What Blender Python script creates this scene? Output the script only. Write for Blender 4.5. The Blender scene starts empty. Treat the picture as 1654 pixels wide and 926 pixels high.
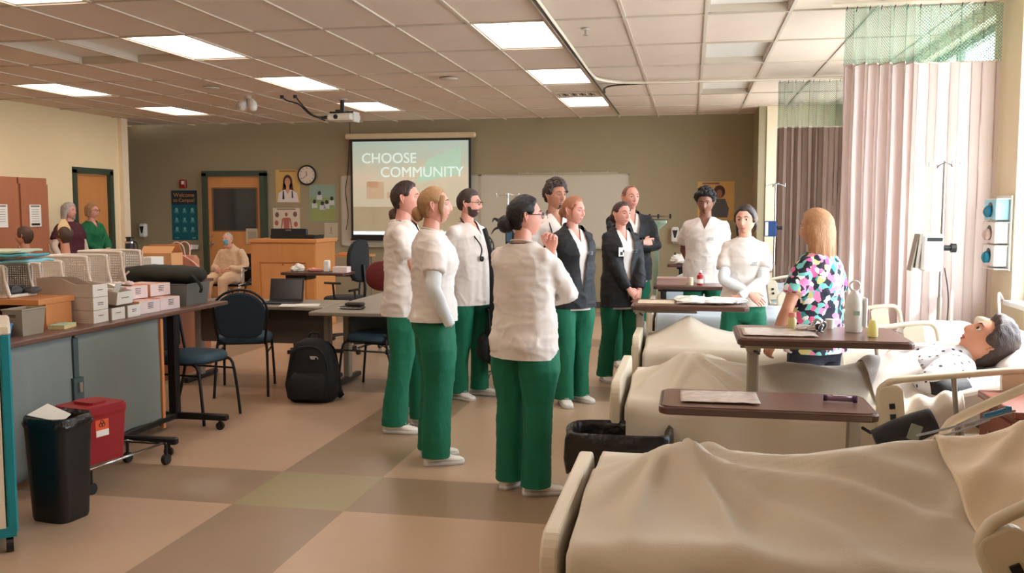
import bpy, bmesh, math, random
import numpy as np
from mathutils import Vector, Matrix, Euler, noise
random.seed(7)
SC = bpy.context.scene
COL = SC.collection
PI = math.pi
R = math.radians
V = Vector

# ---------------------------------------------------------------- camera
cam_d = bpy.data.cameras.new('camera')
cam = bpy.data.objects.new('camera', cam_d); COL.objects.link(cam)
cam_d.sensor_width = 36.0
cam_d.lens = 36.0 * 1495.0 / 1654.0
cam_d.clip_start = 0.05
cam.location = (0, 0, 1.57)
cam.rotation_euler = (R(90) - math.atan(123 / 1495.0), 0, math.atan(288 / 1495.0))
SC.camera = cam
# ---------------------------------------------------------------- look
SC.view_settings.view_transform = 'Standard'
SC.view_settings.look = 'None'
SC.view_settings.gamma = 1.0
SC.view_settings.use_curve_mapping = False
SC.view_settings.exposure = -0.02
# ---------------------------------------------------------------- daylight
world = bpy.data.worlds.new('world'); SC.world = world; world.use_nodes = True
wb = world.node_tree.nodes['Background']
wb.inputs[0].default_value = (0.80, 0.90, 1.0, 1); wb.inputs[1].default_value = 15.0
WX = 2.08            # inner face of the window wall
WIN = [(3.9, 6.58), (7.15, 9.75), (10.95, 13.25)]
WZ0, WZ1 = 0.96, 2.94
for a, b in WIN:
    ld = bpy.data.lights.new('window_daylight', 'AREA'); ld.shape = 'RECTANGLE'
    ld.size = b - a; ld.size_y = WZ1 - WZ0
    ld.cycles.is_portal = True
    lo = bpy.data.objects.new('window_daylight', ld); COL.objects.link(lo)
    lo.location = (WX + 0.22, (a + b) / 2, (WZ0 + WZ1) / 2)
    lo.rotation_euler = (0, R(90), 0)
    lo.rotation_euler = Matrix(((0, 0, 1), (1, 0, 0), (0, 1, 0))).to_euler()
sun_d = bpy.data.lights.new('sun', 'SUN'); sun_d.energy = 9.0; sun_d.angle = R(1.5); sun_d.color = (1.0, 0.95, 0.88)
sun = bpy.data.objects.new('sun', sun_d); COL.objects.link(sun)
sun.rotation_euler = V((-0.55, -0.42, -0.72)).to_track_quat('-Z', 'Y').to_euler()
LAMP = 8.0           # strength of the lit troffers

# ---------------------------------------------------------------- materials
def lin(c):
    c = c / 255.0
    return c / 12.92 if c <= 0.04045 else ((c + 0.055) / 1.055) ** 2.4
def rgb(r, g, b): return (lin(r), lin(g), lin(b), 1.0)
MATS = {}
def mat(name, col, rough=0.6, var=0.08, vscale=6.0, bump=0.0, bscale=60.0, metal=0.0, emit=0.0, stretch=None, spec=None, trans=0.0):
    if name in MATS: return MATS[name]
    m = bpy.data.materials.new(name); m.use_nodes = True
    nt = m.node_tree; N = nt.nodes; L = nt.links
    b = N['Principled BSDF']
    c = rgb(*col)
    tc = N.new('ShaderNodeTexCoord')
    src = tc.outputs['Object']
    if stretch:
        mp = N.new('ShaderNodeMapping'); mp.inputs['Scale'].default_value = stretch
        L.new(src, mp.inputs['Vector']); src = mp.outputs['Vector']
    nz = N.new('ShaderNodeTexNoise'); nz.inputs['Scale'].default_value = vscale; nz.inputs['Detail'].default_value = 3.0
    L.new(src, nz.inputs['Vector'])
    mx = N.new('ShaderNodeMix'); mx.data_type = 'RGBA'
    mx.inputs[6].default_value = tuple(x * (1 - var) for x in c[:3]) + (1,)
    mx.inputs[7].default_value = tuple(min(1, x * (1 + var)) for x in c[:3]) + (1,)
    L.new(nz.outputs['Fac'], mx.inputs[0]); L.new(mx.outputs[2], b.inputs['Base Color'])
    b.inputs['Roughness'].default_value = rough
    b.inputs['Metallic'].default_value = metal
    if spec is not None: b.inputs['Specular IOR Level'].default_value = spec
    if emit:
        L.new(mx.outputs[2], b.inputs['Emission Color']); b.inputs['Emission Strength'].default_value = emit
    if bump:
        n2 = N.new('ShaderNodeTexNoise'); n2.inputs['Scale'].default_value = bscale; n2.inputs['Detail'].default_value = 2.0
        L.new(src, n2.inputs['Vector'])
        bp = N.new('ShaderNodeBump'); bp.inputs['Strength'].default_value = bump; bp.inputs['Distance'].default_value = 0.01
        L.new(n2.outputs['Fac'], bp.inputs['Height']); L.new(bp.outputs['Normal'], b.inputs['Normal'])
    if trans:
        tr = N.new('ShaderNodeBsdfTranslucent'); L.new(mx.outputs[2], tr.inputs['Color'])
        ms = N.new('ShaderNodeMixShader'); ms.inputs[0].default_value = trans
        L.new(b.outputs[0], ms.inputs[1]); L.new(tr.outputs[0], ms.inputs[2])
        L.new(ms.outputs[0], N['Material Output'].inputs['Surface'])
    MATS[name] = m
    return m

# ---------------------------------------------------------------- mesh builder
class MB:
    def __init__(s): s.v = []; s.f = []; s.m = []
    def add(s, vs, fs, m=0):
        o = len(s.v); s.v += [tuple(p) for p in vs]
        s.f += [tuple(i + o for i in q) for q in fs]; s.m += [m] * len(fs); return s
    def add_mb(s, o, T=None, m=None):
        vs = o.v if T is None else [tuple(T @ V(p)) for p in o.v]
        k = len(s.v); s.v += vs; s.f += [tuple(i + k for i in q) for q in o.f]
        s.m += o.m if m is None else [m] * len(o.f); return s
    def box(s, c, d, m=0, T=None, ch=0.0):
        """box with centre c, size d, optionally chamfered by ch along its vertical and horizontal edges"""
        x, y, z = d[0] / 2, d[1] / 2, d[2] / 2
        if ch <= 0:
            vs = [(sx * x, sy * y, sz * z) for sz in (-1, 1) for sy in (-1, 1) for sx in (-1, 1)]
            fs = [(0, 2, 3, 1), (4, 5, 7, 6), (0, 1, 5, 4), (2, 6, 7, 3), (0, 4, 6, 2), (1, 3, 7, 5)]
        else:
            ch = min(ch, x * .9, y * .9, z * .9)
            def ring(zz, k):
                a, b = x - k, y - k
                e = ch if k == 0 else ch * .6
                return [(a, b - e, zz), (a - e, b, zz), (-a + e, b, zz), (-a, b - e, zz), (-a, -b + e, zz), (-a + e, -b, zz), (a - e, -b, zz), (a, -b + e, zz)]
            vs = ring(-z, ch) + ring(-z + ch, 0) + ring(z - ch, 0) + ring(z, ch)
            fs = [tuple(range(7, -1, -1))[::1], tuple(range(24, 32))]
            for r in range(3):
                for i in range(8):
                    a = r * 8 + i; b = r * 8 + (i + 1) % 8
                    fs.append((a, b, b + 8, a + 8))
        C_ = V(c)
        vs = [V(p) for p in vs]
        if T is not None: vs = [T @ p for p in vs]
        return s.add([p + C_ for p in vs], fs, m)
    def loft(s, rings, m=0, cap=True, closed=True):
        n = len(rings[0]); vs = [p for r in rings for p in r]; fs = []
        for k in range(len(rings) - 1):
            for i in range(n if closed else n - 1):
                a = k * n + i; b = k * n + (i + 1) % n
                fs.append((a, b, b + n, a + n))
        if cap and closed:
            fs.append(tuple(range(n - 1, -1, -1))); fs.append(tuple(range((len(rings) - 1) * n, len(rings) * n)))
        return s.add(vs, fs, m)
    def zloft(s, rs, n=20, m=0, cap=True, p=2.0):
        """rs: (z, rx, ry, cx, cy) rings; p>2 gives squarer sections"""
        rings = []
        for q in rs:
            z, rx, ry = q[0], q[1], q[2]; cx = q[3] if len(q) > 3 else 0; cy = q[4] if len(q) > 4 else 0
            r = []
            for i in range(n):
                t = 2 * PI * i / n; c_, s_ = math.cos(t), math.sin(t)
                r.append((cx + rx * math.copysign(abs(c_) ** (2 / p), c_), cy + ry * math.copysign(abs(s_) ** (2 / p), s_), z))
            rings.append(r)
        return s.loft(rings, m, cap)
    def tube(s, pts, rad, n=10, m=0, round_=True, ref=None, smooth=0):
        pts = [V(p) for p in pts]
        if not isinstance(rad, (list, tuple)): rad = [rad] * len(pts)
        rad = [r if isinstance(r, (list, tuple)) else (r, r) for r in rad]
        if smooth:
            P2, R2 = [], []
            for i in range(len(pts) - 1):
                p0 = pts[max(i - 1, 0)]; p1 = pts[i]; p2 = pts[i + 1]; p3 = pts[min(i + 2, len(pts) - 1)]
                for k in range(smooth):
                    t = k / smooth
                    P2.append(.5 * ((2 * p1) + (p2 - p0) * t + (2 * p0 - 5 * p1 + 4 * p2 - p3) * t * t + (3 * p1 - p0 - 3 * p2 + p3) * t ** 3))
                    R2.append(tuple(rad[i][j] * (1 - t) + rad[i + 1][j] * t for j in (0, 1)))
            P2.append(pts[-1]); R2.append(rad[-1]); pts, rad = P2, R2
        T = []
        for i in range(len(pts)):
            d = pts[min(i + 1, len(pts) - 1)] - pts[max(i - 1, 0)]
            T.append(d.normalized() if d.length > 1e-9 else V((0, 0, 1)))
        u = V(ref) if ref else (V((1, 0, 0)) if abs(T[0].x) < .8 else V((0, 1, 0)))
        rings = []
        def ring(p, t, u, a, b):
            w = t.cross(u).normalized()
            return [tuple(p + u * (a * math.cos(2 * PI * i / n)) + w * (b * math.sin(2 * PI * i / n))) for i in range(n)]
        for i, p in enumerate(pts):
            t = T[i]; u = (u - t * u.dot(t))
            u = u.normalized() if u.length > 1e-6 else t.orthogonal().normalized()
            a, b = rad[i]
            if round_ and i == 0:
                for k in (0.25, .65): rings.append(ring(p - t * min(a, b) * math.cos(k * PI / 2) * .8, t, u, a * math.sin(k * PI / 2), b * math.sin(k * PI / 2)))
            rings.append(ring(p, t, u, a, b))
            if round_ and i == len(pts) - 1:
                for k in (0.65, .25): rings.append(ring(p + t * min(a, b) * math.cos(k * PI / 2) * .8, t, u, a * math.sin(k * PI / 2), b * math.sin(k * PI / 2)))
        return s.loft(rings, m)
    def cyl(s, c, r, h, n=16, m=0, r2=None, axis='z'):
        r2 = r if r2 is None else r2
        o = len(s.v)
        rings = []
        for z, q in ((-h / 2, r), (h / 2, r2)):
            ring = []
            for i in range(n):
                a = 2 * PI * i / n; x, y = q * math.cos(a), q * math.sin(a)
                p = {'z': (x, y, z), 'x': (z, x, y), 'y': (y, z, x)}[axis]
                ring.append((p[0] + c[0], p[1] + c[1], p[2] + c[2]))
            rings.append(ring)
        return s.loft(rings, m)
    def ball(s, c, r, m=0, nu=12, nv=8, T=None):
        r = r if isinstance(r, (list, tuple)) else (r, r, r)
        rings = []
        for j in range(nv + 1):
            ph = -PI / 2 + PI * (j + .0) / nv
            ph = max(-PI / 2 + .08, min(PI / 2 - .08, ph))
            ring = []
            for i in range(nu):
                t = 2 * PI * i / nu
                p = V((r[0] * math.cos(ph) * math.cos(t), r[1] * math.cos(ph) * math.sin(t), r[2] * math.sin(ph)))
                if T is not None: p = T @ p
                ring.append(tuple(p + V(c)))
            rings.append(ring)
        return s.loft(rings, m)
    def prism(s, poly, z0, z1, m=0):
        n = len(poly)
        vs = [(x, y, z0) for x, y in poly] + [(x, y, z1) for x, y in poly]
        fs = [tuple(range(n - 1, -1, -1)), tuple(range(n, 2 * n))] + [(i, (i + 1) % n, (i + 1) % n + n, i + n) for i in range(n)]
        return s.add(vs, fs, m)
    def grid(s, fn, nu, nv, m=0):
        vs = [fn(i / nu, j / nv) for j in range(nv + 1) for i in range(nu + 1)]
        fs = [(j * (nu + 1) + i, j * (nu + 1) + i + 1, (j + 1) * (nu + 1) + i + 1, (j + 1) * (nu + 1) + i) for j in range(nv) for i in range(nu)]
        return s.add(vs, fs, m)
    def xf(s, T): s.v = [tuple(T @ V(p)) for p in s.v]; return s
    def build(s, name, mats, parent=None, smooth=False, loc=None, solid=0.0, recalc=True):
        me = bpy.data.meshes.new(name)
        me.from_pydata(s.v, [], s.f)
        mats = mats if isinstance(mats, (list, tuple)) else [mats]
        for m in mats: me.materials.append(m)
        if len(mats) > 1: me.polygons.foreach_set('material_index', s.m)
        if recalc:
            b = bmesh.new(); b.from_mesh(me); bmesh.ops.recalc_face_normals(b, faces=b.faces); b.to_mesh(me); b.free()
        if smooth: me.polygons.foreach_set('use_smooth', [True] * len(me.polygons))
        me.update()
        return link(name, me, parent, loc, solid)
def link(name, me, parent=None, loc=None, solid=0.0):
    o = bpy.data.objects.new(name, me); COL.objects.link(o)
    if parent is not None: o.parent = parent
    if loc is not None: o.location = loc
    if solid:
        md = o.modifiers.new('thickness', 'SOLIDIFY'); md.thickness = solid; md.offset = -1
    return o
def RZ(a): return Matrix.Rotation(a, 4, 'Z')
def RX(a): return Matrix.Rotation(a, 4, 'X')
def RY(a): return Matrix.Rotation(a, 4, 'Y')
def TR(x, y, z): return Matrix.Translation((x, y, z))
def tag(o, label, cat, group=None, kind=None):
    o['label'] = label; o['category'] = cat
    if group: o['group'] = group
    if kind: o['kind'] = kind
    return o
def thing(name, label, cat, loc=(0, 0, 0), rz=0.0, group=None):
    o = bpy.data.objects.new(name, None); COL.objects.link(o); o.empty_display_size = .1
    o.location = loc; o.rotation_euler = (0, 0, rz)
    return tag(o, label, cat, group)
def struct(name, mb, m, parent=None, smooth=False):
    o = mb.build(name, m, parent, smooth)
    o['kind'] = 'structure'
    return o
def dup(root, loc, rz, label, group=None):
    r = root.copy(); COL.objects.link(r); r.location = loc; r.rotation_euler = (0, 0, rz); r['label'] = label
    if group: r['group'] = group
    for ch in list(root.children):
        c = ch.copy(); COL.objects.link(c); c.parent = r
        for g in list(ch.children):
            d = g.copy(); COL.objects.link(d); d.parent = c
    return r
def smooth_edges(o, ang=35):
    me = o.data
    me.polygons.foreach_set('use_smooth', [True] * len(me.polygons))
    b = bmesh.new(); b.from_mesh(me)
    for e in b.edges:
        if len(e.link_faces) == 2 and e.calc_face_angle(0) > R(ang): e.smooth = False
    b.to_mesh(me); b.free()
    return o
def remesh(mb, vox, smooth_it=4, fac=.6):
    """fuse overlapping closed shapes into one continuous surface; returns (verts Nx3, faces)"""
    me = bpy.data.meshes.new('tmp'); me.from_pydata(mb.v, [], mb.f)
    b = bmesh.new(); b.from_mesh(me); bmesh.ops.recalc_face_normals(b, faces=b.faces); b.to_mesh(me); b.free()
    o = bpy.data.objects.new('tmp', me); COL.objects.link(o)
    md = o.modifiers.new('r', 'REMESH'); md.mode = 'VOXEL'; md.voxel_size = vox
    if smooth_it:
        sm = o.modifiers.new('s', 'SMOOTH'); sm.iterations = smooth_it; sm.factor = fac
    dg = bpy.context.evaluated_depsgraph_get()
    ev = o.evaluated_get(dg); m2 = bpy.data.meshes.new_from_object(ev)
    n = len(m2.vertices); co = np.empty(n * 3); m2.vertices.foreach_get('co', co); co = co.reshape(-1, 3)
    nr = np.empty(n * 3); m2.vertices.foreach_get('normal', nr); nr = nr.reshape(-1, 3)
    idx = np.empty(len(m2.loops), dtype=np.int64); m2.loops.foreach_get('vertex_index', idx)
    st = [p.loop_start for p in m2.polygons]; tt = [p.loop_total for p in m2.polygons]
    fs = [tuple(int(i) for i in idx[a:a + t]) for a, t in zip(st, tt)]
    bpy.data.objects.remove(o); bpy.data.meshes.remove(me); bpy.data.meshes.remove(m2)
    return co, nr, fs
def folds(co, nr, amp, f, seed, ridge=0.0):
    """push vertices along their normals to make cloth folds"""
    out = co.copy(); off = V((seed * 3.1, seed * 1.7, seed * 5.3))
    for i in range(len(co)):
        p = V((co[i][0] * f[0], co[i][1] * f[1], co[i][2] * f[2])) + off
        zz = co[i][2]; c2 = noise.noise(V((co[i][0] * 5 + seed, co[i][1] * 5, zz * 17 + 2 * co[i][0]))); c3 = noise.noise(V((co[i][0] * 17, co[i][1] * 17 + seed, zz * 2.2)))
        a = noise.noise(p); r = max(0.0, 1 - abs(noise.noise(p * 1.5)) * 5); r2 = max(0.0, 1 - abs(c2) * 6)
        out[i] += nr[i] * max(-.006, amp * .6 * a + ridge * r * .6 * max(0.0, .5 + a) + ridge * .35 * r2 + amp * .35 * c3)
    return out
def bevel_obj(o, w=.004, seg=2):
    md = o.modifiers.new('bevel', 'BEVEL'); md.width = w; md.segments = seg; md.limit_method = 'ANGLE'; md.angle_limit = R(40)
    return o
def text(name, s, size, loc, rot, m, parent=None, align='CENTER', ext=.0006):
    c = bpy.data.curves.new(name, 'FONT'); c.body = s; c.size = size; c.align_x = align; c.align_y = 'CENTER'; c.extrude = ext
    c.materials.append(m)
    o = bpy.data.objects.new(name, c); COL.objects.link(o); o.location = loc; o.rotation_euler = rot
    me = bpy.data.meshes.new_from_object(o.evaluated_get(bpy.context.evaluated_depsgraph_get())); me.name = name
    if not len(me.materials): me.materials.append(m)
    bpy.data.objects.remove(o); o = link(name, me, parent); o.location = loc; o.rotation_euler = rot
    return o
# ================================================================ materials shared
M_ceil = mat('ceiling_tile', (226, 208, 192), .9, .05, 3, .35, 180)
M_grid = mat('grid_white', (206, 192, 176), .6, .03)
M_green = mat('wall_olive', (158, 144, 114), .8, .04, 2)
M_cream = mat('wall_cream', (238, 218, 176), .8, .03, 2)
M_rwall = mat('wall_pale', (226, 210, 180), .8, .03, 2)
M_frameG = mat('door_frame_green', (58, 72, 58), .5, .05)
M_maple = mat('maple_wood', (205, 140, 82), .45, .12, 3, 0, 0, stretch=(3, 3, .5))
M_oak = mat('oak_wood', (214, 142, 84), .5, .10, 4, stretch=(2, 2, .4))
M_cab = mat('cabinet_wood', (172, 108, 76), .45, .10, 3, stretch=(3, 3, .4))
M_walnut = mat('dark_laminate', (84, 56, 46), .33, .18, 5, stretch=(1, 8, 1))
M_black = mat('black_plastic', (22, 22, 24), .45, .1)
M_dark = mat('dark_metal', (34, 33, 34), .4, .1, metal=.3)
M_chrome = mat('chrome', (190, 190, 190), .22, .03, metal=1)
M_steel = mat('painted_steel', (150, 140, 126), .4, .05, metal=.2)
M_white = mat('white_plastic', (228, 226, 220), .45, .03)
M_ivory = mat('ivory_plastic', (220, 208, 184), .42, .04)
M_paper = mat('paper', (236, 232, 222), .8, .02)
M_sheetC = mat('linen_beige', (214, 203, 184), .85, .05, 5, .12, 250)
M_sheetW = mat('linen_white', (226, 216, 206), .85, .04, 5, .12, 250)
M_cream_l = mat('linen_cream', (236, 218, 190), .85, .05, 5, .12, 250)
M_pillow = mat('pillow_white', (238, 232, 226), .85, .03)
M_teal = mat('teal_plastic', (12, 128, 140), .4, .05)
M_red = mat('sharps_red', (150, 20, 30), .4, .05)
M_rubber = mat('rubber', (30, 30, 30), .7, .05)
M_glassy = None

# ================================================================ floor
F_field = mat('vinyl_field', (190, 160, 132), .30, .05, 5, .02, 60, spec=.45)
F_band = mat('vinyl_band', (152, 128, 102), .30, .05, 5, .02, 60, spec=.45)
F_green = mat('vinyl_green', (158, 146, 108), .30, .05, 5, .02, 60, spec=.45)
mb = MB(); mb.box((-3.96, 7.0, -.06), (12.12, 16.2, .08))
floor = struct('floor', mb, F_field)
X0, X1, Y0, Y1 = -10.0, WX, -1.0, 14.85
def bands(lo, hi, start, w=.63, per=3.05):
    """alternating (a, b, is_band) intervals that tile lo..hi"""
    out = []; k = math.floor((lo - start) / per) - 1; p = lo
    while p < hi - 1e-6:
        s = start + k * per; e = s + w
        if e <= p + 1e-6: k += 1; continue
        if s > p + 1e-6: out.append((p, min(s, hi), 0)); p = min(s, hi)
        else: out.append((p, min(e, hi), 1)); p = min(e, hi); k += 1
    return out
for a, b, bx in bands(X0, X1, -2.39):
    for c, d, by in bands(Y0, Y1, 4.48):
        t = MB(); t.box(((a + b) / 2, (c + d) / 2, -.01), (b - a, d - c, .02))
        t.build('floor_tile', F_green if bx and by else F_band if bx or by else F_field, floor)
# ================================================================ walls
CE = 3.04
def wallbox(name, x0, x1, y0, y1, z0, z1, m):
    q = MB(); q.box(((x0 + x1) / 2, (y0 + y1) / 2, (z0 + z1) / 2), (x1 - x0, y1 - y0, z1 - z0)); return struct(name, q, m)
# back wall with a doorway
bw = MB()
def sl(mb, x0, x1, y0, y1, z0, z1, m=0): mb.box(((x0 + x1) / 2, (y0 + y1) / 2, (z0 + z1) / 2), (x1 - x0, y1 - y0, z1 - z0), m)
sl(bw, -10.2, -8.27, 14.85, 15.0, 0, CE + .3); sl(bw, -7.13, 1.0, 14.85, 15.0, 0, CE + .3); sl(bw, -8.27, -7.13, 14.85, 15.0, 2.2, CE + .3)
struct('wall_back', bw, M_green)
wallbox('wall_left_far', -10.2, -10.05, 13.6, 15.0, 0, CE + .3, M_green)
# left wall with doorway Y 12.36..13.16
lw = MB()
sl(lw, -9.15, -9.0, -1.1, 12.34, 0, CE + .3); sl(lw, -9.15, -9.0, 13.24, 13.58, 0, CE + .3); sl(lw, -9.15, -9.0, 12.34, 13.24, 2.2, CE + .3)
sl(lw, -10.2, -9.0, 13.50, 13.6, 0, CE + .3)
struct('wall_left', lw, M_cream)
q = MB(); sl(q, -9.02, -8.93, 13.46, 13.62, 0, CE); struct('trim_1', q, mat('corner_guard', (246, 226, 196), .6))
# front-facing pale wall past the olive one, and its reveal
wallbox('wall_right_far', 1.04, WX + .3, 13.7, 13.85, 0, CE + .3, M_rwall)
wallbox('wall_right_return', .93, 1.06, 13.72, 14.87, 0, CE + .3, M_green)
wallbox('wall_front', -9.2, WX + .3, -1.1, -1.0, 0, CE + .3, M_cream)
# window wall: solid around four windows
rw = MB(); T_ = .22
sl(rw, WX, WX + T_, -1.1, 14.0, -.02, WZ0); sl(rw, WX, WX + T_, -1.1, 14.0, WZ1, CE + .3)
ys = [-1.1] + [v for w in WIN for v in w] + [14.0]
for i in range(0, len(ys), 2): sl(rw, WX, WX + T_, ys[i], ys[i + 1], WZ0, WZ1)
struct('wall_right', rw, M_rwall)
M_win = mat('window_frame', (120, 116, 108), .5, .04)
mg = bpy.data.materials.new('window_glass'); mg.use_nodes = True
nt = mg.node_tree; nt.nodes.clear()
o_ = nt.nodes.new('ShaderNodeOutputMaterial'); tr = nt.nodes.new('ShaderNodeBsdfTransparent'); gl = nt.nodes.new('ShaderNodeBsdfGlossy'); gl.inputs['Roughness'].default_value = .02
fr = nt.nodes.new('ShaderNodeFresnel'); fr.inputs['IOR'].default_value = 1.3
mx = nt.nodes.new('ShaderNodeMixShader'); mx.inputs[0].default_value = .07; nt.links.new(tr.outputs[0], mx.inputs[1]); nt.links.new(gl.outputs[0], mx.inputs[2]); nt.links.new(mx.outputs[0], o_.inputs[0])
for i, (a, b) in enumerate(WIN):
    f = MB(); x = WX + .12
    for yy in (a + .03, (a + b) / 2, b - .03): f.box((x, yy, (WZ0 + WZ1) / 2), (.06, .06, WZ1 - WZ0))
    for zz in (WZ0 + .03, WZ0 + .62, WZ1 - .03): f.box((x, (a + b) / 2, zz), (.055, b - a, .06))
    w = struct('window_%d' % (i + 1), f, M_win)
    for c_, d_ in ((a, (a + b) / 2), ((a + b) / 2, b)):
        g = MB(); g.box((x, (c_ + d_) / 2, (WZ0 + WZ1) / 2), (.008, d_ - c_ - .06, WZ1 - WZ0 - .1)); g.build('pane', mg, w)
    s_ = MB(); s_.box((WX - .02 + .07, (a + b) / 2, WZ0 + .005), (.2, b - a, .03)); s_.build('window_sill', M_white, w)
# baseboards
M_base = mat('rubber_base', (70, 62, 54), .6)
for nm, a in (('baseboard_back', (-7.1, .93, 14.83, 14.85)), ('baseboard_back_left', (-10.05, -8.3, 14.83, 14.85)), ('baseboard_left', (-9.0, -8.98, -1, 12.3)), ('baseboard_right', (WX - .02, WX, -1, 13.7)), ('baseboard_right_far', (1.04, WX, 13.68, 13.7))):
    q = MB(); sl(q, a[0], a[1], a[2], a[3], 0, .1); struct(nm, q, M_base)
# ground outside, seen only through the panes
q = MB(); q.box((22, 7, -.5), (39, 60, .2)); struct('ground', q, mat('outside_paving', (196, 196, 190), .9))

# ================================================================ ceiling
GX0 = .09 - .61 * 17; GY0 = 7.22 - 1.22 * 3
q = MB(); q.box((-3.96, 1.0, CE + .05), (12.4, 5.32, .1)); q.box((-3.96, 9.0, CE + .45), (12.4, 12.0, .1))
ceiling = struct('ceiling', q, M_ceil)
lit = {}
cells = set(); 
nx = 21; ny = 10
def cellx(x): return int(round((x - GX0) / .61))
LIT = []
for cx, lab in ((-4.79, 'second row from the board wall'), (-1.74, 'row by the curtain track'), (-7.84, 'row by the left wall')):
    for cy in (7.22, 9.64, 12.06):
        LIT.append((cx, cy))
LIT += [(-4.79, 4.78), (-1.74, 4.78), (-7.84, 4.78)]
REAR_FILL = [(-4.79, 2.3), (-1.74, 2.3), (-4.79, -.14), (-1.74, -.14)]  # unseen ceiling lights, added to throw front light on people and near bed
UNLIT = [(.09, 6.0), (.09, 8.44), (.09, 10.88), (-6.01, 8.44 - 1.22), (-5.40, 8.44 - 1.22)]
busy = set()
for x, y in LIT + UNLIT: busy.add((round((x - GX0) / .61), round((y - GY0) / 1.22)))
tm = MB(); tm.box((0, 0, 0), (.592, 1.20, .016)); tme = None
sagm = None
for i in range(-1, nx):
    for j in range(ny):
        if (i, j) in busy: continue
        x = GX0 + .61 * i + .305; y = GY0 + 1.22 * j + .61
        if x < -10.2 or x - .3 > WX + .1 or y > 14.9: continue
        if x < -9.3 and y < 12.9: continue
        if tme is None:
            o = tm.build('ceiling_tile', M_ceil, ceiling); tme = o.data
        else: o = link('ceiling_tile', tme, ceiling)
        o.location = (x, y, CE + .008)
        o.rotation_euler = (R(random.uniform(-.12, .12)), R(random.uniform(-.25, .25)), 0)
g = MB()
for i in range(-1, nx + 1):
    x = GX0 + .61 * i
    if -10.2 < x < WX: g.box((x, 9.2, CE - .002), (.026, 12.2, .018))
for j in range(ny + 1):
    y = GY0 + 1.22 * j
    if y < 14.9: g.box(((-9.1 + WX) / 2 if y < 13 else -3.96, y, CE - .003), (WX + 9.2 if y < 13 else 12.3, .026, .018))
g.build('ceiling_grid', M_grid, ceiling)
# diffuser that gives light
M_lamp = bpy.data.materials.new('troffer_light'); M_lamp.use_nodes = True
b = M_lamp.node_tree.nodes['Principled BSDF']; b.inputs['Base Color'].default_value = (.9, .9, .9, 1)
b.inputs['Emission Color'].default_value = (1.0, .88, .79, 1); b.inputs['Emission Strength'].default_value = LAMP
M_off = mat('diffuser_off', (236, 232, 226), .4, .02)
WH = {(-7.84): 'above the wood cabinets side', (-4.79): 'in the middle row', (-1.74): 'beside the curtain track'}
RW = {4.78: 'closest overhead', 7.22: 'first in the row', 9.64: 'second in the row', 12.06: 'third in the row'}
for x, y in LIT + UNLIT + REAR_FILL:
    on = (x, y) in LIT + REAR_FILL
    if (x, y) in REAR_FILL: lb = 'added surface light behind the camera, %s' % {(-4.79, 2.3): 'near and over the aisle', (-1.74, 2.3): 'near and by the beds', (-4.79, -.14): 'far back over the aisle', (-1.74, -.14): 'far back by the beds'}[(x, y)]
    elif on: lb = 'lit ceiling troffer %s, %s' % (WH[x], RW[y])
    else: lb = {(.09, 6.0): 'unlit recessed ceiling troffer over the near beds', (.09, 8.44): 'unlit recessed ceiling troffer in front of the cross curtain track',
                (.09, 10.88): 'unlit recessed ceiling troffer beyond the cross curtain track', (-6.01, 7.22): 'unlit recessed ceiling troffer, the outer of two side by side', (-5.40, 7.22): 'unlit recessed ceiling troffer beside the first lit one of the middle row'}[(x, y)]
    t = thing('ceiling_light', lb, 'light', (x + .305, y + .61, CE - (.06 if (x, y) in REAR_FILL else 0)), 0, 'ceiling troffers')
    f = MB(); hh = .07 if not on else .03
    for s in (-1, 1):
        f.box((s * .288, 0, hh / 2), (.018, 1.19, hh)); f.box((0, s * .586, hh / 2), (.592, .018, hh))
    f.box((0, 0, hh + .01), (.592, 1.19, .01)); f.build('frame', M_grid, t)
    d = MB(); d.box((0, 0, hh - .01), (.556, 1.15, .01)); d.build('diffuser', M_lamp if on else M_off, t)
# vent beside the third lit troffer
t = thing('ceiling_vent', 'slotted white air vent just before the third lit troffer by the curtain track', 'vent', (-1.42, 11.72, CE))
f = MB()
for s in (-1, 1): f.box((s * .26, 0, -.012), (.02, .28, .02)); f.box((0, s * .14, -.012), (.54, .02, .02))
f.build('frame', M_grid, t)
for k in range(9):
    s_ = MB(); s_.box((-.22 + k * .055, 0, -.012), (.018, .26, .016), T=RY(R(30))); s_.build('slat', M_dark if k % 2 else M_grid, t)
# sprinklers and round things on the ceiling
def sprinkler(x, y, lb):
    t = thing('sprinkler', lb, 'sprinkler', (x, y, CE - .012)); q = MB(); q.cyl((0, 0, 0), .035, .01); q.build('escutcheon', M_grid, t)
    q = MB(); q.cyl((0, 0, -.02), .008, .04); q.cyl((0, 0, -.045), .022, .004, 10); q.build('head', M_chrome, t)
sprinkler(-.86, 7.6, 'ceiling sprinkler right of the curtain track near the front')
def disc(x, y, lb):
    q = MB(); q.cyl((0, 0, -.01), .1, .014, 20); q.cyl((0, 0, -.02), .06, .012, 20, r2=.09); o = q.build('smoke_detector', M_grid, None, loc=(x, y, CE - .008)); tag(o, lb, 'detector')
disc(-2.66, 10.09, 'round detector on the ceiling between middle lights and curtain track'); disc(-5.64, 10.3, 'round detector on the ceiling left of the middle row of lights')
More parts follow.
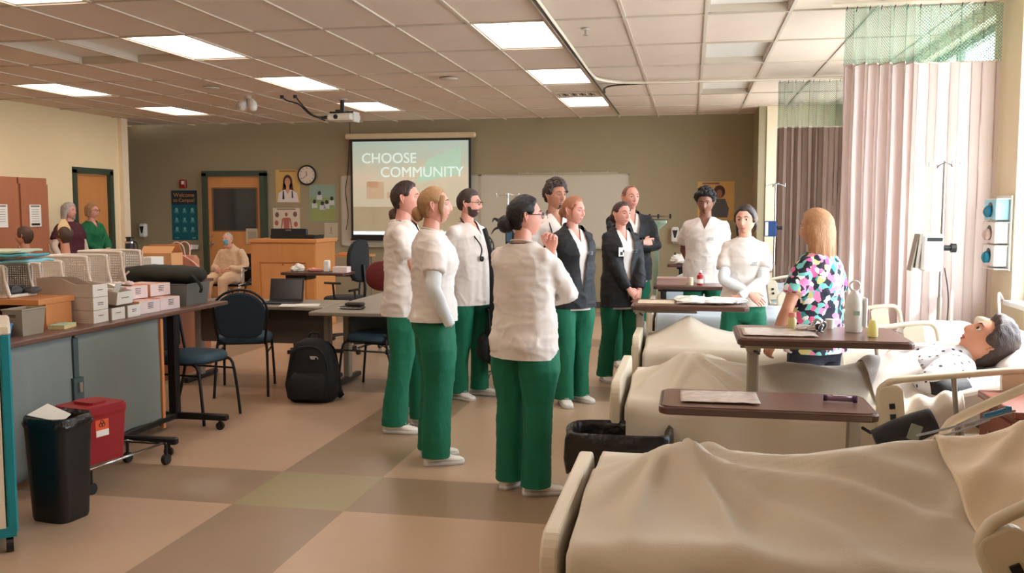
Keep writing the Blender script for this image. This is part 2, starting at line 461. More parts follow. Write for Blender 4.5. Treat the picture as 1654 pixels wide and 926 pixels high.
# curtain track
t = thing('curtain_track', 'pale metal curtain track bolted along the ceiling with a cross branch', 'curtain track', (0, 0, 0))
M_track = mat('track_metal', (70, 60, 52), .4, .05, metal=.4); M_trackw = mat('track_white', (236, 224, 206), .4, .03)
def tz(pts, w=.032): 
    q = MB(); q.tube([(p[0], p[1], CE - .035) for p in pts], [(w / 2, .014)] * len(pts), 4, round_=False, ref=(0, 0, 1), smooth=4); return q
a = tz([(-1.08, 3.4), (-1.08, 8), (-1.08, 14.0)]); a.build('track_rail', M_track, t)
a = tz([(-1.05, 3.4), (-1.05, 8), (-1.05, 9.9), (-.98, 10.35), (-.7, 10.62), (0, 10.66), (2.0, 10.66)]); a.build('track_rail', M_trackw, t)
a = tz([(-1.06, 11.5), (-1.0, 11.0), (-.75, 10.78), (0, 10.72), (2.0, 10.72)], .02); a.build('track_rail', M_track, t)
a = tz([(.95, 6.93), (1.5, 6.93), (2.06, 6.93)]); a.build('track_rail', M_trackw, t)

# ================================================================ curtains
def curtain_mat(name, col, trans):
    return mat(name, col, .85, .04, 2, .08, 220, trans=trans)
M_curt = curtain_mat('curtain_fabric', (216, 198, 190), .58)
M_mesh = bpy.data.materials.new('curtain_mesh'); M_mesh.use_nodes = True
nt = M_mesh.node_tree; N = nt.nodes; L = nt.links; b = N['Principled BSDF']; b.inputs['Base Color'].default_value = rgb(128, 172, 146); b.inputs['Roughness'].default_value = .7
uv = N.new('ShaderNodeUVMap'); uv.uv_map = 'UVMap'
sp = N.new('ShaderNodeSeparateXYZ'); L.new(uv.outputs[0], sp.inputs[0])
def mth(op, a_, b_=None):
    n = N.new('ShaderNodeMath'); n.operation = op
    for i, v in enumerate((a_, b_)):
        if v is None: continue
        if isinstance(v, (int, float)): n.inputs[i].default_value = v
        else: L.new(v, n.inputs[i])
    return n.outputs[0]
u1 = mth('MULTIPLY', sp.outputs[0], 2 * PI / .022); v1 = mth('MULTIPLY', sp.outputs[1], 2 * PI / .022)
su = mth('COSINE', mth('ADD', u1, v1)); sv = mth('COSINE', mth('SUBTRACT', u1, v1))
hole = mth('GREATER_THAN', mth('ADD', su, sv), .15)
tr = N.new('ShaderNodeBsdfTransparent'); tl = N.new('ShaderNodeBsdfTranslucent'); tl.inputs['Color'].default_value = rgb(150, 196, 170)
m1 = N.new('ShaderNodeMixShader'); m1.inputs[0].default_value = .4; L.new(b.outputs[0], m1.inputs[1]); L.new(tl.outputs[0], m1.inputs[2])
m2 = N.new('ShaderNodeMixShader'); L.new(hole, m2.inputs[0]); L.new(m1.outputs[0], m2.inputs[1]); L.new(tr.outputs[0], m2.inputs[2]); L.new(m2.outputs[0], N['Material Output'].inputs['Surface'])
def pleat_path(x0, x1, y, nf, amp, seed, depth_fn=None):
    """points of a pleated line from x0 to x1"""
    rnd = random.Random(seed); pts = []; per = 10; ph = 0
    ws = [rnd.uniform(.6, 1.5) for _ in range(nf)]; tot = sum(ws); x = x0
    for w in ws:
        dx = (x1 - x0) * w / tot; a = amp * rnd.uniform(.6, 1.25)
        for k in range(per):
            t = k / per
            pts.append((x + dx * (t + .10 * math.sin(4 * PI * t)), y + a * math.sin(2 * PI * t)))
        x += dx
    pts.append((x1, y)); return pts
M_curt2 = curtain_mat('curtain_fabric_taupe', (150, 126, 112), .12)
M_mesh2 = M_mesh.copy(); M_mesh2.name = 'curtain_mesh_dark'; M_mesh2.node_tree.nodes['Principled BSDF'].inputs['Base Color'].default_value = rgb(70, 104, 86)
for n_ in M_mesh2.node_tree.nodes:
    if n_.type == 'BSDF_TRANSLUCENT': n_.inputs['Color'].default_value = rgb(90, 130, 108)
def curtain(label, pts, zt, zb, meshh, seed, far=False):
    t = thing('privacy_curtain', label, 'curtain', (0, 0, 0))
    P = [V((p[0], p[1], 0)) for p in pts]; arc = [0]
    for i in range(1, len(P)): arc.append(arc[-1] + (P[i] - P[i - 1]).length * 1.0)
    cen = sum((p.y for p in P)) / len(P)
    def sheet(name, z1, z0, m, nz):
        me = bpy.data.meshes.new(name); vs = []; fs = []; uvs = []
        for j in range(nz + 1):
            z = z1 + (z0 - z1) * j / nz; k = 1 + .22 * (zt - z) / (zt - zb)
            for i, p in enumerate(P):
                w = .010 * noise.noise(V((i * .25, z * 1.3, seed)))
                vs.append((p.x + w, cen + (p.y - cen) * k + w, z)); uvs.append((arc[i], z))
        n = len(P)
        for j in range(nz):
            for i in range(n - 1): fs.append((j * n + i, j * n + i + 1, (j + 1) * n + i + 1, (j + 1) * n + i))
        me.from_pydata(vs, [], fs); me.materials.append(m)
        ul = me.uv_layers.new(name='UVMap')
        for lp in me.loops: ul.data[lp.index].uv = uvs[lp.vertex_index]
        me.polygons.foreach_set('use_smooth', [True] * len(me.polygons)); me.update()
        return link(name, me, t)
    sheet('mesh_band', zt, zt - meshh, M_mesh2 if far else M_mesh, 4)
    fb = sheet('fabric', zt - meshh, zb, M_curt2 if far else M_curt, 24)
    hm = MB(); hm.tube([(p.x, cen + (p.y - cen) * 1.0, zt - meshh) for p in P[::2]], .006, 5, round_=False); hm.build('seam_tape', mat('seam', (228, 214, 200), .8), fb, smooth=True)
    for i in range(3, len(P), 10):
        h = MB(); h.tube([(P[i].x, P[i].y, zt - .01), (P[i].x, cen, zt + .03), (P[i].x, cen, CE - .04)], .004, 5); h.build('hook', M_dark, t)
    return t
curtain('near beige pleated privacy curtain with green mesh top, glowing before the window', pleat_path(1.04, 1.50, 6.93, 6, .075, 3) + pleat_path(1.51, 2.07, 6.95, 4, .026, 5), 2.98, .28, .39, 1.0)
curtain('far taupe privacy curtain with dark green mesh top behind the floral blouse', pleat_path(.92, 1.72, 10.69, 9, .05, 9), 2.98, .28, .50, 4.0, True)

# ================================================================ doors
def door(name, loc, rz, w, h, glass, label_m):
    f = MB(); fw = .085
    f.box((-w / 2 - fw / 2 + .02, 0, (h + .06) / 2), (fw, .17, h + .06)); f.box((w / 2 + fw / 2 - .02, 0, (h + .06) / 2), (fw, .17, h + .06)); f.box((0, 0, h + .05), (w + 2 * fw - .04, .17, .09))
    fr = struct(name, f, M_frameG); fr.location = loc; fr.rotation_euler = (0, 0, rz)
    l = MB()
    if glass:
        gx0, gx1, gz0, gz1 = glass
        sl(l, -w / 2, gx0, -.022, .022, .01, h); sl(l, gx1, w / 2, -.022, .022, .01, h); sl(l, gx0, gx1, -.022, .022, .01, gz0); sl(l, gx0, gx1, -.022, .022, gz1, h)
        g = MB(); sl(g, gx0, gx1, -.004, .004, gz0, gz1); g.build('pane', M_doorglass, fr)
        e = MB()
        for s in (gx0, gx1): sl(e, s - .012, s + .012, -.03, .03, gz0, gz1)
        for s in (gz0, gz1): sl(e, gx0, gx1, -.03, .03, s - .012, s + .012)
        e.build('glazing_bead', mat('bead', (120, 88, 62), .5), fr)
    else: sl(l, -w / 2, w / 2, -.022, .022, .01, h)
    l.build('door_leaf', label_m, fr)
    k = MB(); k.cyl((-w / 2 + .07, -.06, 1.0), .028, .05, 12, axis='y'); k.cyl((-w / 2 + .07, -.03, 1.0), .035, .012, 14, axis='y'); k.cyl((-w / 2 + .07, -.03, 1.13), .02, .015, 12, axis='y'); k.build('door_handle', M_chrome, fr)
    for z in (.3, h / 2, h - .25):
        k = MB(); k.box((w / 2 - .005, -.028, z), (.03, .012, .12)); k.build('hinge', M_chrome, fr)
    return fr
M_doorglass = mat('door_glass', (58, 64, 66), .08, .1)
door('door_1', (-7.70, 14.80, 0), 0, 1.02, 2.15, (-.41, .41, 1.22, 1.95), M_maple)
door('door_2', (-9.06, 12.79, 0), R(90), .84, 2.12, None, M_maple)
# corridor wall behind the doors
wallbox('wall_corridor', -10.2, -6.8, 15.3, 15.4, 0, CE, mat('corridor', (120, 128, 130), .8))
wallbox('wall_corridor_left', -9.5, -9.4, 12.2, 13.4, 0, CE, M_cream)
# ================================================================ people
def skin_mat(name, c): return mat(name, c, .5, .06, 12, .03, 120)
SK = {'fair': skin_mat('skin_fair', (226, 170, 146)), 'pink': skin_mat('skin_pink', (222, 158, 138)), 'tan': skin_mat('skin_tan', (186, 130, 104)), 'brown': skin_mat('skin_brown', (142, 96, 76)), 'doll': skin_mat('skin_vinyl', (216, 152, 122))}
LIPS = {'fair': mat('lips_fair', (200, 128, 114), .45), 'pink': mat('lips_pink', (192, 118, 106), .45), 'tan': mat('lips_tan', (154, 96, 80), .45), 'brown': mat('lips_brown', (116, 72, 60), .45), 'doll': mat('lips_doll', (176, 70, 66), .4)}
M_eye = mat('eye_white', (232, 226, 220), .25, .02); M_iris = mat('iris_and_shade', (40, 30, 24), .2, .1)
def hairm(name, c): return mat(name, c, .48, .38, 30, .5, 55, stretch=(5, 5, .6))
HC = {'darkbrown': hairm('hair_dark_brown', (56, 38, 30)), 'black': hairm('hair_black', (20, 16, 18)), 'blonde': hairm('hair_dark_blonde', (168, 126, 84)), 'redblonde': hairm('hair_red_blonde', (166, 104, 72)),
      'auburn': hairm('hair_auburn', (66, 34, 32)), 'grey': hairm('hair_grey', (186, 174, 164)), 'buzz': hairm('hair_buzz_reddish', (132, 84, 64)), 'gold': hairm('hair_gold', (182, 132, 90)), 'brown': hairm('hair_brown', (84, 58, 44)), 'doll': hairm('hair_doll', (62, 46, 40))}
W_top = mat('scrub_white', (228, 218, 210), .8, .04, 5, .12, 300)
W_sleeve = mat('undershirt_white', (226, 232, 234), .8, .04, 5, .12, 300)
W_trim = mat('collar_trim', (214, 202, 196), .8)
G_pants = mat('scrub_green', (0, 104, 74), .75, .08, 4, .15, 200)
K_jacket = mat('jacket_black', (22, 23, 27), .7, .1, 5, .2, 200)
N_pants = mat('navy_trousers', (24, 28, 44), .75, .08)
G_sweat = mat('sweater_green', (14, 104, 62), .85, .08, 8, .2, 150)
P_vest = mat('vest_maroon', (78, 24, 40), .8, .08, 8, .2, 100)
M_shoe = mat('shoe_white', (232, 224, 214), .6, .05, 8); M_sole = mat('shoe_sole', (206, 200, 194), .6, .05)
M_sole_d = mat('shoe_sole_grey', (120, 116, 114), .6, .05)
M_shoe_k = mat('shoe_black', (30, 28, 28), .5)
M_logo = mat('embroidery', (176, 180, 190), .7); M_logo_g = mat('embroidery_green', (70, 120, 130), .7)
# floral print
M_floral = bpy.data.materials.new('floral_print'); M_floral.use_nodes = True
nt = M_floral.node_tree; N = nt.nodes; L = nt.links; b = N['Principled BSDF']; b.inputs['Roughness'].default_value = .8
tc = N.new('ShaderNodeTexCoord'); nz = N.new('ShaderNodeTexNoise'); nz.inputs['Scale'].default_value = 14; L.new(tc.outputs['Object'], nz.inputs['Vector'])
ad = N.new('ShaderNodeVectorMath'); ad.operation = 'MULTIPLY_ADD'; ad.inputs[1].default_value = (.05, .05, .05); L.new(nz.outputs['Color'], ad.inputs[0]); L.new(tc.outputs['Object'], ad.inputs[2])
vo = N.new('ShaderNodeTexVoronoi'); vo.inputs['Scale'].default_value = 34; L.new(ad.outputs[0], vo.inputs['Vector'])
sp = N.new('ShaderNodeSeparateColor'); L.new(vo.outputs['Color'], sp.inputs[0])
cr = N.new('ShaderNodeValToRGB'); cr.color_ramp.interpolation = 'CONSTANT'
els = [(0, (20, 22, 40)), (.24, (232, 130, 176)), (.40, (236, 232, 230)), (.55, (120, 196, 190)), (.70, (24, 26, 44)), (.80, (206, 196, 130)), (.88, (214, 88, 140)), (.94, (60, 150, 150))]
cr.color_ramp.elements[0].color = rgb(*els[0][1]); cr.color_ramp.elements[1].position = els[1][0]; cr.color_ramp.elements[1].color = rgb(*els[1][1])
for p_, c_ in els[2:]:
    e = cr.color_ramp.elements.new(p_); e.color = rgb(*c_)
L.new(sp.outputs[0], cr.inputs[0]); L.new(cr.outputs[0], b.inputs['Base Color'])
# dotted gown
M_gown = bpy.data.materials.new('dotted_gown'); M_gown.use_nodes = True
nt = M_gown.node_tree; N = nt.nodes; L = nt.links; b = N['Principled BSDF']; b.inputs['Roughness'].default_value = .8
tc = N.new('ShaderNodeTexCoord'); vo = N.new('ShaderNodeTexVoronoi'); vo.inputs['Scale'].default_value = 30; vo.inputs['Randomness'].default_value = .35; L.new(tc.outputs['Object'], vo.inputs['Vector'])
cr = N.new('ShaderNodeValToRGB'); cr.color_ramp.interpolation = 'CONSTANT'; cr.color_ramp.elements[0].color = rgb(60, 62, 84); cr.color_ramp.elements[1].position = .24; cr.color_ramp.elements[1].color = rgb(222, 220, 224)
L.new(vo.outputs['Distance'], cr.inputs[0]); L.new(cr.outputs[0], b.inputs['Base Color'])

def sst(a, b, x):
    t = max(0.0, min(1.0, (x - a) / (b - a))); return t * t * (3 - 2 * t)
def headpt(lam, phi, face=True, thick=0.0, fem=1.0):
    """point on the head surface for longitude lam (0 = straight ahead) and latitude phi"""
    cx, sx = math.cos(lam), math.sin(lam); cp, sp_ = math.cos(phi), math.sin(phi)
    a, b_, c = .0745 + thick, .094 + thick, .114 + thick
    x, y, z = a * cp * sx, b_ * cp * cx, c * sp_
    f = sst(-.1, .8, cx)                        # frontness
    if z < 0:
        t = min(1, -z / .114)
        x *= 1 - (.30 if fem > .5 else .20) * t ** 1.6 * (.55 + .45 * f)
        y *= (1 - .42 * t ** 1.5) if y < 0 else (1 + .16 * t * t)
    else:
        t = z / .114; x *= 1 + .04 * math.sin(PI * t); y *= 1 + (.05 if y < 0 else .0) * math.sin(PI * t)
    if y > 0: y -= .006 * f * (1 - abs(sx)) * 0
    if face and y > 0:
        g = lambda v, m, s: math.exp(-((v - m) / s) ** 2)
        # brow, sockets, nose, cheeks, lips, chin
        y += .006 * g(z, .031, .009) * g(x, 0, .05)
        y -= .0135 * (g(x, .031, .0150) + g(x, -.031, .0145)) * g(z, .011, .0125)
        if -.045 < z < .028:
            nb = sst(.028, -.022, z) * sst(-.043, -.031, z)
            y += (.004 + .0165 * nb) * math.exp(-(x / (.0070 + .0065 * nb)) ** 2) * (1 if z < .02 else sst(.028, .02, z))
        y += .004 * (g(x, .040, .016) + g(x, -.040, .016)) * g(z, -.022, .02)
        y += .0065 * g(x, 0, .021) * (g(z, -.0535, .0055) + 1.1 * g(z, -.0665, .0065))
        y -= .004 * g(x, 0, .024) * g(z, -.0598, .003)
        y += .006 * g(x, 0, .02) * g(z, -.098, .016)
        y -= .003 * g(x, 0, .03) * g(z, -.080, .006)
    return V((x, y, z))
def lamwarp(s): return PI * math.copysign(abs(s) ** 1.3, s)
def head_mb(fem=1.0):
    mb = MB(); nu, nv = 52, 50; vs = []; fs = []; ms = []
    for j in range(nv + 1):
        phi = -PI / 2 + .06 + (PI - .12) * j / nv
        for i in range(nu): vs.append(headpt(lamwarp(-1 + 2 * i / nu), phi, True, 0, fem))
    for j in range(nv):
        for i in range(nu):
            q = (j * nu + i, j * nu + (i + 1) % nu, (j + 1) * nu + (i + 1) % nu, (j + 1) * nu + i)
            c = (vs[q[0]] + vs[q[1]] + vs[q[2]] + vs[q[3]]) / 4
            fs.append(q); ms.append(1 if (c.y > .05 and ((c.x / .021) ** 2 + ((c.z + .0600) / .0095) ** 2) < 1) else 0)
    fs.append(tuple(range(nu - 1, -1, -1))); fs.append(tuple(range(nv * nu, (nv + 1) * nu))); ms += [0, 0]
    mb.v = [tuple(v) for v in vs]; mb.f = fs; mb.m = ms
    for s in (-1, 1):  # ears
        e = MB(); e.tube([(s * .071, -.004, -.028), (s * .079, -.010, -.012), (s * .084, -.018, .008), (s * .083, -.016, .024), (s * .077, -.004, .026), (s * .074, .002, .012)], [(.006, .004), (.008, .005), (.011, .006), (.010, .006), (.008, .005), (.004, .003)], 8, smooth=2)
        e.ball((s * .076, -.006, .004), (.006, .012, .020), 0, 8, 6); mb.add_mb(e)
        lid = MB(); lid.ball((s * .031, .0750, .0115), (.0165, .0122, .0110), 0, 14, 12)
        keep = [(f) for f in lid.f if len(f) == 4 and (sum(lid.v[i][2] for i in f) / 4 > .0150 or sum(lid.v[i][2] for i in f) / 4 < .0045)]; mb.add(lid.v, keep, 0)
    return mb
_HEADS = {}
def hair_shell(spec, seed=0):
    """closed cap of hair; spec: th, front, side, back (latitudes in degrees of the hairline), puff, curl"""
    th = spec.get('th', .014); nu, nv = 56, 40; vs = []; fs = []
    fr, sd, bk = R(spec.get('front', 40)), R(spec.get('side', 4)), R(spec.get('back', -38))
    for j in range(nv + 1):
        phi = -PI / 2 + .12 + (PI - .2) * j / nv
        for i in range(nu):
            lam = lamwarp(-1 + 2 * i / nu); al = abs(lam)
            if al < 1.0: h0 = fr + (R(spec.get('temple', 30)) - fr) * sst(.45, 1.0, al)
            elif al < 1.75: h0 = R(spec.get('temple', 30)) + (sd - R(spec.get('temple', 30))) * sst(.95, 1.22, al)
            else: h0 = sd + (bk - sd) * sst(1.65, 2.15, al)
            k = sst(h0 - .10, h0 + .16, phi)
            t = -.014 + (th + .014) * k
            if spec.get('top'): t += spec['top'] * k * max(0, math.sin(phi))
            if spec.get('backth') and al > 1.5: t += spec['backth'] * k * sst(1.5, 2.6, al)
            if k > .2:
                p = V((math.sin(lam) * math.cos(phi), math.cos(lam) * math.cos(phi), math.sin(phi)))
                t += spec.get('curl', .002) * noise.noise(p * spec.get('cf', 6) + V((seed, 0, 0))) * k
                if spec.get('ridge'): t += spec['ridge'] * abs(math.sin((lam + .5 * math.sin(phi * 2)) * 9)) * k
            vs.append(headpt(lam, phi, False, t))
    for j in range(nv):
        for i in range(nu): fs.append((j * nu + i, j * nu + (i + 1) % nu, (j + 1) * nu + (i + 1) % nu, (j + 1) * nu + i))
    fs.append(tuple(range(nu - 1, -1, -1))); fs.append(tuple(range(nv * nu, (nv + 1) * nu)))
    mb = MB(); mb.add(vs, fs); return mb
def long_hair(mb, length, lam0=1.0, flare=.0, thick=.02, seed=0, seg=26, rows=14):
    """strands that fall from the crown down the back and sides, as one thick curtain of hair"""
    ring = []
    for j in range(rows + 1):
        t = j / rows; z = .05 - (length + .05) * t; row = []
        for sgn, tk in ((1, thick), (-1, 0)):
            cols = range(seg + 1) if sgn == 1 else range(seg, -1, -1)
            for i in cols:
                lam = lam0 + (2 * PI - 2 * lam0) * i / seg
                rx = .078 + tk + flare * t - .012 * t * t - .014 * max(0, 1 - t * 4); ry = .098 + tk + flare * t * .4 - .03 * t - .014 * max(0, 1 - t * 4)
                w = .006 * math.sin(i * 2.3 + seed) * t + .008 * noise.noise(V((i * .5, z * 9, seed)))
                row.append((rx * math.sin(lam) + w, ry * math.cos(lam) * (1.0 if math.cos(lam) < 0 else .9) + w - .01 * t, z - .015 * abs(math.sin(i * 1.7 + seed)) * t))
        ring.append(row)
    mb.loft(ring)
def torso_rings(w, d, hem, grow, belly=0.0, top=1.475, shw=.168, bust=0.0):
    g = grow
    return [(hem, .172 * w + g * 1.1, .118 * d + g * 1.2 + belly * .5, 0, .0), (max(hem + .05, 1.0), .168 * w + g, .112 * d + g + belly * .9, 0, belly * .4),
            (1.08, .152 * w + g, .102 * d + g + belly, 0, belly * .5), (1.18, .152 * w + g, .104 * d + g + belly * .7, 0, belly * .35), (1.28, .160 * w + g, .112 * d + g + bust, 0, .004 + bust),
            (1.36, .160 * w + g, .106 * d + g + bust * .4, 0, .0), (1.405, .138 * w + g, .086 * d + g, 0, -.010), (1.44, .105 * w + g, .070 * d + g * .8, 0, -.014), (top, .060 * w + g * .7, .056 * d + g * .7, 0, -.014)]
def ik(S, W, l1, l2, hint):
    S, W = V(S), V(W); d = W - S; L_ = d.length; mxl = (l1 + l2) * .995
    if L_ > mxl: W = S + d * (mxl / L_); d = W - S; L_ = d.length
    a = (l1 * l1 - l2 * l2 + L_ * L_) / (2 * L_); h = math.sqrt(max(0, l1 * l1 - a * a)); u = d / L_
    hv = V(hint); hv = hv - u * hv.dot(u); hv = hv.normalized() if hv.length > 1e-5 else u.orthogonal().normalized()
    return S + u * a + hv * h, W
def hand_mb(W, d, n, side, curl=.35, spread=1.0):
    """palm and five fingers; d = direction of the hand, n = back-of-hand normal, side = +1 when the thumb points along n x d"""
    d = V(d).normalized(); n = V(n); n = (n - d * n.dot(d)).normalized(); x = n.cross(d).normalized() * side; W = V(W); mb = MB()
    mb.tube([W - d * .03, W + d * .005, W + d * .045, W + d * .082], [(.026, .019), (.027, .018), (.038, .015), (.037, .012)], 12, ref=tuple(x))
    for k, (off, ln) in enumerate(((.027, .070), (.009, .078), (-.009, .073), (-.026, .058))):
        b = W + d * .082 + x * off; p = [b - d * .012]; c = curl * (1 + .1 * k); dr = d.copy(); q = b
        p.append(q)
        for s, f in enumerate((.45, .32, .26)):
            dr = (d * math.cos(c * (s + 1)) - n * math.sin(c * (s + 1)) + x * off * spread).normalized(); q = q + dr * ln * f; p.append(q)
        mb.tube(p, [.0088, .0088, .0082, .0074, .0064], 8, ref=tuple(x))
    b = W + d * .028 + x * .024; t1 = (x * .75 + d * .65 - n * .25).normalized(); t2 = (x * .25 + d * .9 - n * .4).normalized()
    mb.tube([b - t1 * .01, b + t1 * .028, b + t1 * .028 + t2 * .026, b + t1 * .028 + t2 * .048], [.012, .0105, .0095, .0075], 8)
    return mb
LFOLD = {}
def person(label, loc, rz, H=1.70, fem=1, w=1.0, d=1.0, belly=0.0, skin='fair', hair=None, hcol='brown', arms=None, top='scrub', topmat=None, hem=.86, sleeve='short', sleeve_mat=None, neck='v',
           pants=None, feet=((.10, 0, -8), (-.10, 0, 8)), head_yaw=0, head_pitch=0, bun=None, long=None, pony=None, beard=None, glasses=False, steth=None, jacket=False, logo=None, badge=False, shoes='white', lean=0,
           hands=True, legw=1.0, lanyard=False, seed=1, cat='person', group=None, earring=False, watch=False):
    s = H / 1.75
    t = thing('person', label, cat, loc, rz, group)
    SC_ = Matrix.Scale(s, 4)
    topmat = topmat or W_top; pants = pants or G_pants; hm = HC[hcol]; sk = SK[skin]
    sw = (.150 if fem else .172) * w; sh = {1: V((sw, -.012, 1.395)), -1: V((-sw, -.012, 1.395))}
    arms = arms or {}
    body = MB()
    body.zloft([(.84, .16 * w, .105 * d), (.92, .165 * w, .11 * d)] + [(z, rx, ry, cx, cy) for z, rx, ry, cx, cy in torso_rings(w, d, .9, 0, belly, 1.47)[1:]], 20)
    body.tube([(0, -.020, 1.42), (0, -.014, 1.48), (0, -.006, 1.53), (0, .004, 1.60)], [(.062, .058), (.052 if fem else .060, .054), (.049 if fem else .058, .052), (.05, .052)], 16, ref=(1, 0, 0))
    body.tube([(-sw, -.012, 1.392), (0, -.016, 1.425), (sw, -.012, 1.392)], [.046, .055, .046], 12)
    wrists = {}
    hip = {1: V((.088 * w, 0, .90)), -1: V((-.088 * w, 0, .90))}
    for k, sd in enumerate((1, -1)):
        a = arms.get('R' if sd == 1 else 'L', {}); Wt = V(a.get('to', (sd * .27 * w, .02, .87))); hint = a.get('hint', (sd * .5, -.8, -.2))
        E_, Wt = ik(sh[sd], Wt, .285, .250, hint); wrists[sd] = (E_, Wt, a)
        S_ = sh[sd]
        body.tube([S_ + V((-sd * .02, 0, .0)), S_ + (E_ - S_) * .25, S_ + (E_ - S_) * .6, E_, E_ + (Wt - E_) * .3, E_ + (Wt - E_) * .7, Wt], [.05 * w, .047, .042, .038, .040, .032, .0265], 12)
    foot = {}
    for k, sd in enumerate((1, -1)):
        fx, fy, fa = feet[k]; A = V((fx, fy - .02, .10)); Kn = (hip[sd] + A) / 2 + V((0, .03, .03)); foot[sd] = (A, Kn, R(fa))
        body.tube([hip[sd], (hip[sd] + Kn) / 2, Kn, (Kn + A) / 2, A, A - V((0, 0, .03))], [.085, .07, .052, .050, .036, .038], 12)
    if legw == 0: pass
    co, nr, fs = remesh(body, .013, 5)
    bm_ = MB(); bm_.add([tuple(c) for c in co], fs)
    HT = TR(0, .010, 1.622) @ RX(R(head_pitch)) 
    HT = TR(0, .010, 1.622) @ RZ(R(head_yaw)) @ RX(R(-head_pitch))
    hk = fem
    if hk not in _HEADS: _HEADS[hk] = head_mb(fem)
    bm_.add_mb(_HEADS[hk], HT)
    for sd in (1, -1):
        E_, Wt, a = wrists[sd]
        if not hands or a.get('nohand'): continue
        dv = V(a['hd']) if 'hd' in a else (Wt - E_)
        nrm = V(a.get('hn', (sd, 0, 0.2)))
        bm_.add_mb(hand_mb(Wt, dv, nrm, a.get('th', sd), a.get('curl', .35)))
    bo = bm_.xf(SC_).build('body', [sk, LIPS[skin]], t, smooth=True, recalc=False)
    # eyes, brows
    for sd in (-1, 1):
        e = MB(); e.ball((0, 0, 0), .0108, 0, 14, 12)
        e.m = [1 if len(f) == 4 and (sum(e.v[i][1] for i in f) / 4) > .0066 else 0 for f in e.f]  # iris drawn oversized; its dark also stands for brow shade
        e.xf(SC_ @ HT @ TR(sd * .031, .0742, .0100)); e.build('eye', [M_eye, M_iris], t, smooth=True, recalc=False)
        e = MB(); e.tube([(sd * .014, .0905, .030), (sd * .028, .0885, .0365), (sd * .046, .0765, .031)], [(.0042, .003), (.005, .0032), (.0022, .002)], 6); e.xf(SC_ @ HT); e.build('eyebrow', hm if hcol not in ('grey', 'gold', 'blonde') else HC['brown'], t, smooth=True)
    # hair
    if hair is not None:
        hb = hair_shell(hair, seed * 3.7)
        if long: long_hair(hb, **long)
        if bun:
            for q in (bun if isinstance(bun, list) else [bun]):
                bb = MB(); bb.ball((0, 0, 0), 1.0, 0, 18, 14)
                vs = [];
                for v in bb.v:
                    v = V(v); n_ = 1 + .16 * noise.noise(v * 2.2 + V((seed, 0, 0))) + .05 * math.sin(9 * math.atan2(v.z, v.x) + 5 * v.y); vs.append((v.x * q[1][0] * n_ + q[0][0], v.y * q[1][1] * n_ + q[0][1], v.z * q[1][2] * n_ + q[0][2]))
                bb.v = vs; hb.add_mb(bb)
        if pony:
            for pts, rr in pony: hb.tube(pts, rr, 8, smooth=4)
        if hair.get('clumps'):
            rnd = random.Random(seed)
            for k in range(hair['clumps']):
                lam = rnd.uniform(-PI, PI); ph = rnd.uniform(.82 if abs(lam) < 1.2 else .25 if abs(lam) < 1.9 else -.25, 1.5); r_ = hair.get('cr', .017) * rnd.uniform(.7, 1.2)
                p = headpt(lam, ph, False, hair['th'] + hair.get('top', 0) * max(0, math.sin(ph)) - .004); hb.ball(p, (r_, r_, r_ * .8), 0, 7, 5)
        hb.xf(SC_ @ HT).build('hair', hm, t, smooth=True)
    if beard:
        # full beard: thin shell over jaw and upper lip
        nu, nv = 40, 22; vs = []; fs = []
        full = beard == 'full'
        for j in range(nv + 1):
            ph = R(-72) + R(62 if full else 50) * j / nv
            for i in range(nu + 1):
                lam = (-1 + 2 * i / nu) * (1.45 if full else .42)
                p0 = headpt(lam, ph, True, 0, fem)
                k = 1.0 if full else sst(1, .6, abs(lam) / .42)
                cut = (-.043) + .060 * sst(1.0, 1.42, abs(lam)) if full else -.036
                on = sst(cut + .004, cut - .004, p0.z) * k
                if not full and p0.z > -.074: on *= 0 if p0.z < -.05 else .8
                if ((p0.x / .021) ** 2 + ((p0.z + .060) / .009) ** 2) < 1: on = 0
                vs.append(headpt(lam, ph, True, -.004 + .0065 * on, fem))
        for j in range(nv):
            for i in range(nu): fs.append((j * (nu + 1) + i, j * (nu + 1) + i + 1, (j + 1) * (nu + 1) + i + 1, (j + 1) * (nu + 1) + i))
        q = MB(); q.add(vs, fs); q.xf(SC_ @ HT).build('beard', hairm('beard_brown', (70, 50, 42)), t, smooth=True)
    if glasses:
        q = MB()
        for sd in (-1, 1):
            pts = [(sd * .033 + .0235 * math.cos(a), .1005 - .006 * abs(math.cos(a) * sd + 1) * 0, .008 + .0175 * math.sin(a)) for a in [2 * PI * k / 16 for k in range(17)]]
            q.tube(pts, .0022, 5, round_=False); q.tube([(sd * .056, .0985, .012), (sd * .074, .07, .014), (sd * .080, .0, .016), (sd * .080, -.02, .004)], .002, 5)
        q.tube([(-.010, .1015, .012), (0, .104, .014), (.010, .1015, .012)], .0018, 5); q.xf(SC_ @ HT).build('glasses', M_dark, t, smooth=True)
    # ---- trousers
    pm = MB(); lw = legw
    pm.zloft([(.80, .155 * w, .105 * d), (.86, .178 * w, .125 * d), (.93, .180 * w, .127 * d), (1.0, .170 * w, .118 * d), (1.03, .160 * w, .112 * d)], 20)
    for sd in (1, -1):
        A, Kn, fa = foot[sd]
        pm.tube([hip[sd] + V((0, -.0, -.02)), hip[sd] + (Kn - hip[sd]) * .45 + V((sd * .012, 0, 0)), Kn + V((0, -.012, 0)), (Kn + A) / 2 + V((0, -.012, 0)), A + V((0, -.004, -.095))],
                [(.098 * w, .115 * d), (.094 * w * lw, .100 * d * lw), (.076 * lw, .080 * lw), (.074 * lw, .080 * lw), (.078 * lw, .084 * lw)], 16, ref=(1, 0, 0), round_=False)
        pm.ball(hip[sd] + V((-sd * .01, -.045, -.015)), (.080 * w, .085 * d, .10), 0, 14, 10)
    co, nr, fs = remesh(pm, .012, 5)
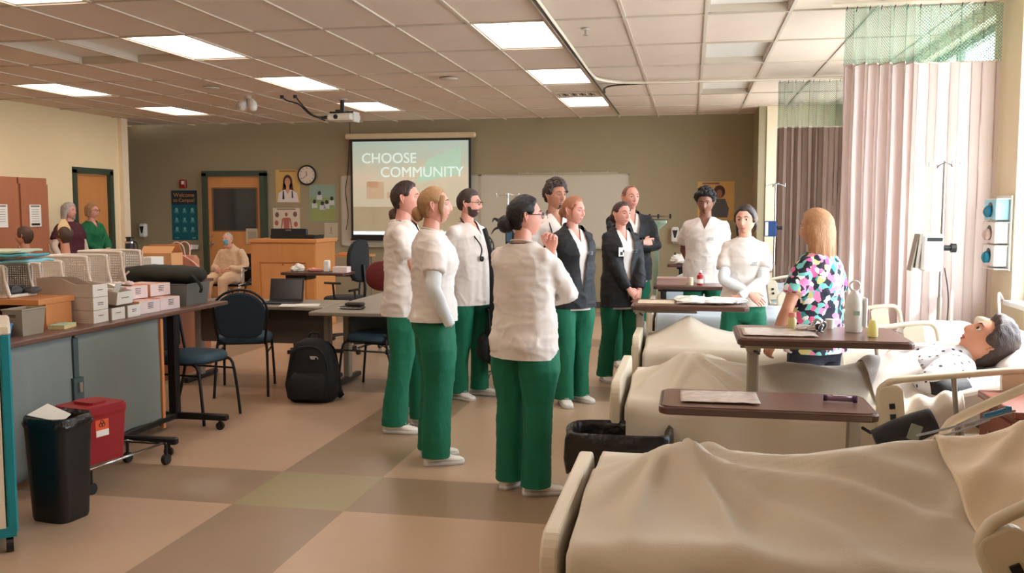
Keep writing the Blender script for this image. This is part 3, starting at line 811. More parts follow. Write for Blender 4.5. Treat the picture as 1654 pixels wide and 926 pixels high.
    co = folds(co, nr, .016, (10, 10, 3.4), seed, .007)
    q = MB(); q.add([tuple(c) for c in co], fs); po = q.xf(SC_).build('trousers', pants, t, smooth=True, recalc=False)
    b4 = bmesh.new(); b4.from_mesh(po.data); bmesh.ops.bisect_plane(b4, geom=b4.verts[:] + b4.edges[:] + b4.faces[:], plane_co=(0, 0, .055 * s), plane_no=(0, 0, -1), clear_outer=True); b4.to_mesh(po.data); b4.free()
    # ---- shoes
    for sd in (1, -1):
        A, Kn, fa = foot[sd]; T = SC_ @ TR(A.x, A.y, 0) @ RZ(fa)
        sh_ = MB(); L0 = .27 if not fem else .25
        sec = [(-.085, .028, .045, .05), (-.06, .036, .075, .05), (-.02, .038, .095, .05), (.03, .040, .085, .045), (.08, .045, .062, .03), (.13, .045, .048, .025), (.165, .036, .042, .022), (.185, .018, .034, .020)]
        rings = []
        for y, rx, zt, _ in sec:
            y *= L0 / .27
            rings.append([(rx * math.copysign(abs(math.cos(a)) ** .7, math.cos(a)), y, .018 + (zt - .018) * (.5 + .5 * math.copysign(abs(math.sin(a)) ** .8, math.sin(a)))) for a in [2 * PI * k / 14 for k in range(14)]])
        sh_.loft(rings, 0)
        so = []
        outl = [(-.09, .022), (-.07, .036), (-.02, .039), (.03, .041), (.08, .047), (.13, .047), (.17, .038), (.19, .018)]
        poly = [(rx, y * L0 / .27) for y, rx in outl] + [(-rx, y * L0 / .27) for y, rx in reversed(outl)]
        sh_.prism(poly, .0, .026, 1)
        for k in range(4): sh_.box((0, .045 + .018 * k, .088 - .0075 * k), (.036, .005, .004), 1)
        sh_.xf(T).build('shoe', [M_shoe if shoes == 'white' else M_shoe_k, M_sole if shoes == 'white' else M_shoe_k], t, smooth=True)
    # ---- shirt / scrub top
    def garment(name, m, hem_, grow, slv, vdepth, vw, seed_, opening=None, amp=.015, ridge=.012, shx=.0, nk=1.475):
        g = MB(); rr = torso_rings(w, d, hem_, grow, belly, nk, bust=.012 if fem else 0)
        g.zloft([(hem_ - .05,) + rr[0][1:]] + rr, 24)
        g.tube([(-sw, -.012, 1.390), (0, -.016, 1.415), (sw, -.012, 1.390)], [.047 + grow * .35, .052 + grow * .3, .047 + grow * .35], 12)
        for sd in (1, -1):
            if hem_ < .95: g.ball(hip[sd] + V((-sd * .01, -.045, -.01)), (.082 * w + grow * .5, .088 * d + grow * .9, .12), 0, 14, 10)
        cuts = []
        for sd in (1, -1):
            E_, Wt, a = wrists[sd]; S_ = sh[sd]; gs = grow * .55
            if slv == 'short':
                e = S_ + (E_ - S_) * .66; g.tube([S_ + V((-sd * .03, 0, 0)), S_ + (E_ - S_) * .3, e], [(.050 + gs, .054 + gs), (.052 + gs, .056 + gs), (.058 + gs, .060 + gs)], 14, round_=False)
            elif slv == 'long':
                g.tube([S_ + V((-sd * .03, 0, 0)), S_ + (E_ - S_) * .3, S_ + (E_ - S_) * .7, E_, E_ + (Wt - E_) * .35, E_ + (Wt - E_) * .98], [.050 + gs, .048 + gs, .044 + gs, .044 + gs, .040 + gs, .033 + gs * .7], 14, round_=False)
        co, nr, fs = remesh(g, .0115, 5)
        co = folds(co, nr, amp, (7, 7, 6), seed_, ridge)
        me = bpy.data.meshes.new(name); me.from_pydata([tuple(c * s) for c in co], [], fs)
        bm2 = bmesh.new(); bm2.from_mesh(me)
        bmesh.ops.bisect_plane(bm2, geom=bm2.verts[:] + bm2.edges[:] + bm2.faces[:], plane_co=(0, 0, hem_ * s), plane_no=(0, 0, -1), clear_outer=True) if slv != 'long' else None
        if slv == 'long':
            bmesh.ops.bisect_plane(bm2, geom=bm2.verts[:] + bm2.edges[:] + bm2.faces[:], plane_co=(0, 0, hem_ * s), plane_no=(0, 0, -1))
            wr = [wrists[k_][1] * s for k_ in (1, -1)]
            bmesh.ops.delete(bm2, geom=[f for f in bm2.faces if f.calc_center_median().z < hem_ * s and not any((f.calc_center_median() - q_).length < .085 for q_ in wr)], context='FACES')
        for pc, pn in cuts:
            fs2 = [f for f in bm2.faces if (f.calc_center_median() - pc * s).length < .11]
            gg = set(fs2)
            for f in fs2: gg.update(f.edges); gg.update(f.verts)
            bmesh.ops.bisect_plane(bm2, geom=list(gg), plane_co=pc * s, plane_no=pn)
            bmesh.ops.delete(bm2, geom=[f for f in bm2.faces if (f.calc_center_median() - pc * s).dot(pn) > 0 and ((f.calc_center_median() - pc * s) - pn * (f.calc_center_median() - pc * s).dot(pn)).length < .095 and (f.calc_center_median() - pc * s).length < .16 and abs(f.calc_center_median().x) > .1], context='FACES')
        if vdepth:
            zt = 1.50 * s; za = vdepth * s; hwid = vw * s
            for sg in (-1, 1):
                nn = V((sg * (zt - za), 0, -hwid)).normalized()
                bmesh.ops.bisect_plane(bm2, geom=bm2.verts[:] + bm2.edges[:] + bm2.faces[:], plane_co=(0, 0, za), plane_no=nn)
            dead = []
            for f in bm2.faces:
                c = f.calc_center_median()
                if c.y > (.012 * s if c.z < 1.44 * s else -.012 * s) and c.z > za and abs(c.x) < hwid * (c.z - za) / (zt - za): dead.append(f)
            bmesh.ops.delete(bm2, geom=dead, context='FACES')
        for f in bm2.faces: f.smooth = True
        bm2.to_mesh(me); bm2.free(); me.materials.append(m)
        return link(name, me, t)
    def vtrim(name, m, za, hwid, grow, rr=.005, full=False):
        y1 = .106 * d + grow + belly * .6 + .010
        q = MB(); zt = 1.47; n = 6
        for sg in (-1, 1):
            pts = []
            for k in range(n + 1):
                z = za + (zt - za) * k / n; x = sg * hwid * (z - za) / (1.50 - za)
                ydep = y1 if z < 1.30 else y1 - (z - 1.30) / .17 * (y1 - .045)
                pts.append((x, ydep, z))
            q.tube(pts, rr, 6)
        q.xf(SC_).build(name, m, t, smooth=True)
    lm = sleeve_mat or W_sleeve
    if sleeve == 'layered':
        # long undershirt sleeves that come out of short scrub sleeves
        for sd in (1, -1):
            E_, Wt, a = wrists[sd]; S_ = sh[sd]
            g = MB(); g.tube([S_ + (E_ - S_) * .35, S_ + (E_ - S_) * .7, E_, E_ + (Wt - E_) * .35, E_ + (Wt - E_) * .75, E_ + (Wt - E_) * 1.0], [.050, .048, .046, .043, .036, .033], 14, round_=False, smooth=4)
            vs = []
            for v in g.v:
                v = V(v); k = noise.noise(v * 22) * .006; vs.append((v.x + k, v.y + k, v.z))
            g.v = vs; g.xf(SC_).build('undershirt_sleeve', lm, t, smooth=True)
    if jacket:
        garment('shirt', W_top, hem - .02, .012, 'none', 1.36, .055, seed, amp=.005, ridge=.003)
        garment('jacket', K_jacket, hem, .034, 'long', jacket if not isinstance(jacket, bool) else .98, .085, seed + 4, amp=.016, ridge=.012, nk=1.50)
        q = MB(); q.tube([(-.062, .010, 1.478), (-.070, -.035, 1.50), (0, -.085, 1.512), (.070, -.035, 1.50), (.062, .010, 1.478)], [(.010, .016)] * 5, 8, smooth=3); q.xf(SC_).build('collar', K_jacket, t, smooth=True)
    else:
        nm = {'scrub': 'scrub_top', 'sweater': 'sweater', 'gown': 'gown'}.get(top, 'shirt')
        garment(nm, topmat, hem, .024, 'short' if sleeve in ('short', 'layered') else sleeve, 1.365 if neck == 'v' else None, .062, seed)
        if neck != 'v':
            q = MB(); q.tube([(.066 * w * math.sin(a), -.012 + .056 * math.cos(a), 1.478 - .012 * math.cos(a)) for a in [2 * PI * k / 16 for k in range(17)]], .006, 6, round_=False); q.xf(SC_).build('neckband', W_trim if topmat is W_top else topmat, t, smooth=True)
    fy = .106 * d + .036 + belly * .6
    if logo:
        q = MB()
        for k in range(3):
            for j in range(4): q.box((-.085 + .013 * j, fy + .010 - .004 * j * 0, 1.285 - .011 * k), (.009, .006, .004))
        q.xf(SC_).build('logo', M_logo if logo == 'light' else M_logo_g, t)
    if badge:
        q = MB(); q.box((.085, fy + .016, 1.27), (.055, .005, .085), 0); q.box((.085, fy + .019, 1.255), (.026, .003, .032), 1); q.box((.085, fy + .016, 1.32), (.012, .006, .02), 1); q.xf(SC_).build('badge', [M_paper, M_dark], t)
    if lanyard:
        q = MB(); q.tube([(.08 * math.sin(a), -.012 + .072 * math.cos(a), 1.470 - .035 * (math.cos(a) if math.cos(a) > 0 else 0)) for a in [2 * PI * k / 16 for k in range(17)]], (.004, .007) and .005, 6, round_=False); q.xf(SC_).build('lanyard', M_dark, t, smooth=True)
    if steth:
        q = MB(); y0 = fy + .012
        q.tube([(.085, y0 - .01, 1.19), (.09, y0, 1.28), (.088, .060, 1.42), (.066, -.02, 1.492), (0, -.075, 1.505), (-.066, -.02, 1.492), (-.082, .070, 1.42), (-.085, y0, 1.30), (-.05, y0 + .01, 1.16), (-.03, y0 + .012, 1.24), (-.055, y0 + .005, 1.33)], .006, 7, smooth=5)
        q.cyl((.085, y0 + .004, 1.175), .022, .014, 14, axis='y'); q.xf(SC_).build('stethoscope', M_dark, t, smooth=True)
    if watch:
        E_, Wt, a = wrists[watch]; p = E_ + (Wt - E_) * .9; q = MB(); q.tube([p - (Wt - E_) * .03, p + (Wt - E_) * .03], [.031, .031], 12, round_=False); q.xf(SC_).build('watch', M_white, t, smooth=True)
    return t
HEADONLY = {}
def head_only(name, label, cat, T, hair, hcol, skin='doll', neck=.1, extra=None, group=None, s=1.0):
    t = thing(name, label, cat, T.to_translation(), 0, group); Q = Matrix.Translation(-T.to_translation()) @ T @ Matrix.Scale(s, 4)
    b_ = MB(); b_.add_mb(_HEADS.setdefault(1, head_mb(1)), TR(0, 0, 0)); b_.tube([(0, .0, -.04), (0, -.008, -.10), (0, -.014, -.10 - neck), (0, -.014, -.12 - neck)], [.05, .048, .056, .075], 14)
    b_.xf(Q).build('head', [SK[skin], LIPS[skin]], t, smooth=True)
    for sd in (-1, 1):
        e = MB(); e.ball((0, 0, 0), .0118, 0, 12, 10)
        e.m = [1 if len(f) == 4 and (sum(e.v[i][1] for i in f) / 4) > .0058 else 0 for f in e.f]
        e.xf(Q @ TR(sd * .031, .0775, .0108)); e.build('eye', [M_eye, M_iris], t, smooth=True, recalc=False)
        e = MB(); e.tube([(sd * .014, .0905, .030), (sd * .028, .0885, .0365), (sd * .046, .0765, .031)], [.0035, .004, .002], 6); e.xf(Q); e.build('eyebrow', HC[hcol], t, smooth=True)
    if hair:
        hb = hair_shell(hair, 2.0); hb.xf(Q).build('hair', HC[hcol], t, smooth=True)
    return t, Q
# ---- who stands where (x right, y forward, z up in each person's own frame; R/L are their own sides)
SHORT = dict(th=.013, front=44, temple=34, side=2, back=-30, top=.006)
TIED = dict(th=.011, front=44, temple=32, side=7, back=-38, curl=.003)
def A(to, hint=None, hd=None, hn=None, curl=.35, nohand=False, th=None):
    d = dict(to=to, curl=curl, nohand=nohand)
    if hint: d['hint'] = hint
    if hd: d['hd'] = hd
    if hn: d['hn'] = hn
    if th: d['th'] = th
    return d
clasp = {'R': A((.05, .235, .93), (.8, -.3, -.4), (-.75, .3, -.5), (.3, .9, .3), .5), 'L': A((-.045, .255, .90), (-.8, -.3, -.4), (.75, .2, -.5), (-.3, .9, .3), .5)}
crossed = {'R': A((-.09, .215, 1.12), (.9, .1, -.5), (-.9, -.1, .25), (0, .9, .3), .3), 'L': A((.10, .20, 1.09), (-.9, .1, -.5), (.9, -.1, .2), (0, .9, .3), .3)}
behind = {'R': A((.10, -.19, .93), (.8, -.5, 0), (-.8, -.2, -.3), (0, -.9, .3)), 'L': A((-.10, -.20, .91), (-.8, -.5, 0), (.8, -.2, -.3), (0, -.9, .3))}
pocket = {'R': A((.215, .10, .90), (.7, -.7, 0), (-.1, .3, -.9)), 'L': A((-.215, .10, .90), (-.7, -.7, 0), (.1, .3, -.9))}
person('person in profile with dark braided hair and white scrub top, outermost of the group', (-1.98, 6.28, 0), R(-86), 1.78, 1, 1.02, 1.05, .02, 'pink', dict(TIED, ridge=.006, th=.010), 'darkbrown',
       {'R': A((.10, .24, .93), (.5, -.9, -.5), (-.6, .6, -.4), (.4, .8, .3), .5), 'L': A((-.02, .27, .90), (-.7, -.6, -.3), (.6, .4, -.5), (-.3, .9, .3), .5)}, hem=.82, neck='v', feet=((.10, -.04, -4), (-.16, .10, 6)), head_yaw=0, lanyard=True, seed=2, legw=1.05)
person('brown-haired person in black jacket hidden behind the braided and the blonde student', (-2.16, 6.92, 0), R(-80), 1.69, 1, 1.0, 1.0, 0, 'fair', dict(TIED, th=.018), 'brown', clasp, jacket=.98, bun=((0, -.115, -.03), (.045, .045, .05)), seed=11)
person('blonde person seen from behind, low bun, white scrub top over long white sleeves', (-1.56, 5.52, 0), R(-66), 1.72, 1, 1.0, 1.02, 0, 'pink', dict(TIED, th=.013, curl=.004), 'blonde',
       {'R': A((.215, .07, .90), (.7, -.8, -.1), (.0, .35, -.9), (.9, 0, .2), nohand=True), 'L': A((-.215, -.02, .88), (-.7, -.7, 0), (.0, .1, -.95))}, hem=.91, sleeve='layered', neck='crew', feet=((.10, .02, 2), (-.10, .02, 6)), head_yaw=-12, head_pitch=-4,
       bun=((-.006, -.108, -.040), (.046, .040, .046)), pony=[([(.052, .060, .060), (.068, .052, .025), (.072, .046, -.02), (.068, .050, -.06), (.072, .040, -.10)], [(.008, .016), (.008, .020), (.007, .017), (.006, .012), (.003, .004)]), ([(-.052, .060, .060), (-.070, .050, .02), (-.070, .046, -.03), (-.072, .042, -.09)], [(.008, .016), (.008, .018), (.007, .014), (.003, .004)])], seed=3, legw=1.12)
person('bearded person with glasses and a black stethoscope round the neck, white scrub top', (-1.82, 7.52, 0), R(-112), 1.75, 0, 1.12, 1.1, .045, 'pink', dict(SHORT, front=38), 'darkbrown',
       {'R': A((.06, -.20, .92), (.8, -.5, 0), (-.8, -.2, -.3), (0, -.9, .3)), 'L': A((-.29, .02, .88), (-.8, -.5, 0))}, hem=.79, feet=((.12, .0, -10), (-.12, .05, 14)), head_yaw=16, beard='full', glasses=True, steth=True, seed=5)
person('person with back turned, dark low bun and glasses, hand raised to the chin', (-.90, 5.02, 0), R(-28), 1.655, 1, 1.12, 1.08, .01, 'pink', dict(TIED, th=.017, curl=.006, back=-42), 'black',
       {'R': A((-.02, .235, 1.12), (.95, .15, -.35), (-.9, .2, .2), (0, .8, .5), .3), 'L': A((.06, .19, 1.42), (-.6, .4, -.8), (.0, .05, .9), (-.2, .9, 0), .9)}, hem=.805, sleeve='long', neck='crew', feet=((.11, .0, -44), (-.10, .02, 0)), head_yaw=-42, head_pitch=0,
       bun=((-.012, -.112, -.042), (.058, .050, .052)), pony=[([(-.03, -.14, -.03), (-.06, -.17, -.01), (-.085, -.18, -.03)], [.012, .007, .002]), ([(-.02, -.14, -.06), (-.05, -.17, -.07), (-.06, -.19, -.10)], [.010, .006, .002])], glasses=True, lanyard=True, seed=7, legw=1.14)
person('tall person with curly dark hair and goatee, white scrub top and stethoscope', (-1.16, 8.0, 0), R(-146), 1.83, 0, .98, 1.0, 0, 'tan', dict(SHORT, th=.018, top=.02, curl=.012, cf=7, clumps=70, cr=.016, front=40), 'darkbrown',
       {'R': A((.27, .05, .88), (.8, -.6, 0)), 'L': A((-.27, .05, .88), (-.8, -.6, 0))}, steth=True, beard='goatee', head_yaw=12, seed=8)
person('person with tied red-blonde hair in an open black jacket', (-.93, 7.42, 0), R(-138), 1.69, 1, 1.02, 1.0, .01, 'pink', dict(TIED, th=.013), 'redblonde', behind, jacket=.96, hem=.82, head_yaw=20, head_pitch=4,
       bun=((0, -.11, -.02), (.035, .035, .04)), pony=[([(.054, .056, .055), (.074, .040, .01), (.072, .040, -.06)], [(.006, .012), (.006, .012), (.003, .004)])], logo='light', seed=9, legw=1.05, feet=((.10, .05, -20), (-.10, -.02, 10)))
person('person with auburn hair in black jacket with a clipped badge, hands clasped in front', (-.62, 8.45, 0), R(-146), 1.655, 1, 1.0, 1.0, .0, 'pink', dict(TIED, th=.014), 'auburn', {'R': A((.0, .245, .82), (.8, -.3, -.4), (-.6, .3, -.7), (.3, .9, .3), .5), 'L': A((-.075, .255, .80), (-.8, -.3, -.4), (.3, .2, -.9), (-.3, .9, .3), .5)}, jacket=.80, hem=.74, head_yaw=8,
       bun=((0, -.115, -.03), (.045, .045, .05)), logo='light', badge=True, seed=10, feet=((.12, -.06, -10), (-.10, .06, 10)))
person('tall person with receding cropped hair and black jacket, arms folded', (-.60, 9.35, 0), R(-152), 1.83, 0, 1.10, 1.05, .02, 'pink', dict(SHORT, th=.006, front=54, temple=48, top=.0, curl=.001), 'buzz', {'R': A((-.04, .23, 1.20), (.95, .1, -.3), (-.9, -.1, .1), (0, .9, .3), .3), 'L': A((.05, .20, 1.17), (-.95, .1, -.3), (.9, -.35, .1), (0, .9, .3), .3)}, jacket=1.2, hem=.84, head_yaw=4, seed=12)
person('person with puffy black curls in white v-neck scrub top, hands behind the back', (.14, 9.3, 0), R(176), 1.78, 0, 1.04, 1.02, .01, 'brown', dict(SHORT, th=.020, top=.022, curl=.010, cf=8, clumps=90, cr=.018, front=40, temple=30), 'black', behind, hem=.80, head_yaw=-4, head_pitch=14, logo='green', seed=13)
person('person with dark pulled-back hair, white top over long sleeves, arms crossed low', (.40, 7.12, 0), R(178), 1.62, 1, .96, .95, 0, 'fair', dict(TIED, th=.014, back=-45, front=40, temple=20, side=-14), 'darkbrown',
       {'R': A((-.045, .225, 1.045), (.9, .0, -.5), (-.75, .1, -.6), (.1, .9, .4), .4), 'L': A((.035, .25, 1.02), (-.9, .0, -.5), (.75, .1, -.6), (-.1, .9, .4), .4)}, hem=.93, sleeve='layered', neck='crew', head_yaw=-16, head_pitch=6, logo='green', seed=14,
       pony=[([(.05, -.04, .03), (.075, -.04, -.05), (.07, -.03, -.13), (.062, -.02, -.18)], [(.012, .02), (.014, .022), (.012, .018), (.006, .008)]), ([(-.05, -.04, .03), (-.072, -.05, -.05), (-.06, -.05, -.11)], [(.012, .02), (.012, .02), (.006, .01)])])
person('person with long blonde hair, colourful floral blouse and navy trousers, back half turned', (.70, 5.42, 0), R(52), 1.585, 1, 1.10, 1.08, .02, 'tan', dict(TIED, th=.016, back=-50, side=-20, temple=26, front=40), 'gold',
       {'R': A((.25, .12, .92), (.8, -.6, 0)), 'L': A((-.24, .14, .93), (-.8, -.5, 0), (.1, .5, -.8))}, topmat=M_floral, hem=.86, neck='crew', long=dict(length=.20, lam0=1.25, flare=.012, thick=.022, seed=3), head_yaw=12, head_pitch=4, pants=N_pants, shoes='black', seed=15, watch=-1)
person('person with grey bob hair and maroon vest over white sleeves', (-8.45, 11.45, 0), R(-106), 1.68, 1, 1.06, 1.05, .03, 'pink', dict(TIED, th=.022, back=-55, side=-25, temple=26, front=38, curl=.008), 'grey', pocket, topmat=P_vest, sleeve='layered', sleeve_mat=mat('sleeve_offwhite', (226, 206, 186), .85), hem=.84, neck='crew',
       long=dict(length=.11, lam0=1.2, flare=.02, thick=.024, seed=1), pants=N_pants, shoes='black', head_yaw=16, seed=16)
person('person with short blonde hair, glasses and green sweater, by the green-framed wooden door', (-8.52, 12.05, 0), R(-104), 1.68, 1, 1.0, 1.0, .01, 'pink', dict(TIED, th=.020, back=-50, side=-15, temple=26, front=40, curl=.006), 'blonde', {'R': A((.03, .26, 1.02), (.8, -.3, -.4), (-.5, .7, .1), (.3, .9, .3), .5), 'L': A((-.04, .28, 1.0), (-.8, -.3, -.4), (.5, .6, 0), (-.3, .9, .3), .5)}, top='sweater', topmat=G_sweat, sleeve='long', hem=.84,
       long=dict(length=.06, lam0=1.5, flare=.01, thick=.02, seed=2), pants=N_pants, shoes='black', glasses=True, head_yaw=14, seed=17)
# ================================================================ beds
def rrect(w, h, r, n=5):
    pts = []
    for cx, cy, a0 in ((w / 2 - r, h / 2 - r, 0), (-w / 2 + r, h / 2 - r, 90), (-w / 2 + r, -h / 2 + r, 180), (w / 2 - r, -h / 2 + r, 270)):
        for k in range(n + 1): a = R(a0 + 90 * k / n); pts.append((cx + r * math.cos(a), cy + r * math.sin(a)))
    return pts
def panel_yz(mb, w, h, r, t, c, m=0, T=None):
    """rounded panel standing in the y-z plane with thickness t along x"""
    q = MB(); q.prism(rrect(w, h, r), -t / 2, t / 2, m)
    q.xf(Matrix(((0, 0, 1, 0), (1, 0, 0, 0), (0, 1, 0, 0), (0, 0, 0, 1))))
    if T is not None: q.xf(T)
    q.xf(TR(*c)); mb.add_mb(q)
def panel_xz(mb, w, h, r, t, c, m=0, T=None):
    q = MB(); q.prism(rrect(w, h, r), -t / 2, t / 2, m)
    q.xf(Matrix(((1, 0, 0, 0), (0, 0, -1, 0), (0, 1, 0, 0), (0, 0, 0, 1))))
    if T is not None: q.xf(T)
    q.xf(TR(*c)); mb.add_mb(q)
BL, BW = 2.16, .92
def bed(label, yc, top=.70, head_tilt=20.0, x0=-.30, hinge=1.05, rails=(1, 1), rail_tilt=None, rails_x=(.80, 1.45), foot_h=.80, head_z=.88, railz=.12, far_dx=.0, far_panel=True):
    """hospital bed along +x (foot at x0); local origin under the footboard centre"""
    t = thing('hospital_bed', label, 'bed', (x0, yc, 0), 0, 'hospital beds along the window wall')
    # footboard: outer moulded rim plus inset panel
    f = MB(); panel_yz(f, BW - .05, foot_h - .30, .07, .045, (-.02, 0, (foot_h + .30) / 2)); fb = f.build('footboard', M_ivory, t); bevel_obj(fb, .008, 2)
    g = MB(); panel_yz(g, BW - .2, foot_h - .46, .04, .012, (-.046, 0, (foot_h + .30) / 2)); g.build('footboard_inset', M_ivory, fb)
    g = MB()
    for s_ in (-1, 1): g.cyl((-.03, s_ * (BW / 2 - .03), foot_h - .38), .03, .03, 14)
    g.build('bumper', M_rubber, fb)
    f = MB(); panel_yz(f, BW - .05, head_z - .35, .07, .045, (BL + .01, 0, (head_z + .35) / 2)); hb = f.build('headboard', M_ivory, t); bevel_obj(hb, .008, 2)
    # frame
    fr = MB()
    for s_ in (-1, 1): fr.box((BL / 2, s_ * .40, .40), (BL - .06, .05, .08))
    for x in (.12, .8, 1.45, 2.05): fr.box((x, 0, .40), (.05, .80, .06))
    for s_ in (-1, 1): fr.box((BL / 2, s_ * .33, .20), (1.7, .04, .05))
    for x in (.35, 1.8): fr.box((x, 0, .20), (.05, .70, .05)); fr.box((x, 0, .30), (.06, .5, .2))
    fr.build('frame', M_steel, t)
    for x in (.30, 1.85):
        for s_ in (-1, 1):
            c = MB(); c.cyl((x, s_ * .36, .065), .065, .035, 18, axis='y'); c.build('caster', M_rubber, t, smooth=False)
            c = MB(); c.box((x, s_ * .36, .14), (.05, .05, .08)); c.build('caster_fork', M_steel, t)
    # mattress in two sections, the head section raised
    m = MB(); th = R(head_tilt)
    n = 14; secs = []
    L1 = hinge - .02
    path = [(.02, 0), (L1 * .5, 0), (L1, 0)]; 
    for k in range(1, 5): path.append((L1 + (BL - .04 - L1) * k / 4 * math.cos(th), (BL - .04 - L1) * k / 4 * math.sin(th)))
    for x, dz in path:
        secs.append([(x, y * (BW / 2 - .03), top - .15 + dz + z) for y, z in ((-1, .02), (-.98, .0), (.98, 0), (1, .02), (1, .13), (.97, .15), (-.97, .15), (-1, .13))])
    m.loft(secs); mt = m.build('mattress', M_sheetW, t, smooth=False); bevel_obj(mt, .01, 2)
    # side rails (tubular hoop with control panel), tilted with the head section
    rt = R(head_tilt if rail_tilt is None else rail_tilt)
    for s_ in (-1, 1):
        if not rails[0 if s_ < 0 else 1]: continue
        xa, xb = rails_x; L_ = xb - xa; y = s_ * (BW / 2 + .03)
        if s_ > 0: xa += far_dx; xb += far_dx
        T = TR(xa, y, top - .02) @ RY(-rt)
        h0 = railz
        r_ = MB(); r_.tube([(0.0, 0, -.10), (.0, 0, h0 - .02), (.03, 0, h0 + .03), (.09, 0, h0 + .045), (L_ * .5, 0, h0 + .05), (L_ - .07, 0, h0 + .05), (L_ - .01, 0, h0 + .02), (L_, 0, h0 - .05), (L_, 0, -.06), (L_ - .05, 0, -.10), (.3, 0, -.11), (.0, 0, -.10)], .015, 10, smooth=3, round_=False)
        r_.xf(T); ro = r_.build('side_rail', M_ivory, t, smooth=True)
        if s_ < 0 or far_panel: p_ = MB(); panel_xz(p_, .10, .20, .03, .035, (.045, 0, h0 - .075)); p_.xf(T); po = p_.build('rail_panel', M_ivory, ro); bevel_obj(po, .006, 2)
        p_ = MB(); panel_xz(p_, .11, .20, .02, .03, (L_ - .13, 0, h0 - .06)); p_.xf(T); p_.build('rail_panel', M_ivory, ro)
        p_ = MB(); p_.tube([(L_ * .45, 0, h0 + .04), (L_ * .45, 0, -.11)], .011, 8); p_.xf(T); p_.build('rail_bar', M_steel, ro, smooth=True)
        b_ = MB(); b_.box((.045, -s_ * -.021, h0 - .06), (.022, .008, .022)); b_.box((.045, s_ * .021, h0 - .105), (.022, .008, .022)); b_.xf(T); b_.build('rail_button', M_black, ro)
        for fx_ in (.30, .70): a_ = MB(); a_.box((L_ * fx_, 0, -.20), (.04, .025, .20), T=RY(.2)); a_.xf(T); a_.build('rail_arm', M_ivory, ro)
    return t
def sheet(name, label, cat, x0, x1, yc, hw, topfn, m, dn=.45, df=.45, nx=110, ny=90, foldamp=.014, seed=0, skew=None, group=None, thick=.004):
    """cloth laid over a bed: top from topfn(x, y); near side falls dn, far side falls df"""
    mb = MB(); tot = 2 * hw + dn + df; rr = .035
    def fn(u, v):
        a = v * tot - dn - hw              # arc coordinate across; |a|<hw is the top
        x = x0 + (x1 - x0) * u
        if skew: x = skew(u, a)
        sgn = -1 if a < 0 else 1; o = abs(a) - hw
        if o <= 0:
            z = topfn(x, a) ; y = a
            e = max(0, (rr - (hw - abs(a))) / rr)
            z -= .012 * e * e
        else:
            zt = topfn(x, sgn * hw) - .012
            k = min(1, o / .25)
            fold = foldamp * 2.4 * k * (noise.noise(V((x * 5.5, seed + sgn * 3, o * .8))) + .4 * math.sin(x * 17 + seed + 2 * o))
            y = sgn * (hw + rr * .6 * min(1, o / rr) + .02 * k + fold); z = zt - o + .012 * k
        zz = noise.noise(V((x * 4.2 + seed, y * 4.2, seed))) * foldamp * .5
        return (x, y + yc, z + (zz if o <= 0 else 0))
    mb.grid(fn, nx, ny)
    o = mb.build(name, m, None, smooth=True, recalc=False, solid=thick)
    tag(o, label, cat, group); return o
def bump(x, y, cx, cy, wx, wy, h, p=2.0): return h * math.exp(-(abs((x - cx) / wx) ** p + abs((y - cy) / wy) ** p))
def tent(x, y, cx, cy, rx, ry, h, ribs=7, ra=.18):
    """cloth pulled up to a point: a cone with radial creases"""
    dx, dy = (x - cx) / rx, (y - cy) / ry; r = math.sqrt(dx * dx + dy * dy)
    a = math.atan2(dy, dx); k = max(0.0, 1 - r * (1 + ra * .35 * math.sin(ribs * a + .6)))
    return h * k ** 1.35 + h * ra * .16 * math.sin(ribs * a) * k * min(1, r * 3)
# --- bed one, closest to the camera: mannequin legs under a beige blanket, cream top sheet folded over
Y1c = 2.55
bed('hospital bed closest to the camera with beige blanket and cream folded sheet', Y1c, top=.76, head_tilt=16, rails_x=(.97, 1.62), rail_tilt=27, foot_h=.795, hinge=.98, rails=(1, 1), railz=.13, far_dx=.17, far_panel=False)
def ridges(x, y, cx, cy, lst):
    z = 0.0; dx, dy = x - cx, y - cy; r = math.hypot(dx, dy)
    for ang, ln, amp, wd in lst:
        a = R(ang); al = dx * math.cos(a) + dy * math.sin(a); pe = -dx * math.sin(a) + dy * math.cos(a)
        if al <= 0: continue
        pe += .03 * math.sin(al * 5 + ang)
        w_ = wd * (.5 + al * 1.2); z += amp * math.exp(-(pe / w_) ** 2) * sst(0, .12, al) * (1 - sst(ln * .5, ln, al))
    return z
def top1(x, y):
    z = .785 + .62 * 0
    if x > .66: z += (x - .66) * math.tan(R(14)) * sst(.66, .9, x)
    z += tent(x, y, -.05, .02, .34, .40, .125, 8, .22)
    z += bump(x, y, .40, .02, .30, .24, .10) + bump(x, y, .80, .02, .35, .24, .135)
    z += .012 * math.sin((y + .3 * x) * 11 + 1.2 * math.sin(x * 4)) * math.exp(-((x - .35) / .5) ** 2)
    z += .006 * (1 - abs(noise.noise(V((x * 1.6 + y * 1.1, y * 3.2 - x * 1.9, 3.3)))) * 3.2)
    return z + ridges(x, y, -.04, .05, [(-14, 1.3, .022, .035), (-30, 1.2, .028, .030), (-48, .8, .024, .030), (-72, .6, .024, .032), (-100, .6, .026, .035), (-130, .4, .02, .04), (20, .8, .015, .04)]) + ridges(x, y, .95, .1, [(200, .8, .018, .03), (222, .7, .020, .03), (250, .6, .018, .03)])
sheet('blanket', 'beige blanket over raised feet on the bed closest to the camera', 'blanket', -.27, .98, Y1c, .45, top1, M_sheetC, .48, .42, seed=1, foldamp=.030)
def top1b(x, y): return top1(x, y) + .010 + .012 * noise.noise(V((x * 7, y * 5, 8)))
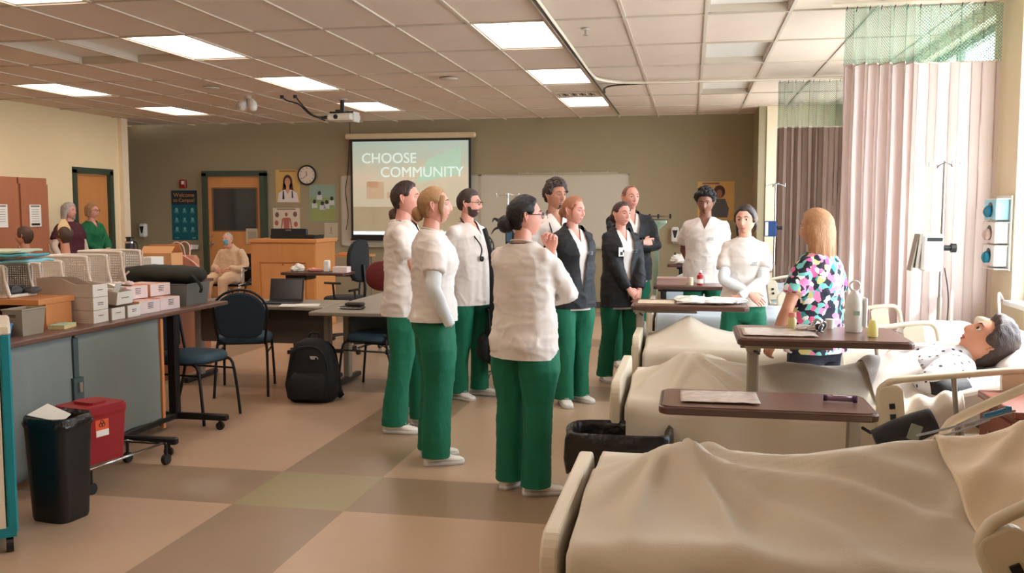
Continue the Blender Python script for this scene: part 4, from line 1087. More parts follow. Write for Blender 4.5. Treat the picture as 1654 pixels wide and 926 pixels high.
sheet('top_sheet', 'cream top sheet folded back across the bed closest to the camera', 'sheet', .64, 1.78, Y1c, .46, top1b, M_cream_l, .40, .34, seed=2, foldamp=.018, skew=lambda u, a: .62 + .02 * math.sin(a * 5) + (1.76 - .62) * u + (.12 * sst(.3, -.9, a) - .04 * sst(0, .45, a)) * (1 - u))
# --- bed two with the mannequin
Y2c = 4.55
bed('hospital bed where the mannequin in a dotted gown lies under a pale blanket', Y2c, top=.70, head_tilt=14, rails_x=(1.10, 1.76), rail_tilt=6, foot_h=.80, hinge=1.02, rails=(1, 1), railz=.13, far_dx=.22)
def top2(x, y):
    z = .725
    if x > .72: z += (x - .72) * math.tan(R(9))
    z += tent(x, y, -.02, .0, .36, .38, .15, 7, .22)
    z += bump(x, y, .42, -.02, .30, .22, .075) + bump(x, y, .95, -.0, .40, .23, .125)
    z += .014 * math.sin((y * 1.0 + .5 * x) * 14) * math.exp(-((x - .25) / .4) ** 2) * (.6 + .4 * math.sin(x * 5))
    z += .008 * (1 - abs(noise.noise(V((x * 2.2 + y * 1.3, y * 3.6 - x * 2.2, 6.1)))) * 3.2)
    return z + ridges(x, y, -.02, .0, [(-10, 1.1, .020, .03), (-32, .9, .024, .03), (-60, .6, .024, .03), (-95, .5, .024, .04), (-125, .4, .02, .04), (15, .7, .015, .03)])
sheet('blanket', 'pale beige blanket over the legs of the mannequin in the dotted gown', 'blanket', -.27, .90, Y2c, .45, top2, M_sheetC, .58, .4, seed=4, foldamp=.022)
sheet('top_sheet', 'bright white sheet over the waist of the mannequin in the dotted gown', 'sheet', .80, 1.13, Y2c, .455, lambda x, y: top2(x, y) + .012 + .012 * math.sin(x * 62 + y * 4) * (.5 + .5 * math.sin(y * 9)), M_sheetW, .30, .25, seed=5, foldamp=.022, nx=70)
# --- bed three, behind the second, and two more farther off
def bedX(i, yc, labelb, labels, base=.70, peak=(-.02, .15), seed=7, mat_=None, dn=.5):
    bed(labelb, yc, top=base, head_tilt=3, rails_x=(1.10, 1.72), rail_tilt=8, foot_h=.80, rails=(1, 1))
    def tf(x, y):
        z = base + .025 + (max(0, x - .8) * math.tan(R(3)))
        z += tent(x, y, peak[0], 0, .36, .36, peak[1], 6, .2) + bump(x, y, .6, 0, .5, .25, .05)
        z += .010 * (1 - abs(noise.noise(V((x * 2.2 + y, y * 3 - x * 2, seed)))) * 3.2)
        return z
    sheet('blanket', labels, 'blanket', -.27, 1.15, yc, .45, tf, mat_ or M_sheetC, dn, .35, seed=seed, nx=80, ny=70, foldamp=.02)
bedX(3, 6.12, 'third hospital bed from the camera, in front of the crossed arms of the dark-haired student', 'grey-beige blanket with a low peak on the third bed from the camera', .70, (-.0, .145), 7, None, .42)
bedX(4, 8.15, 'fourth hospital bed from the camera, partly hidden by the standing students', 'pale blue-grey blanket on the fourth bed from the camera', .68, (-.05, .06), 9, mat('linen_bluegrey', (170, 178, 184), .85, .05))
bedX(5, 10.3, 'hospital bed nearest the board wall, half hidden by a student', 'pale blanket with a pointed peak on the bed nearest the board wall', .72, (-.05, .14), 12, mat('linen_blue', (196, 206, 212), .85, .05))
def pillow(x, y, z, rx, label, w=.62, l=.44):
    mb = MB(); n = 22
    def face(sg):
        def fn(u, v):
            a, b = (u - .5) * 2, (v - .5) * 2
            k = (1 - abs(a) ** 3) ** .5 * (1 - abs(b) ** 3) ** .5 if abs(a) < 1 and abs(b) < 1 else 0
            pin = 1 - .07 * (abs(a * b)) ** 2
            return (a * l / 2 * (1 - .05 * (1 - abs(b))), b * w / 2 * (1 - .05 * (1 - abs(a))), sg * (.075 * k) + .008 * noise.noise(V((a * 2.3, b * 2.3, sg + x))))
        return fn
    mb.grid(face(1), n, n); mb.grid(face(-1), n, n)
    mb.xf(TR(x, y, z) @ RY(-rx)); o = mb.build('pillow', M_pillow, None, smooth=True); tag(o, label, 'pillow', 'bed pillows'); return o
pillow(1.56, Y2c, .90, R(16), 'white pillow under the head of the mannequin in the dotted gown')
pillow(1.56, Y1c, 1.10, R(20), 'white pillow on the bed closest to the camera')
pillow(1.55, 6.12, .80, R(4), 'white pillow on the third bed from the camera')
pillow(1.55, 8.15, .79, R(4), 'white pillow on the fourth bed from the camera')
# mannequin lying in bed two: head, gown torso, arm with dark cuff
Tm = TR(1.335, Y2c - .02, .965) @ RZ(0) @ Matrix(((0, 0, 1, 0), (1, 0, 0, 0), (0, 1, 0, 0), (0, 0, 0, 1)))  # head +z -> +x, face +y -> +z
t, Q = head_only('mannequin', 'training mannequin lying in bed, dark short hair, dotted gown', 'mannequin', Tm @ RX(R(-40)), dict(th=.024, front=44, temple=34, side=-4, back=-60, curl=.008, top=.010), 'doll', 'doll', neck=.06, s=1.03)
g = MB()
cx0, cz0 = 1.40, 1.055
def gp(x, y, z): return (x - Tm.to_translation().x, y - .0 + .02 * 0, z - Tm.to_translation().z)
g.tube([gp(.98, 0, .79), gp(1.03, 0, .81), gp(1.07, 0, .825), gp(1.12, 0, .85), gp(1.18, 0, .875), gp(1.235, 0, .90)], [(.15, .05), (.165, .075), (.18, .09), (.185, .085), (.15, .075), (.065, .06)], 18, ref=(0, 1, 0))
for s_ in (-1, 1): g.tube([gp(1.17, s_ * .14, .86), gp(1.10, s_ * .23, .84), gp(1.04, s_ * .29, .81)], [.085, .082, .078], 12)
co, nr, fs = remesh(g, .012, 4); co = folds(co, nr, .014, (9, 9, 9), 3, .007)
q = MB(); q.add([tuple(c) for c in co], fs); q.build('gown', M_gown, t, smooth=True, recalc=False)
for s_ in (-1, 1):
    q = MB(); q.tube([gp(1.05, s_ * .27, .80), gp(.96, s_ * .29, .735), gp(.88, s_ * .28, .70), gp(.78, s_ * .25, .69)], [.044, .038, .036, .028], 12, smooth=3); q.add_mb(hand_mb(V(gp(.78, s_ * .25, .69)), (-1, 0, 0), (0, 0, 1), -s_, .3)); q.build('arm', SK['doll'], t, smooth=True)
q = MB(); q.tube([gp(1.17, -.30, .80), gp(1.07, -.33, .785), gp(1.02, -.34, .78)], [.060, .066, .058], 16, round_=False); q.build('pressure_cuff', mat('cuff_black', (24, 24, 28), .7), t, smooth=True)
# black cuff and tubing beside bed one (arm of the unseen mannequin, resting by the raised rail)
t = thing('blood_pressure_cuff', 'black cuff bundle hanging at the lower end of the raised bed rail', 'cuff', (.68, 3.10, .875))
q = MB(); q.tube([(-.085, 0, -.045), (-.02, 0, -.018), (.04, 0, .008), (.09, 0, .03)], [(.036, .035), (.046, .045), (.050, .045), (.042, .04)], 14, smooth=3, round_=False)
q.build('cuff', mat('cuff_black', (24, 24, 28), .7), t, smooth=True)
q = MB(); q.box((.02, -.056, .0), (.035, .006, .05), T=RY(.3)); q.build('label_patch', mat('patch_grey', (120, 124, 112), .7), t)
q = MB(); q.tube([(.10, -.02, -.03), (.05, -.05, -.075), (-.02, -.03, -.085), (-.08, -.02, -.07)], .006, 6, smooth=4); q.build('tube', M_white, t, smooth=True)
# blue tubing / syringe on the folded cream sheet
t = thing('iv_line', 'blue-tipped infusion line lying on the folded cream sheet', 'tubing', (.78, 2.86, .925))
q = MB(); q.tube([(-.12, -.02, -.012), (-.02, 0, .012), (.10, .02, .045), (.16, .04, .06)], .0035, 6, smooth=4); q.tube([(-.08, -.06, -.005), (.0, -.03, .012), (.08, .0, .04)], .003, 6, smooth=4); q.build('tube', mat('tube_grey', (150, 150, 156), .4), t, smooth=True)
q = MB(); q.tube([(.07, .012, .047), (.13, .03, .062)], [.007, .008], 10); q.cyl((.14, .035, .066), .009, .015, 10, axis='x'); q.build('connector', mat('connector_blue', (42, 110, 150), .35), t, smooth=True)

# ================================================================ overbed tables
def overbed(label, x0, x1, y0, y1, h, post, postm=None, dark=False, px=None, py=None):
    """post: 'left' or 'right' end; C-shaped base under the bed"""
    t = thing('overbed_table', label, 'table', ((x0 + x1) / 2, (y0 + y1) / 2, 0), 0, 'overbed tables'); w, dp = x1 - x0, y1 - y0
    q = MB(); q.prism(rrect(w, dp, .045), h - .032, h - .004); o = q.build('tabletop', M_walnut, t); bevel_obj(o, .006, 2)
    q = MB(); ri = rrect(w - .03, dp - .03, .035); q.prism(ri, h - .006, h); q.build('top_inlay', mat('laminate_brown', (112, 80, 66), .28, .15, 5, stretch=(1, 8, 1)), t)
    s_ = -1 if post == 'left' else 1
    ex = s_ * (w / 2 - .06) if px is None else px; ey = -dp / 2 + .08 if py is None else py
    pm_ = postm or M_steel
    q = MB(); q.box((0 + ex * .5, ey * .5, h - .045), (abs(ex) + .1, .06, .03)); q.box((ex, ey * .5, h - .045), (.06, abs(ey) + .1, .03)); q.build('support_bracket', pm_, t)
    q = MB(); q.box((ex, ey, (h - .05 + .35) / 2), (.05, .035, h - .40), ch=.008); q.build('post', pm_, t)
    q = MB(); q.box((ex, ey, .26), (.07, .055, .40), ch=.01); q.build('post_sleeve', pm_, t)
    q = MB(); q.box((ex - s_ * .02, 0, .075), (.05, dp * .9, .035)); 
    for k in (-1, 1): q.box((ex - s_ * .28, k * dp * .42, .075), (.58, .045, .03))
    q.build('base', pm_, t)
    for k in (-1, 1):
        for e in (0, 1):
            c = MB(); c.cyl((ex - s_ * (.02 + .52 * e), k * dp * .42, .026), .026, .02, 12, axis='y'); c.build('caster', M_rubber, t)
    q = MB(); q.tube([(ex, -dp / 2 + .02, h - .055), (ex + .02, -dp / 2 - .03, h - .06)], .006, 6); q.build('lever', M_black, t, smooth=True)
    return t
overbed('dark overbed table between the two nearest beds, holding a purple tube', -.11, .69, 3.50, 3.88, .83, 'right', py=.02)
overbed('tall dark overbed table over the gowned mannequin holding bottles and paper', .21, .95, 4.14, 4.66, 1.01, 'left', py=-.20, px=-.30)
overbed('dark overbed table with crumpled wrappings in front of the crossed-arm student', -.38, .38, 6.08, 6.55, .95, 'left', px=-.32, py=-.17)
overbed('dark overbed table carrying a flat box and a red-labelled bottle', -.32, .42, 8.30, 8.72, .90, 'left', postm=M_dark, px=-.28, py=-.1)
overbed('small dark overbed table by the board wall with white wrappings', -.26, .42, 10.70, 11.10, .955, 'left', postm=M_dark, px=-.18, py=-.08)
def flat(name, label, cat, x, y, z, w, l, m, rz=0, h=.004, wrinkle=0.0, group=None):
    q = MB(); rr_ = random.Random(hash(label) % 97)
    if wrinkle:
        def fn(u, v): return ((u - .5) * w, (v - .5) * l, .002 + wrinkle * (1 + noise.noise(V((u * 7, v * 6, x * 9)))))
        q.grid(fn, 18, 12); o = q.build(name, m, None, smooth=True, solid=.002)
    else: q.box((0, 0, h / 2), (w, l, h)); o = q.build(name, m)
    o.location = (x, y, z); o.rotation_euler = (0, 0, rz); tag(o, label, cat, group); return o
M_clear = mat('plastic_sleeve', (206, 190, 178), .18, .25, 24, .3, 30)
flat('document_sleeve', 'clear plastic sleeve on the table between the two nearest beds', 'sleeve', .12, 3.69, .832, .30, .22, M_clear, .02, wrinkle=.003)
flat('document_sleeve', 'clear plastic sleeve beside the pill bottle on the tall overbed table', 'sleeve', .40, 4.36, 1.012, .32, .26, M_clear, .0, wrinkle=.003)
flat('paper_sheet', 'pale sheet on the end of the table with crumpled wrappings', 'paper', -.22, 6.30, .952, .24, .22, mat('paper_buff', (216, 196, 170), .6), 0)
# purple tube
t = thing('specimen_tube', 'purple-banded clear tube lying on the table between the two nearest beds', 'tube', (.575, 3.70, .846), R(-8))
q = MB(); q.cyl((0, 0, 0), .011, .10, 12, axis='x'); q.build('barrel', mat('tube_purple', (134, 104, 132), .25), t, smooth=True)
q = MB(); q.cyl((.056, 0, 0), .014, .016, 12, axis='x'); q.build('cap', mat('cap_purple', (84, 52, 88), .35), t)
q = MB(); q.cyl((-.054, 0, 0), .013, .012, 12, axis='x'); q.build('cap', mat('cap_purple', (84, 52, 88), .35), t)
q = MB(); q.box((0, 0, .0115), (.05, .008, .001)); q.build('label_strip', M_paper, t)
def crumple(name, label, cat, x, y, z, sz, m, n=5, seed=0, group=None):
    q = MB(); rnd = random.Random(seed)
    for k in range(n):
        b_ = MB(); b_.ball((0, 0, 0), 1, 0, 12, 8); cx, cy = rnd.uniform(-.5, .5) * sz[0], rnd.uniform(-.5, .5) * sz[1]; sx = sz[0] * rnd.uniform(.3, .5); sy = sz[1] * rnd.uniform(.3, .5); hz = sz[2] * rnd.uniform(.4, .6)
        vs = []
        for v in b_.v:
            v = V(v); r_ = 1 + .5 * noise.noise(v * 2.4 + V((seed + k, 0, 0))); vs.append((cx + v.x * sx * r_, cy + v.y * sy * r_, max(0, hz + v.z * hz * r_)))
        b_.v = vs; q.add_mb(b_)
    o = q.build(name, m); o.location = (x, y, z); tag(o, label, cat, group); return o
crumple('crumpled_wrapper', 'crumpled white wrappings at the middle of the third overbed table', 'wrapper', .13, 6.30, .953, (.26, .16, .035), M_paper, 8, 3)
crumple('crumpled_wrapper', 'crumpled beige wrappings at the end of the third overbed table', 'wrapper', .30, 6.33, .953, (.14, .14, .025), mat('paper_tan', (220, 190, 160), .7), 5, 9)
crumple('crumpled_wrapper', 'white wrappings on the small overbed table by the board wall', 'wrapper', -.02, 10.85, .958, (.26, .16, .10), M_paper, 6, 4)
def bottle(label, x, y, z, prof, m, capm=None, cap=None, name='bottle', cat='bottle', extra=None):
    t = thing(name, label, cat, (x, y, z)); q = MB(); q.zloft([(a, b, b) for a, b in prof], 18); q.build('bottle_body', m, t, smooth=True) if False else smooth_edges(q.build('body', m, t), 40)
    if cap: q = MB(); q.cyl((0, 0, cap[0] + cap[2] / 2), cap[1], cap[2], 16); q.build('cap', capm, t)
    if extra: extra(t)
    return t
M_bot = mat('bottle_white', (232, 230, 224), .35, .02, trans=.2)
bottle('white plastic squeeze bottle with a ring-shaped top on the tall overbed table', .745, 4.46, 1.012, [(0, .036), (.01, .040), (.13, .040), (.165, .034), (.18, .020), (.19, .016)], M_bot,
       extra=lambda t: (MB().tube([(.022 * math.cos(a), 0, .212 + .022 * math.sin(a)) for a in [2 * PI * k / 16 for k in range(17)]], .005, 6, round_=False).build('ring_handle', M_white, t, smooth=True), (lambda q: (q.box((.004, -.0405, .09), (.028, .003, .02)), q.build('label_strip', mat('label_grey', (170, 190, 180), .5), t)))(MB()), (lambda q: (q.box((.048, 0, .09), (.016, .05, .14), ch=.006), q.build('grip', M_bot, t)))(MB())))
bottle('small pale yellow candle-shaped cup on the tall overbed table', .80, 4.30, 1.012, [(0, .020), (.005, .022), (.05, .021), (.075, .014)], mat('yellow_wax', (244, 236, 170), .4, trans=.3), name='yellow_cup', cat='cup')
bottle('pill bottle with pinkish lid on the tall overbed table', .475, 4.50, 1.012, [(0, .019), (.004, .021), (.045, .021), (.055, .014), (.06, .014)], mat('pill_bottle', (214, 200, 140), .3, .1), mat('lid_pink', (226, 150, 130), .4), (.058, .019, .022))
bottle('small white medicine cup behind the metal instrument', .655, 4.56, 1.012, [(0, .016), (.045, .022)], M_white, name='medicine_cup', cat='cup')
t = thing('instrument', 'shiny metal medical instrument with coiled tubing on the tall overbed table', 'instrument', (.585, 4.42, 1.012))
q = MB(); q.tube([(-.03, 0, .01), (-.025, .01, .04), (-.005, .02, .055), (.015, .01, .04), (.01, -.01, .012), (-.01, -.03, .008)], .006, 8, smooth=4); q.tube([(.02, .02, .008), (.03, .0, .03), (.02, -.02, .05), (.0, -.02, .02), (.01, -.05, .006)], .005, 8, smooth=4); q.build('metal_loop', M_chrome, t, smooth=True)
q = MB(); q.ball((0, 0, .02), (.02, .016, .02)); q.tube([(.01, -.02, .03), (.0, -.04, .01)], .007, 8); q.build('bulb', M_black, t, smooth=True)
crumple('crumpled_wrapper', 'clear wrapping beside the metal instrument', 'wrapper', .53, 4.46, 1.012, (.08, .07, .03), mat('wrap_clear', (214, 206, 204), .3), 5, 12)
bottle('small bottle with red label on the fourth overbed table', .09, 8.45, .902, [(0, .026), (.005, .028), (.085, .028), (.10, .013), (.115, .013)], mat('bottle_red', (176, 40, 52), .35), M_white, (.112, .016, .02), extra=lambda t: (lambda q: (q.cyl((0, 0, .035), .0285, .04, 18), q.build('label_band', M_paper, t)))(MB()))
bottle('small cream cup beside the red-labelled bottle', .01, 8.42, .902, [(0, .02), (.01, .022), (.07, .020)], mat('cup_cream', (234, 218, 180), .5), name='cup', cat='cup')
t = thing('flat_box', 'flat pinkish box on the table with the red-labelled bottle', 'box', (-.16, 8.50, .902)); q = MB(); q.box((0, 0, .025), (.26, .2, .05)); q.build('box_body', mat('box_pinkish', (176, 142, 130), .6), t); q = MB(); q.box((0, 0, .056), (.268, .208, .014)); q.build('lid', mat('box_pinkish', (176, 142, 130), .6), t)
bottle('white pump bottle on the small overbed table by the board wall', -.17, 10.85, .957, [(0, .03), (.09, .03), (.10, .012)], M_white, M_dark, (.1, .012, .03))
# nightstand between beds one and two
t = thing('nightstand', 'reddish wooden nightstand between the two nearest beds', 'nightstand', (1.42, 3.84, 0)); M_ch = mat('cherry_wood', (132, 72, 54), .4, .15, 4, stretch=(1, 1, 6))
q = MB(); q.box((0, 0, .41), (.46, .40, .78)); q.build('carcass', M_ch, t)
q = MB(); q.box((0, 0, .82), (.50, .44, .03)); o = q.build('nightstand_top', M_ch, t); bevel_obj(o, .008)
for z, h in ((.70, .18), (.38, .42)):
    q = MB(); q.box((-.238, 0, z), (.018, .36, h - .02)); q2 = q.build('drawer' if h < .3 else 'door', M_ch, t); k = MB(); k.cyl((-.258, .0 if h < .3 else -.12, z), .012, .02, 10, axis='x'); k.build('knob', M_chrome, q2)
# ================================================================ IV pole with pump by the near curtain
def iv_pole(label, x, y, z1, pump=True, hooks=True, base=True, boxcol=None, s=1.0):
    t = thing('iv_pole', label, 'iv pole', (x, y, 0))
    q = MB(); q.tube([(0, 0, .1), (0, 0, z1)], .011, 8); q.build('pole', M_chrome, t, smooth=True)
    q = MB(); q.tube([(0, 0, .1), (0, 0, 1.0)], .016, 8); q.build('lower_pole', M_steel, t, smooth=True)
    for k in range(2):
        q = MB(); a = k * PI / 2 + .2; c, s_ = math.cos(a), math.sin(a)
        q.tube([(-.10 * c, -.10 * s_, z1 + .0), (-.10 * c, -.10 * s_, z1 - .035), (-.08 * c, -.08 * s_, z1 - .02), (0, 0, z1), (.08 * c, .08 * s_, z1 - .02), (.10 * c, .10 * s_, z1 - .035), (.10 * c, .10 * s_, z1)], .0045, 6); q.build('hook', M_chrome, t, smooth=True)
    for k in range(5):
        q = MB(); a = 2 * PI * k / 5; q.tube([(0, 0, .12), (.16 * math.cos(a), .16 * math.sin(a), .10), (.27 * math.cos(a), .27 * math.sin(a), .065)], .011, 6); q.build('leg', M_steel, t, smooth=True)
        q = MB(); q.cyl((.27 * math.cos(a), .27 * math.sin(a), .025), .025, .02, 10, axis='x'); q.build('caster', M_rubber, t)
    return t
t = iv_pole('chrome IV pole standing in front of the near glowing curtain', 1.60, 6.42, 1.88)
t = thing('infusion_pump', 'white infusion pump with dark clamp knob on the pole before the near curtain', 'pump', (1.52, 6.36, 1.30))
q = MB(); q.box((.0, 0, 0), (.13, .12, .24), ch=.015); q.build('pump_body', M_white, t); q = MB(); q.box((.01, -.062, .085), (.09, .006, .022)); q.build('pump_display', M_black, t)
q = MB(); q.box((-.085, .0, .01), (.018, .13, .22), T=RY(R(6))); q.box((-.105, 0, .0), (.010, .11, .24), T=RY(R(10))); q.build('pump_door', M_steel, t)
q = MB(); q.box((.0, -.062, -.03), (.08, .004, .10)); q.build('keypad', mat('keypad', (214, 214, 210), .5), t)
q = MB(); q.cyl((.105, -.0, .03), .018, .05, 10, axis='x'); q.cyl((.135, 0, .03), .030, .03, 10, axis='x'); q.build('clamp_knob', M_black, t)
q = MB(); q.tube([(.085, -.01, -.10), (.11, -.03, -.3), (.10, -.02, -.6), (.085, 0, -.9)], .004, 6, smooth=5); q.build('power_cord', M_dark, t, smooth=True)
t = iv_pole('IV pole by the far window with a blue pump behind the crossed-arm student', .86, 10.0, 1.85)
q = MB(); t = thing('infusion_pump', 'blue and white infusion pump on the pole by the far window', 'pump', (.81, 9.95, 1.38)); q.box((0, 0, 0), (.12, .11, .16), ch=.01); q.build('pump_body', mat('pump_blue', (24, 60, 110), .4), t); q = MB(); q.box((-.04, -.058, 0), (.03, .006, .14)); q.build('pump_display', M_white, t); q = MB(); q.cyl((.09, 0, .01), .022, .06, 10, axis='x'); q.build('clamp_knob', M_black, t)
t = iv_pole('thin chrome pole with blue box between the bearded student and the bun', -1.62, 8.2, 1.72)
q = MB(); t = thing('monitor_unit', 'small blue and black monitor on the thin pole beside the bearded student', 'monitor', (-1.585, 8.13, 1.33)); q.box((0, 0, 0), (.075, .06, .13), ch=.01); q.build('housing', M_black, t); q = MB(); q.box((0, -.032, .005), (.05, .004, .09)); q.build('screen', mat('screen_blue', (60, 110, 150), .3), t); q = MB(); q.tube([(.03, 0, .03), (.09, 0, .03), (.10, 0, -.05), (.10, -.01, -.12)], .008, 6); q.build('arm', M_dark, t)
# ================================================================ gloves on the window wall
t = thing('glove_holder', 'white wall holder for three glove boxes beside the window', 'holder', (WX, 6.76, 0))
q = MB(); q.box((-.008, 0, 1.42), (.012, .30, .50)); 
for z in (1.19, 1.345, 1.50, 1.655): q.box((-.05, 0, z - .01), (.10, .28, .006))
q.build('rack', M_white, t)
for k, (z, lb, c1, c2) in enumerate(((1.575, 'upper glove box, pale blue with blue gloves poking out', (150, 206, 224), (0, 120, 150)), (1.42, 'middle glove box, white with pale gloves', (232, 226, 220), (214, 190, 180)), (1.267, 'lower glove box, white with blue gloves poking out', (236, 236, 234), (0, 130, 160)))):
    t = thing('glove_box', lb + ' in the wall holder', 'glove box', (WX - .058, 6.76, z), 0, 'glove boxes on the window wall')
    q = MB(); q.box((0, 0, 0), (.08, .24, .135)); q.build('carton', mat('carton%d' % k, c1, .6), t)
    q = MB(); q.cyl((-.041, 0, 0), .05, .003, 20, axis='x'); q.build('opening', M_dark, t)
    q = MB()
    for j in range(4): q.ball((-.055, -.03 + .02 * j, .01 * math.sin(j * 2) - .01), (.02, .02, .034), 0, 10, 8)
    q.v = [tuple(V(v) + V((1, 1, 1)) * .01 * noise.noise(V(v) * 40)) for v in q.v]; q.build('glove', mat('glove%d' % k, c2, .5), t, smooth=True)
# hose on the wall near the camera's window
q = MB(); q.tube([(2.04, 6.62, .98), (1.98, 6.5, 1.03), (1.96, 6.42, .95), (1.97, 6.42, .82), (2.0, 6.5, .72), (2.05, 6.65, .70)], .009, 8, smooth=6); o = q.build('hose', M_white, None, smooth=True); tag(o, 'looped white hose on the window wall above the mannequin', 'hose')
# ================================================================ black-lined waste basket between beds
def basket(label, x, y, w, d_, h, body, rz=0, liner=.16, square=4.5, seed=0, puff=.02):
    t = thing('waste_basket', label, 'waste basket', (x, y, 0), rz)
    q = MB(); q.zloft([(0, w * .40, d_ * .40), (.02, w * .42, d_ * .42), (h * .5, w * .46, d_ * .46), (h - .02, w * .5, d_ * .5)], 32, 0, False, square); q.f.append(tuple(range(31, -1, -1))); q.m.append(0); smooth_edges(q.build('bin_body', body, t), 50)
    rings = []; n = 44; prof = [(-liner, 1.03), (-liner * .6, 1.06), (-.03, 1.05 + puff), (.0, 1.03 + puff), (.008, .98), (-.02, .93), (-.07, .90), (-.16, .84), (-.18, .5), (-.18, .02)]
    for k, (dz, f) in enumerate(prof):
        r_ = []
        for i in range(n):
            a = 2 * PI * i / n; c, s_ = math.cos(a), math.sin(a); nn = 1 + (.065 if k < 9 else 0) * noise.noise(V((c * 3, s_ * 3, k * .45 + seed))); zz = dz + (.02 * noise.noise(V((c * 4, s_ * 4, seed + 4))) if k < 2 else 0)
            r_.append((w * .5 * f * nn * math.copysign(abs(c) ** .5, c), d_ * .5 * f * nn * math.copysign(abs(s_) ** .5, s_), h + zz))
        rings.append(r_)
    q = MB(); q.loft(rings, cap=False); q.build('liner', mat('bin_liner', (20, 19, 20), .34, .1, 5, .8, 30), t, smooth=True)
    return t
basket('grey waste basket with a loose black liner at the foot of the nearest bed', -.29, 3.98, .44, .28, .62, M_steel, 0, .17, seed=1, puff=.0)
crumple('crumpled_paper', 'crumpled wrappers inside the basket at the foot of the nearest bed', 'paper', -.29, 3.98, .45, (.26, .15, .05), mat('wrap_brown', (52, 42, 36), .5), 6, 14)
# ================================================================ work table with skirt
TX1, TX0, TY0, TY1, TH = -3.62, -4.45, 4.10, 6.80, .85
t = thing('work_table', 'long supply table with dark top and grey-blue fabric skirt', 'table', (-4.0, 5.45, 0))
def L(p): return (p[0] + 4.0, p[1] - 5.45, p[2])
M_skirt = mat('skirt_fabric', (126, 134, 130), .85, .06, 3, .1, 200)
M_tabletop = mat('table_laminate', (108, 76, 62), .35, .12, 5, stretch=(8, 1, 1))
q = MB(); q.prism([(TX0 + 4, TY0 - 5.45), (TX1 + 4, TY0 - 5.45), (TX1 + 4, TY1 - 5.45), (TX0 + 4, TY1 - 5.45)], TH - .03, TH); o = q.build('tabletop', M_tabletop, t); bevel_obj(o, .006)
def skirt(y0, y1, seed):
    q = MB(); q.grid(lambda u, v: (TX1 + 4 - .035 + .010 * math.sin((y0 + (y1 - y0) * u) * 13 + seed) * (.4 + v) + .006 * noise.noise(V((u * 7, v * 3, seed))), y0 + (y1 - y0) * u - 5.45, TH - .03 - (TH - .09) * v), 60, 12)
    return q.build('skirt_panel', M_skirt, t, smooth=True, solid=.006)
skirt(TY0 + .02, 4.93, 1); skirt(4.97, 5.86, 2)
q = MB(); q.box(L((TX1 - .03, 4.95, .62)), (.02, .045, .36)); q.box(L((TX1 - .02, 4.95, .35)), (.025, .09, .42)); q.build('skirt_post', mat('post_bluegrey', (66, 84, 86), .5), t)
q = MB(); q.box(L((TX1 - .002, 4.955, .50)), (.012, .028, .06)); q.build('latch', M_steel, t)
q = MB(); q.box(L((TX1 - .03, 5.88, .42)), (.02, .03, .78)); q.build('wood_edge', M_oak, t)
q = MB(); q.box(L((TX1 - .04, 6.05, .44)), (.07, .06, .76), ch=.01); q.build('table_post', M_dark, t)
q = MB(); q.box(L((TX1 - .04, 5.68, .085)), (.05, .80, .045), ch=.008); q.build('base_rail', M_dark, t)
q = MB(); q.box(L((-3.62, 6.05, .085)), (.75, .05, .045), ch=.008); q.build('base_foot', M_dark, t)
q = MB(); q.box(L((-3.52, 5.32, .095)), (.62, .05, .045), ch=.008); q.build('base_foot', M_dark, t)
for x, y in ((-3.29, 6.02), (-3.26, 5.30), (-3.78, 6.05), (-3.9, 6.05)):
    q = MB(); q.cyl(L((x, y, .03)), .03, .022, 14, axis='y'); q.cyl(L((x, y, .06)), .012, .03, 8); q.build('caster', M_dark, t)
for y in (4.3, 6.65):
    q = MB(); q.box(L((TX0 + .05, y, .41)), (.05, .05, .82)); q.build('leg', M_dark, t)
q = MB(); q.box(L((TX0 + .02, 5.45, .42)), (.02, 2.5, .72)); q.build('back_panel', M_dark, t)
# back counter (mostly hidden by the supplies)
t = thing('back_counter', 'low counter behind the supply table, holding cartons and a tote', 'counter', (-5.1, 7.1, 0))
q = MB(); q.box((0, 0, .43), (.70, 2.9, .86)); q.build('carcass', M_cab, t); q = MB(); q.box((0, 0, .875), (.76, 2.96, .03)); q.build('worktop', M_tabletop, t)
for k in range(3):
    q = MB(); q.box((.358, -.95 + .95 * k, .44), (.018, .90, .74)); d_ = q.build('door', M_cab, t); k_ = MB(); k_.cyl((.375, -1.0 + .9 * k, .6), .012, .02, 8, axis='x'); k_.build('knob', M_chrome, d_)
# side counter with wig heads by the wall
t = thing('side_counter', 'counter by the cabinets on which the practice heads stand', 'counter', (-7.35, 10.0, 0))
q = MB(); q.box((0, 0, .49), (1.9, .6, .98)); q.build('carcass', M_cab, t); q = MB(); q.box((0, 0, 1.0), (1.96, .66, .03)); q.build('worktop', M_tabletop, t)
# risers
def riser(label, x0, x1, y0, y1, z):
    t = thing('wooden_riser', label, 'shelf', ((x0 + x1) / 2, (y0 + y1) / 2, TH)); w, d_ = x1 - x0, y1 - y0
    q = MB(); q.box((0, 0, z - TH - .0175), (w, d_, .035)); o = q.build('shelf_board', M_oak, t); bevel_obj(o, .004)
    for s_ in (-1, 1): q = MB(); q.box((s_ * (w / 2 - .02), .02, (z - TH - .035) / 2), (.03, d_ - .1, z - TH - .035)); q.build('side_panel', M_oak, t)
riser('oak riser with the first white basket on top', -4.44, -3.86, 4.92, 5.26, 1.03)
riser('second oak riser behind the cardboard bins, carrying white baskets', -4.86, -4.16, 5.50, 6.62, 1.00)
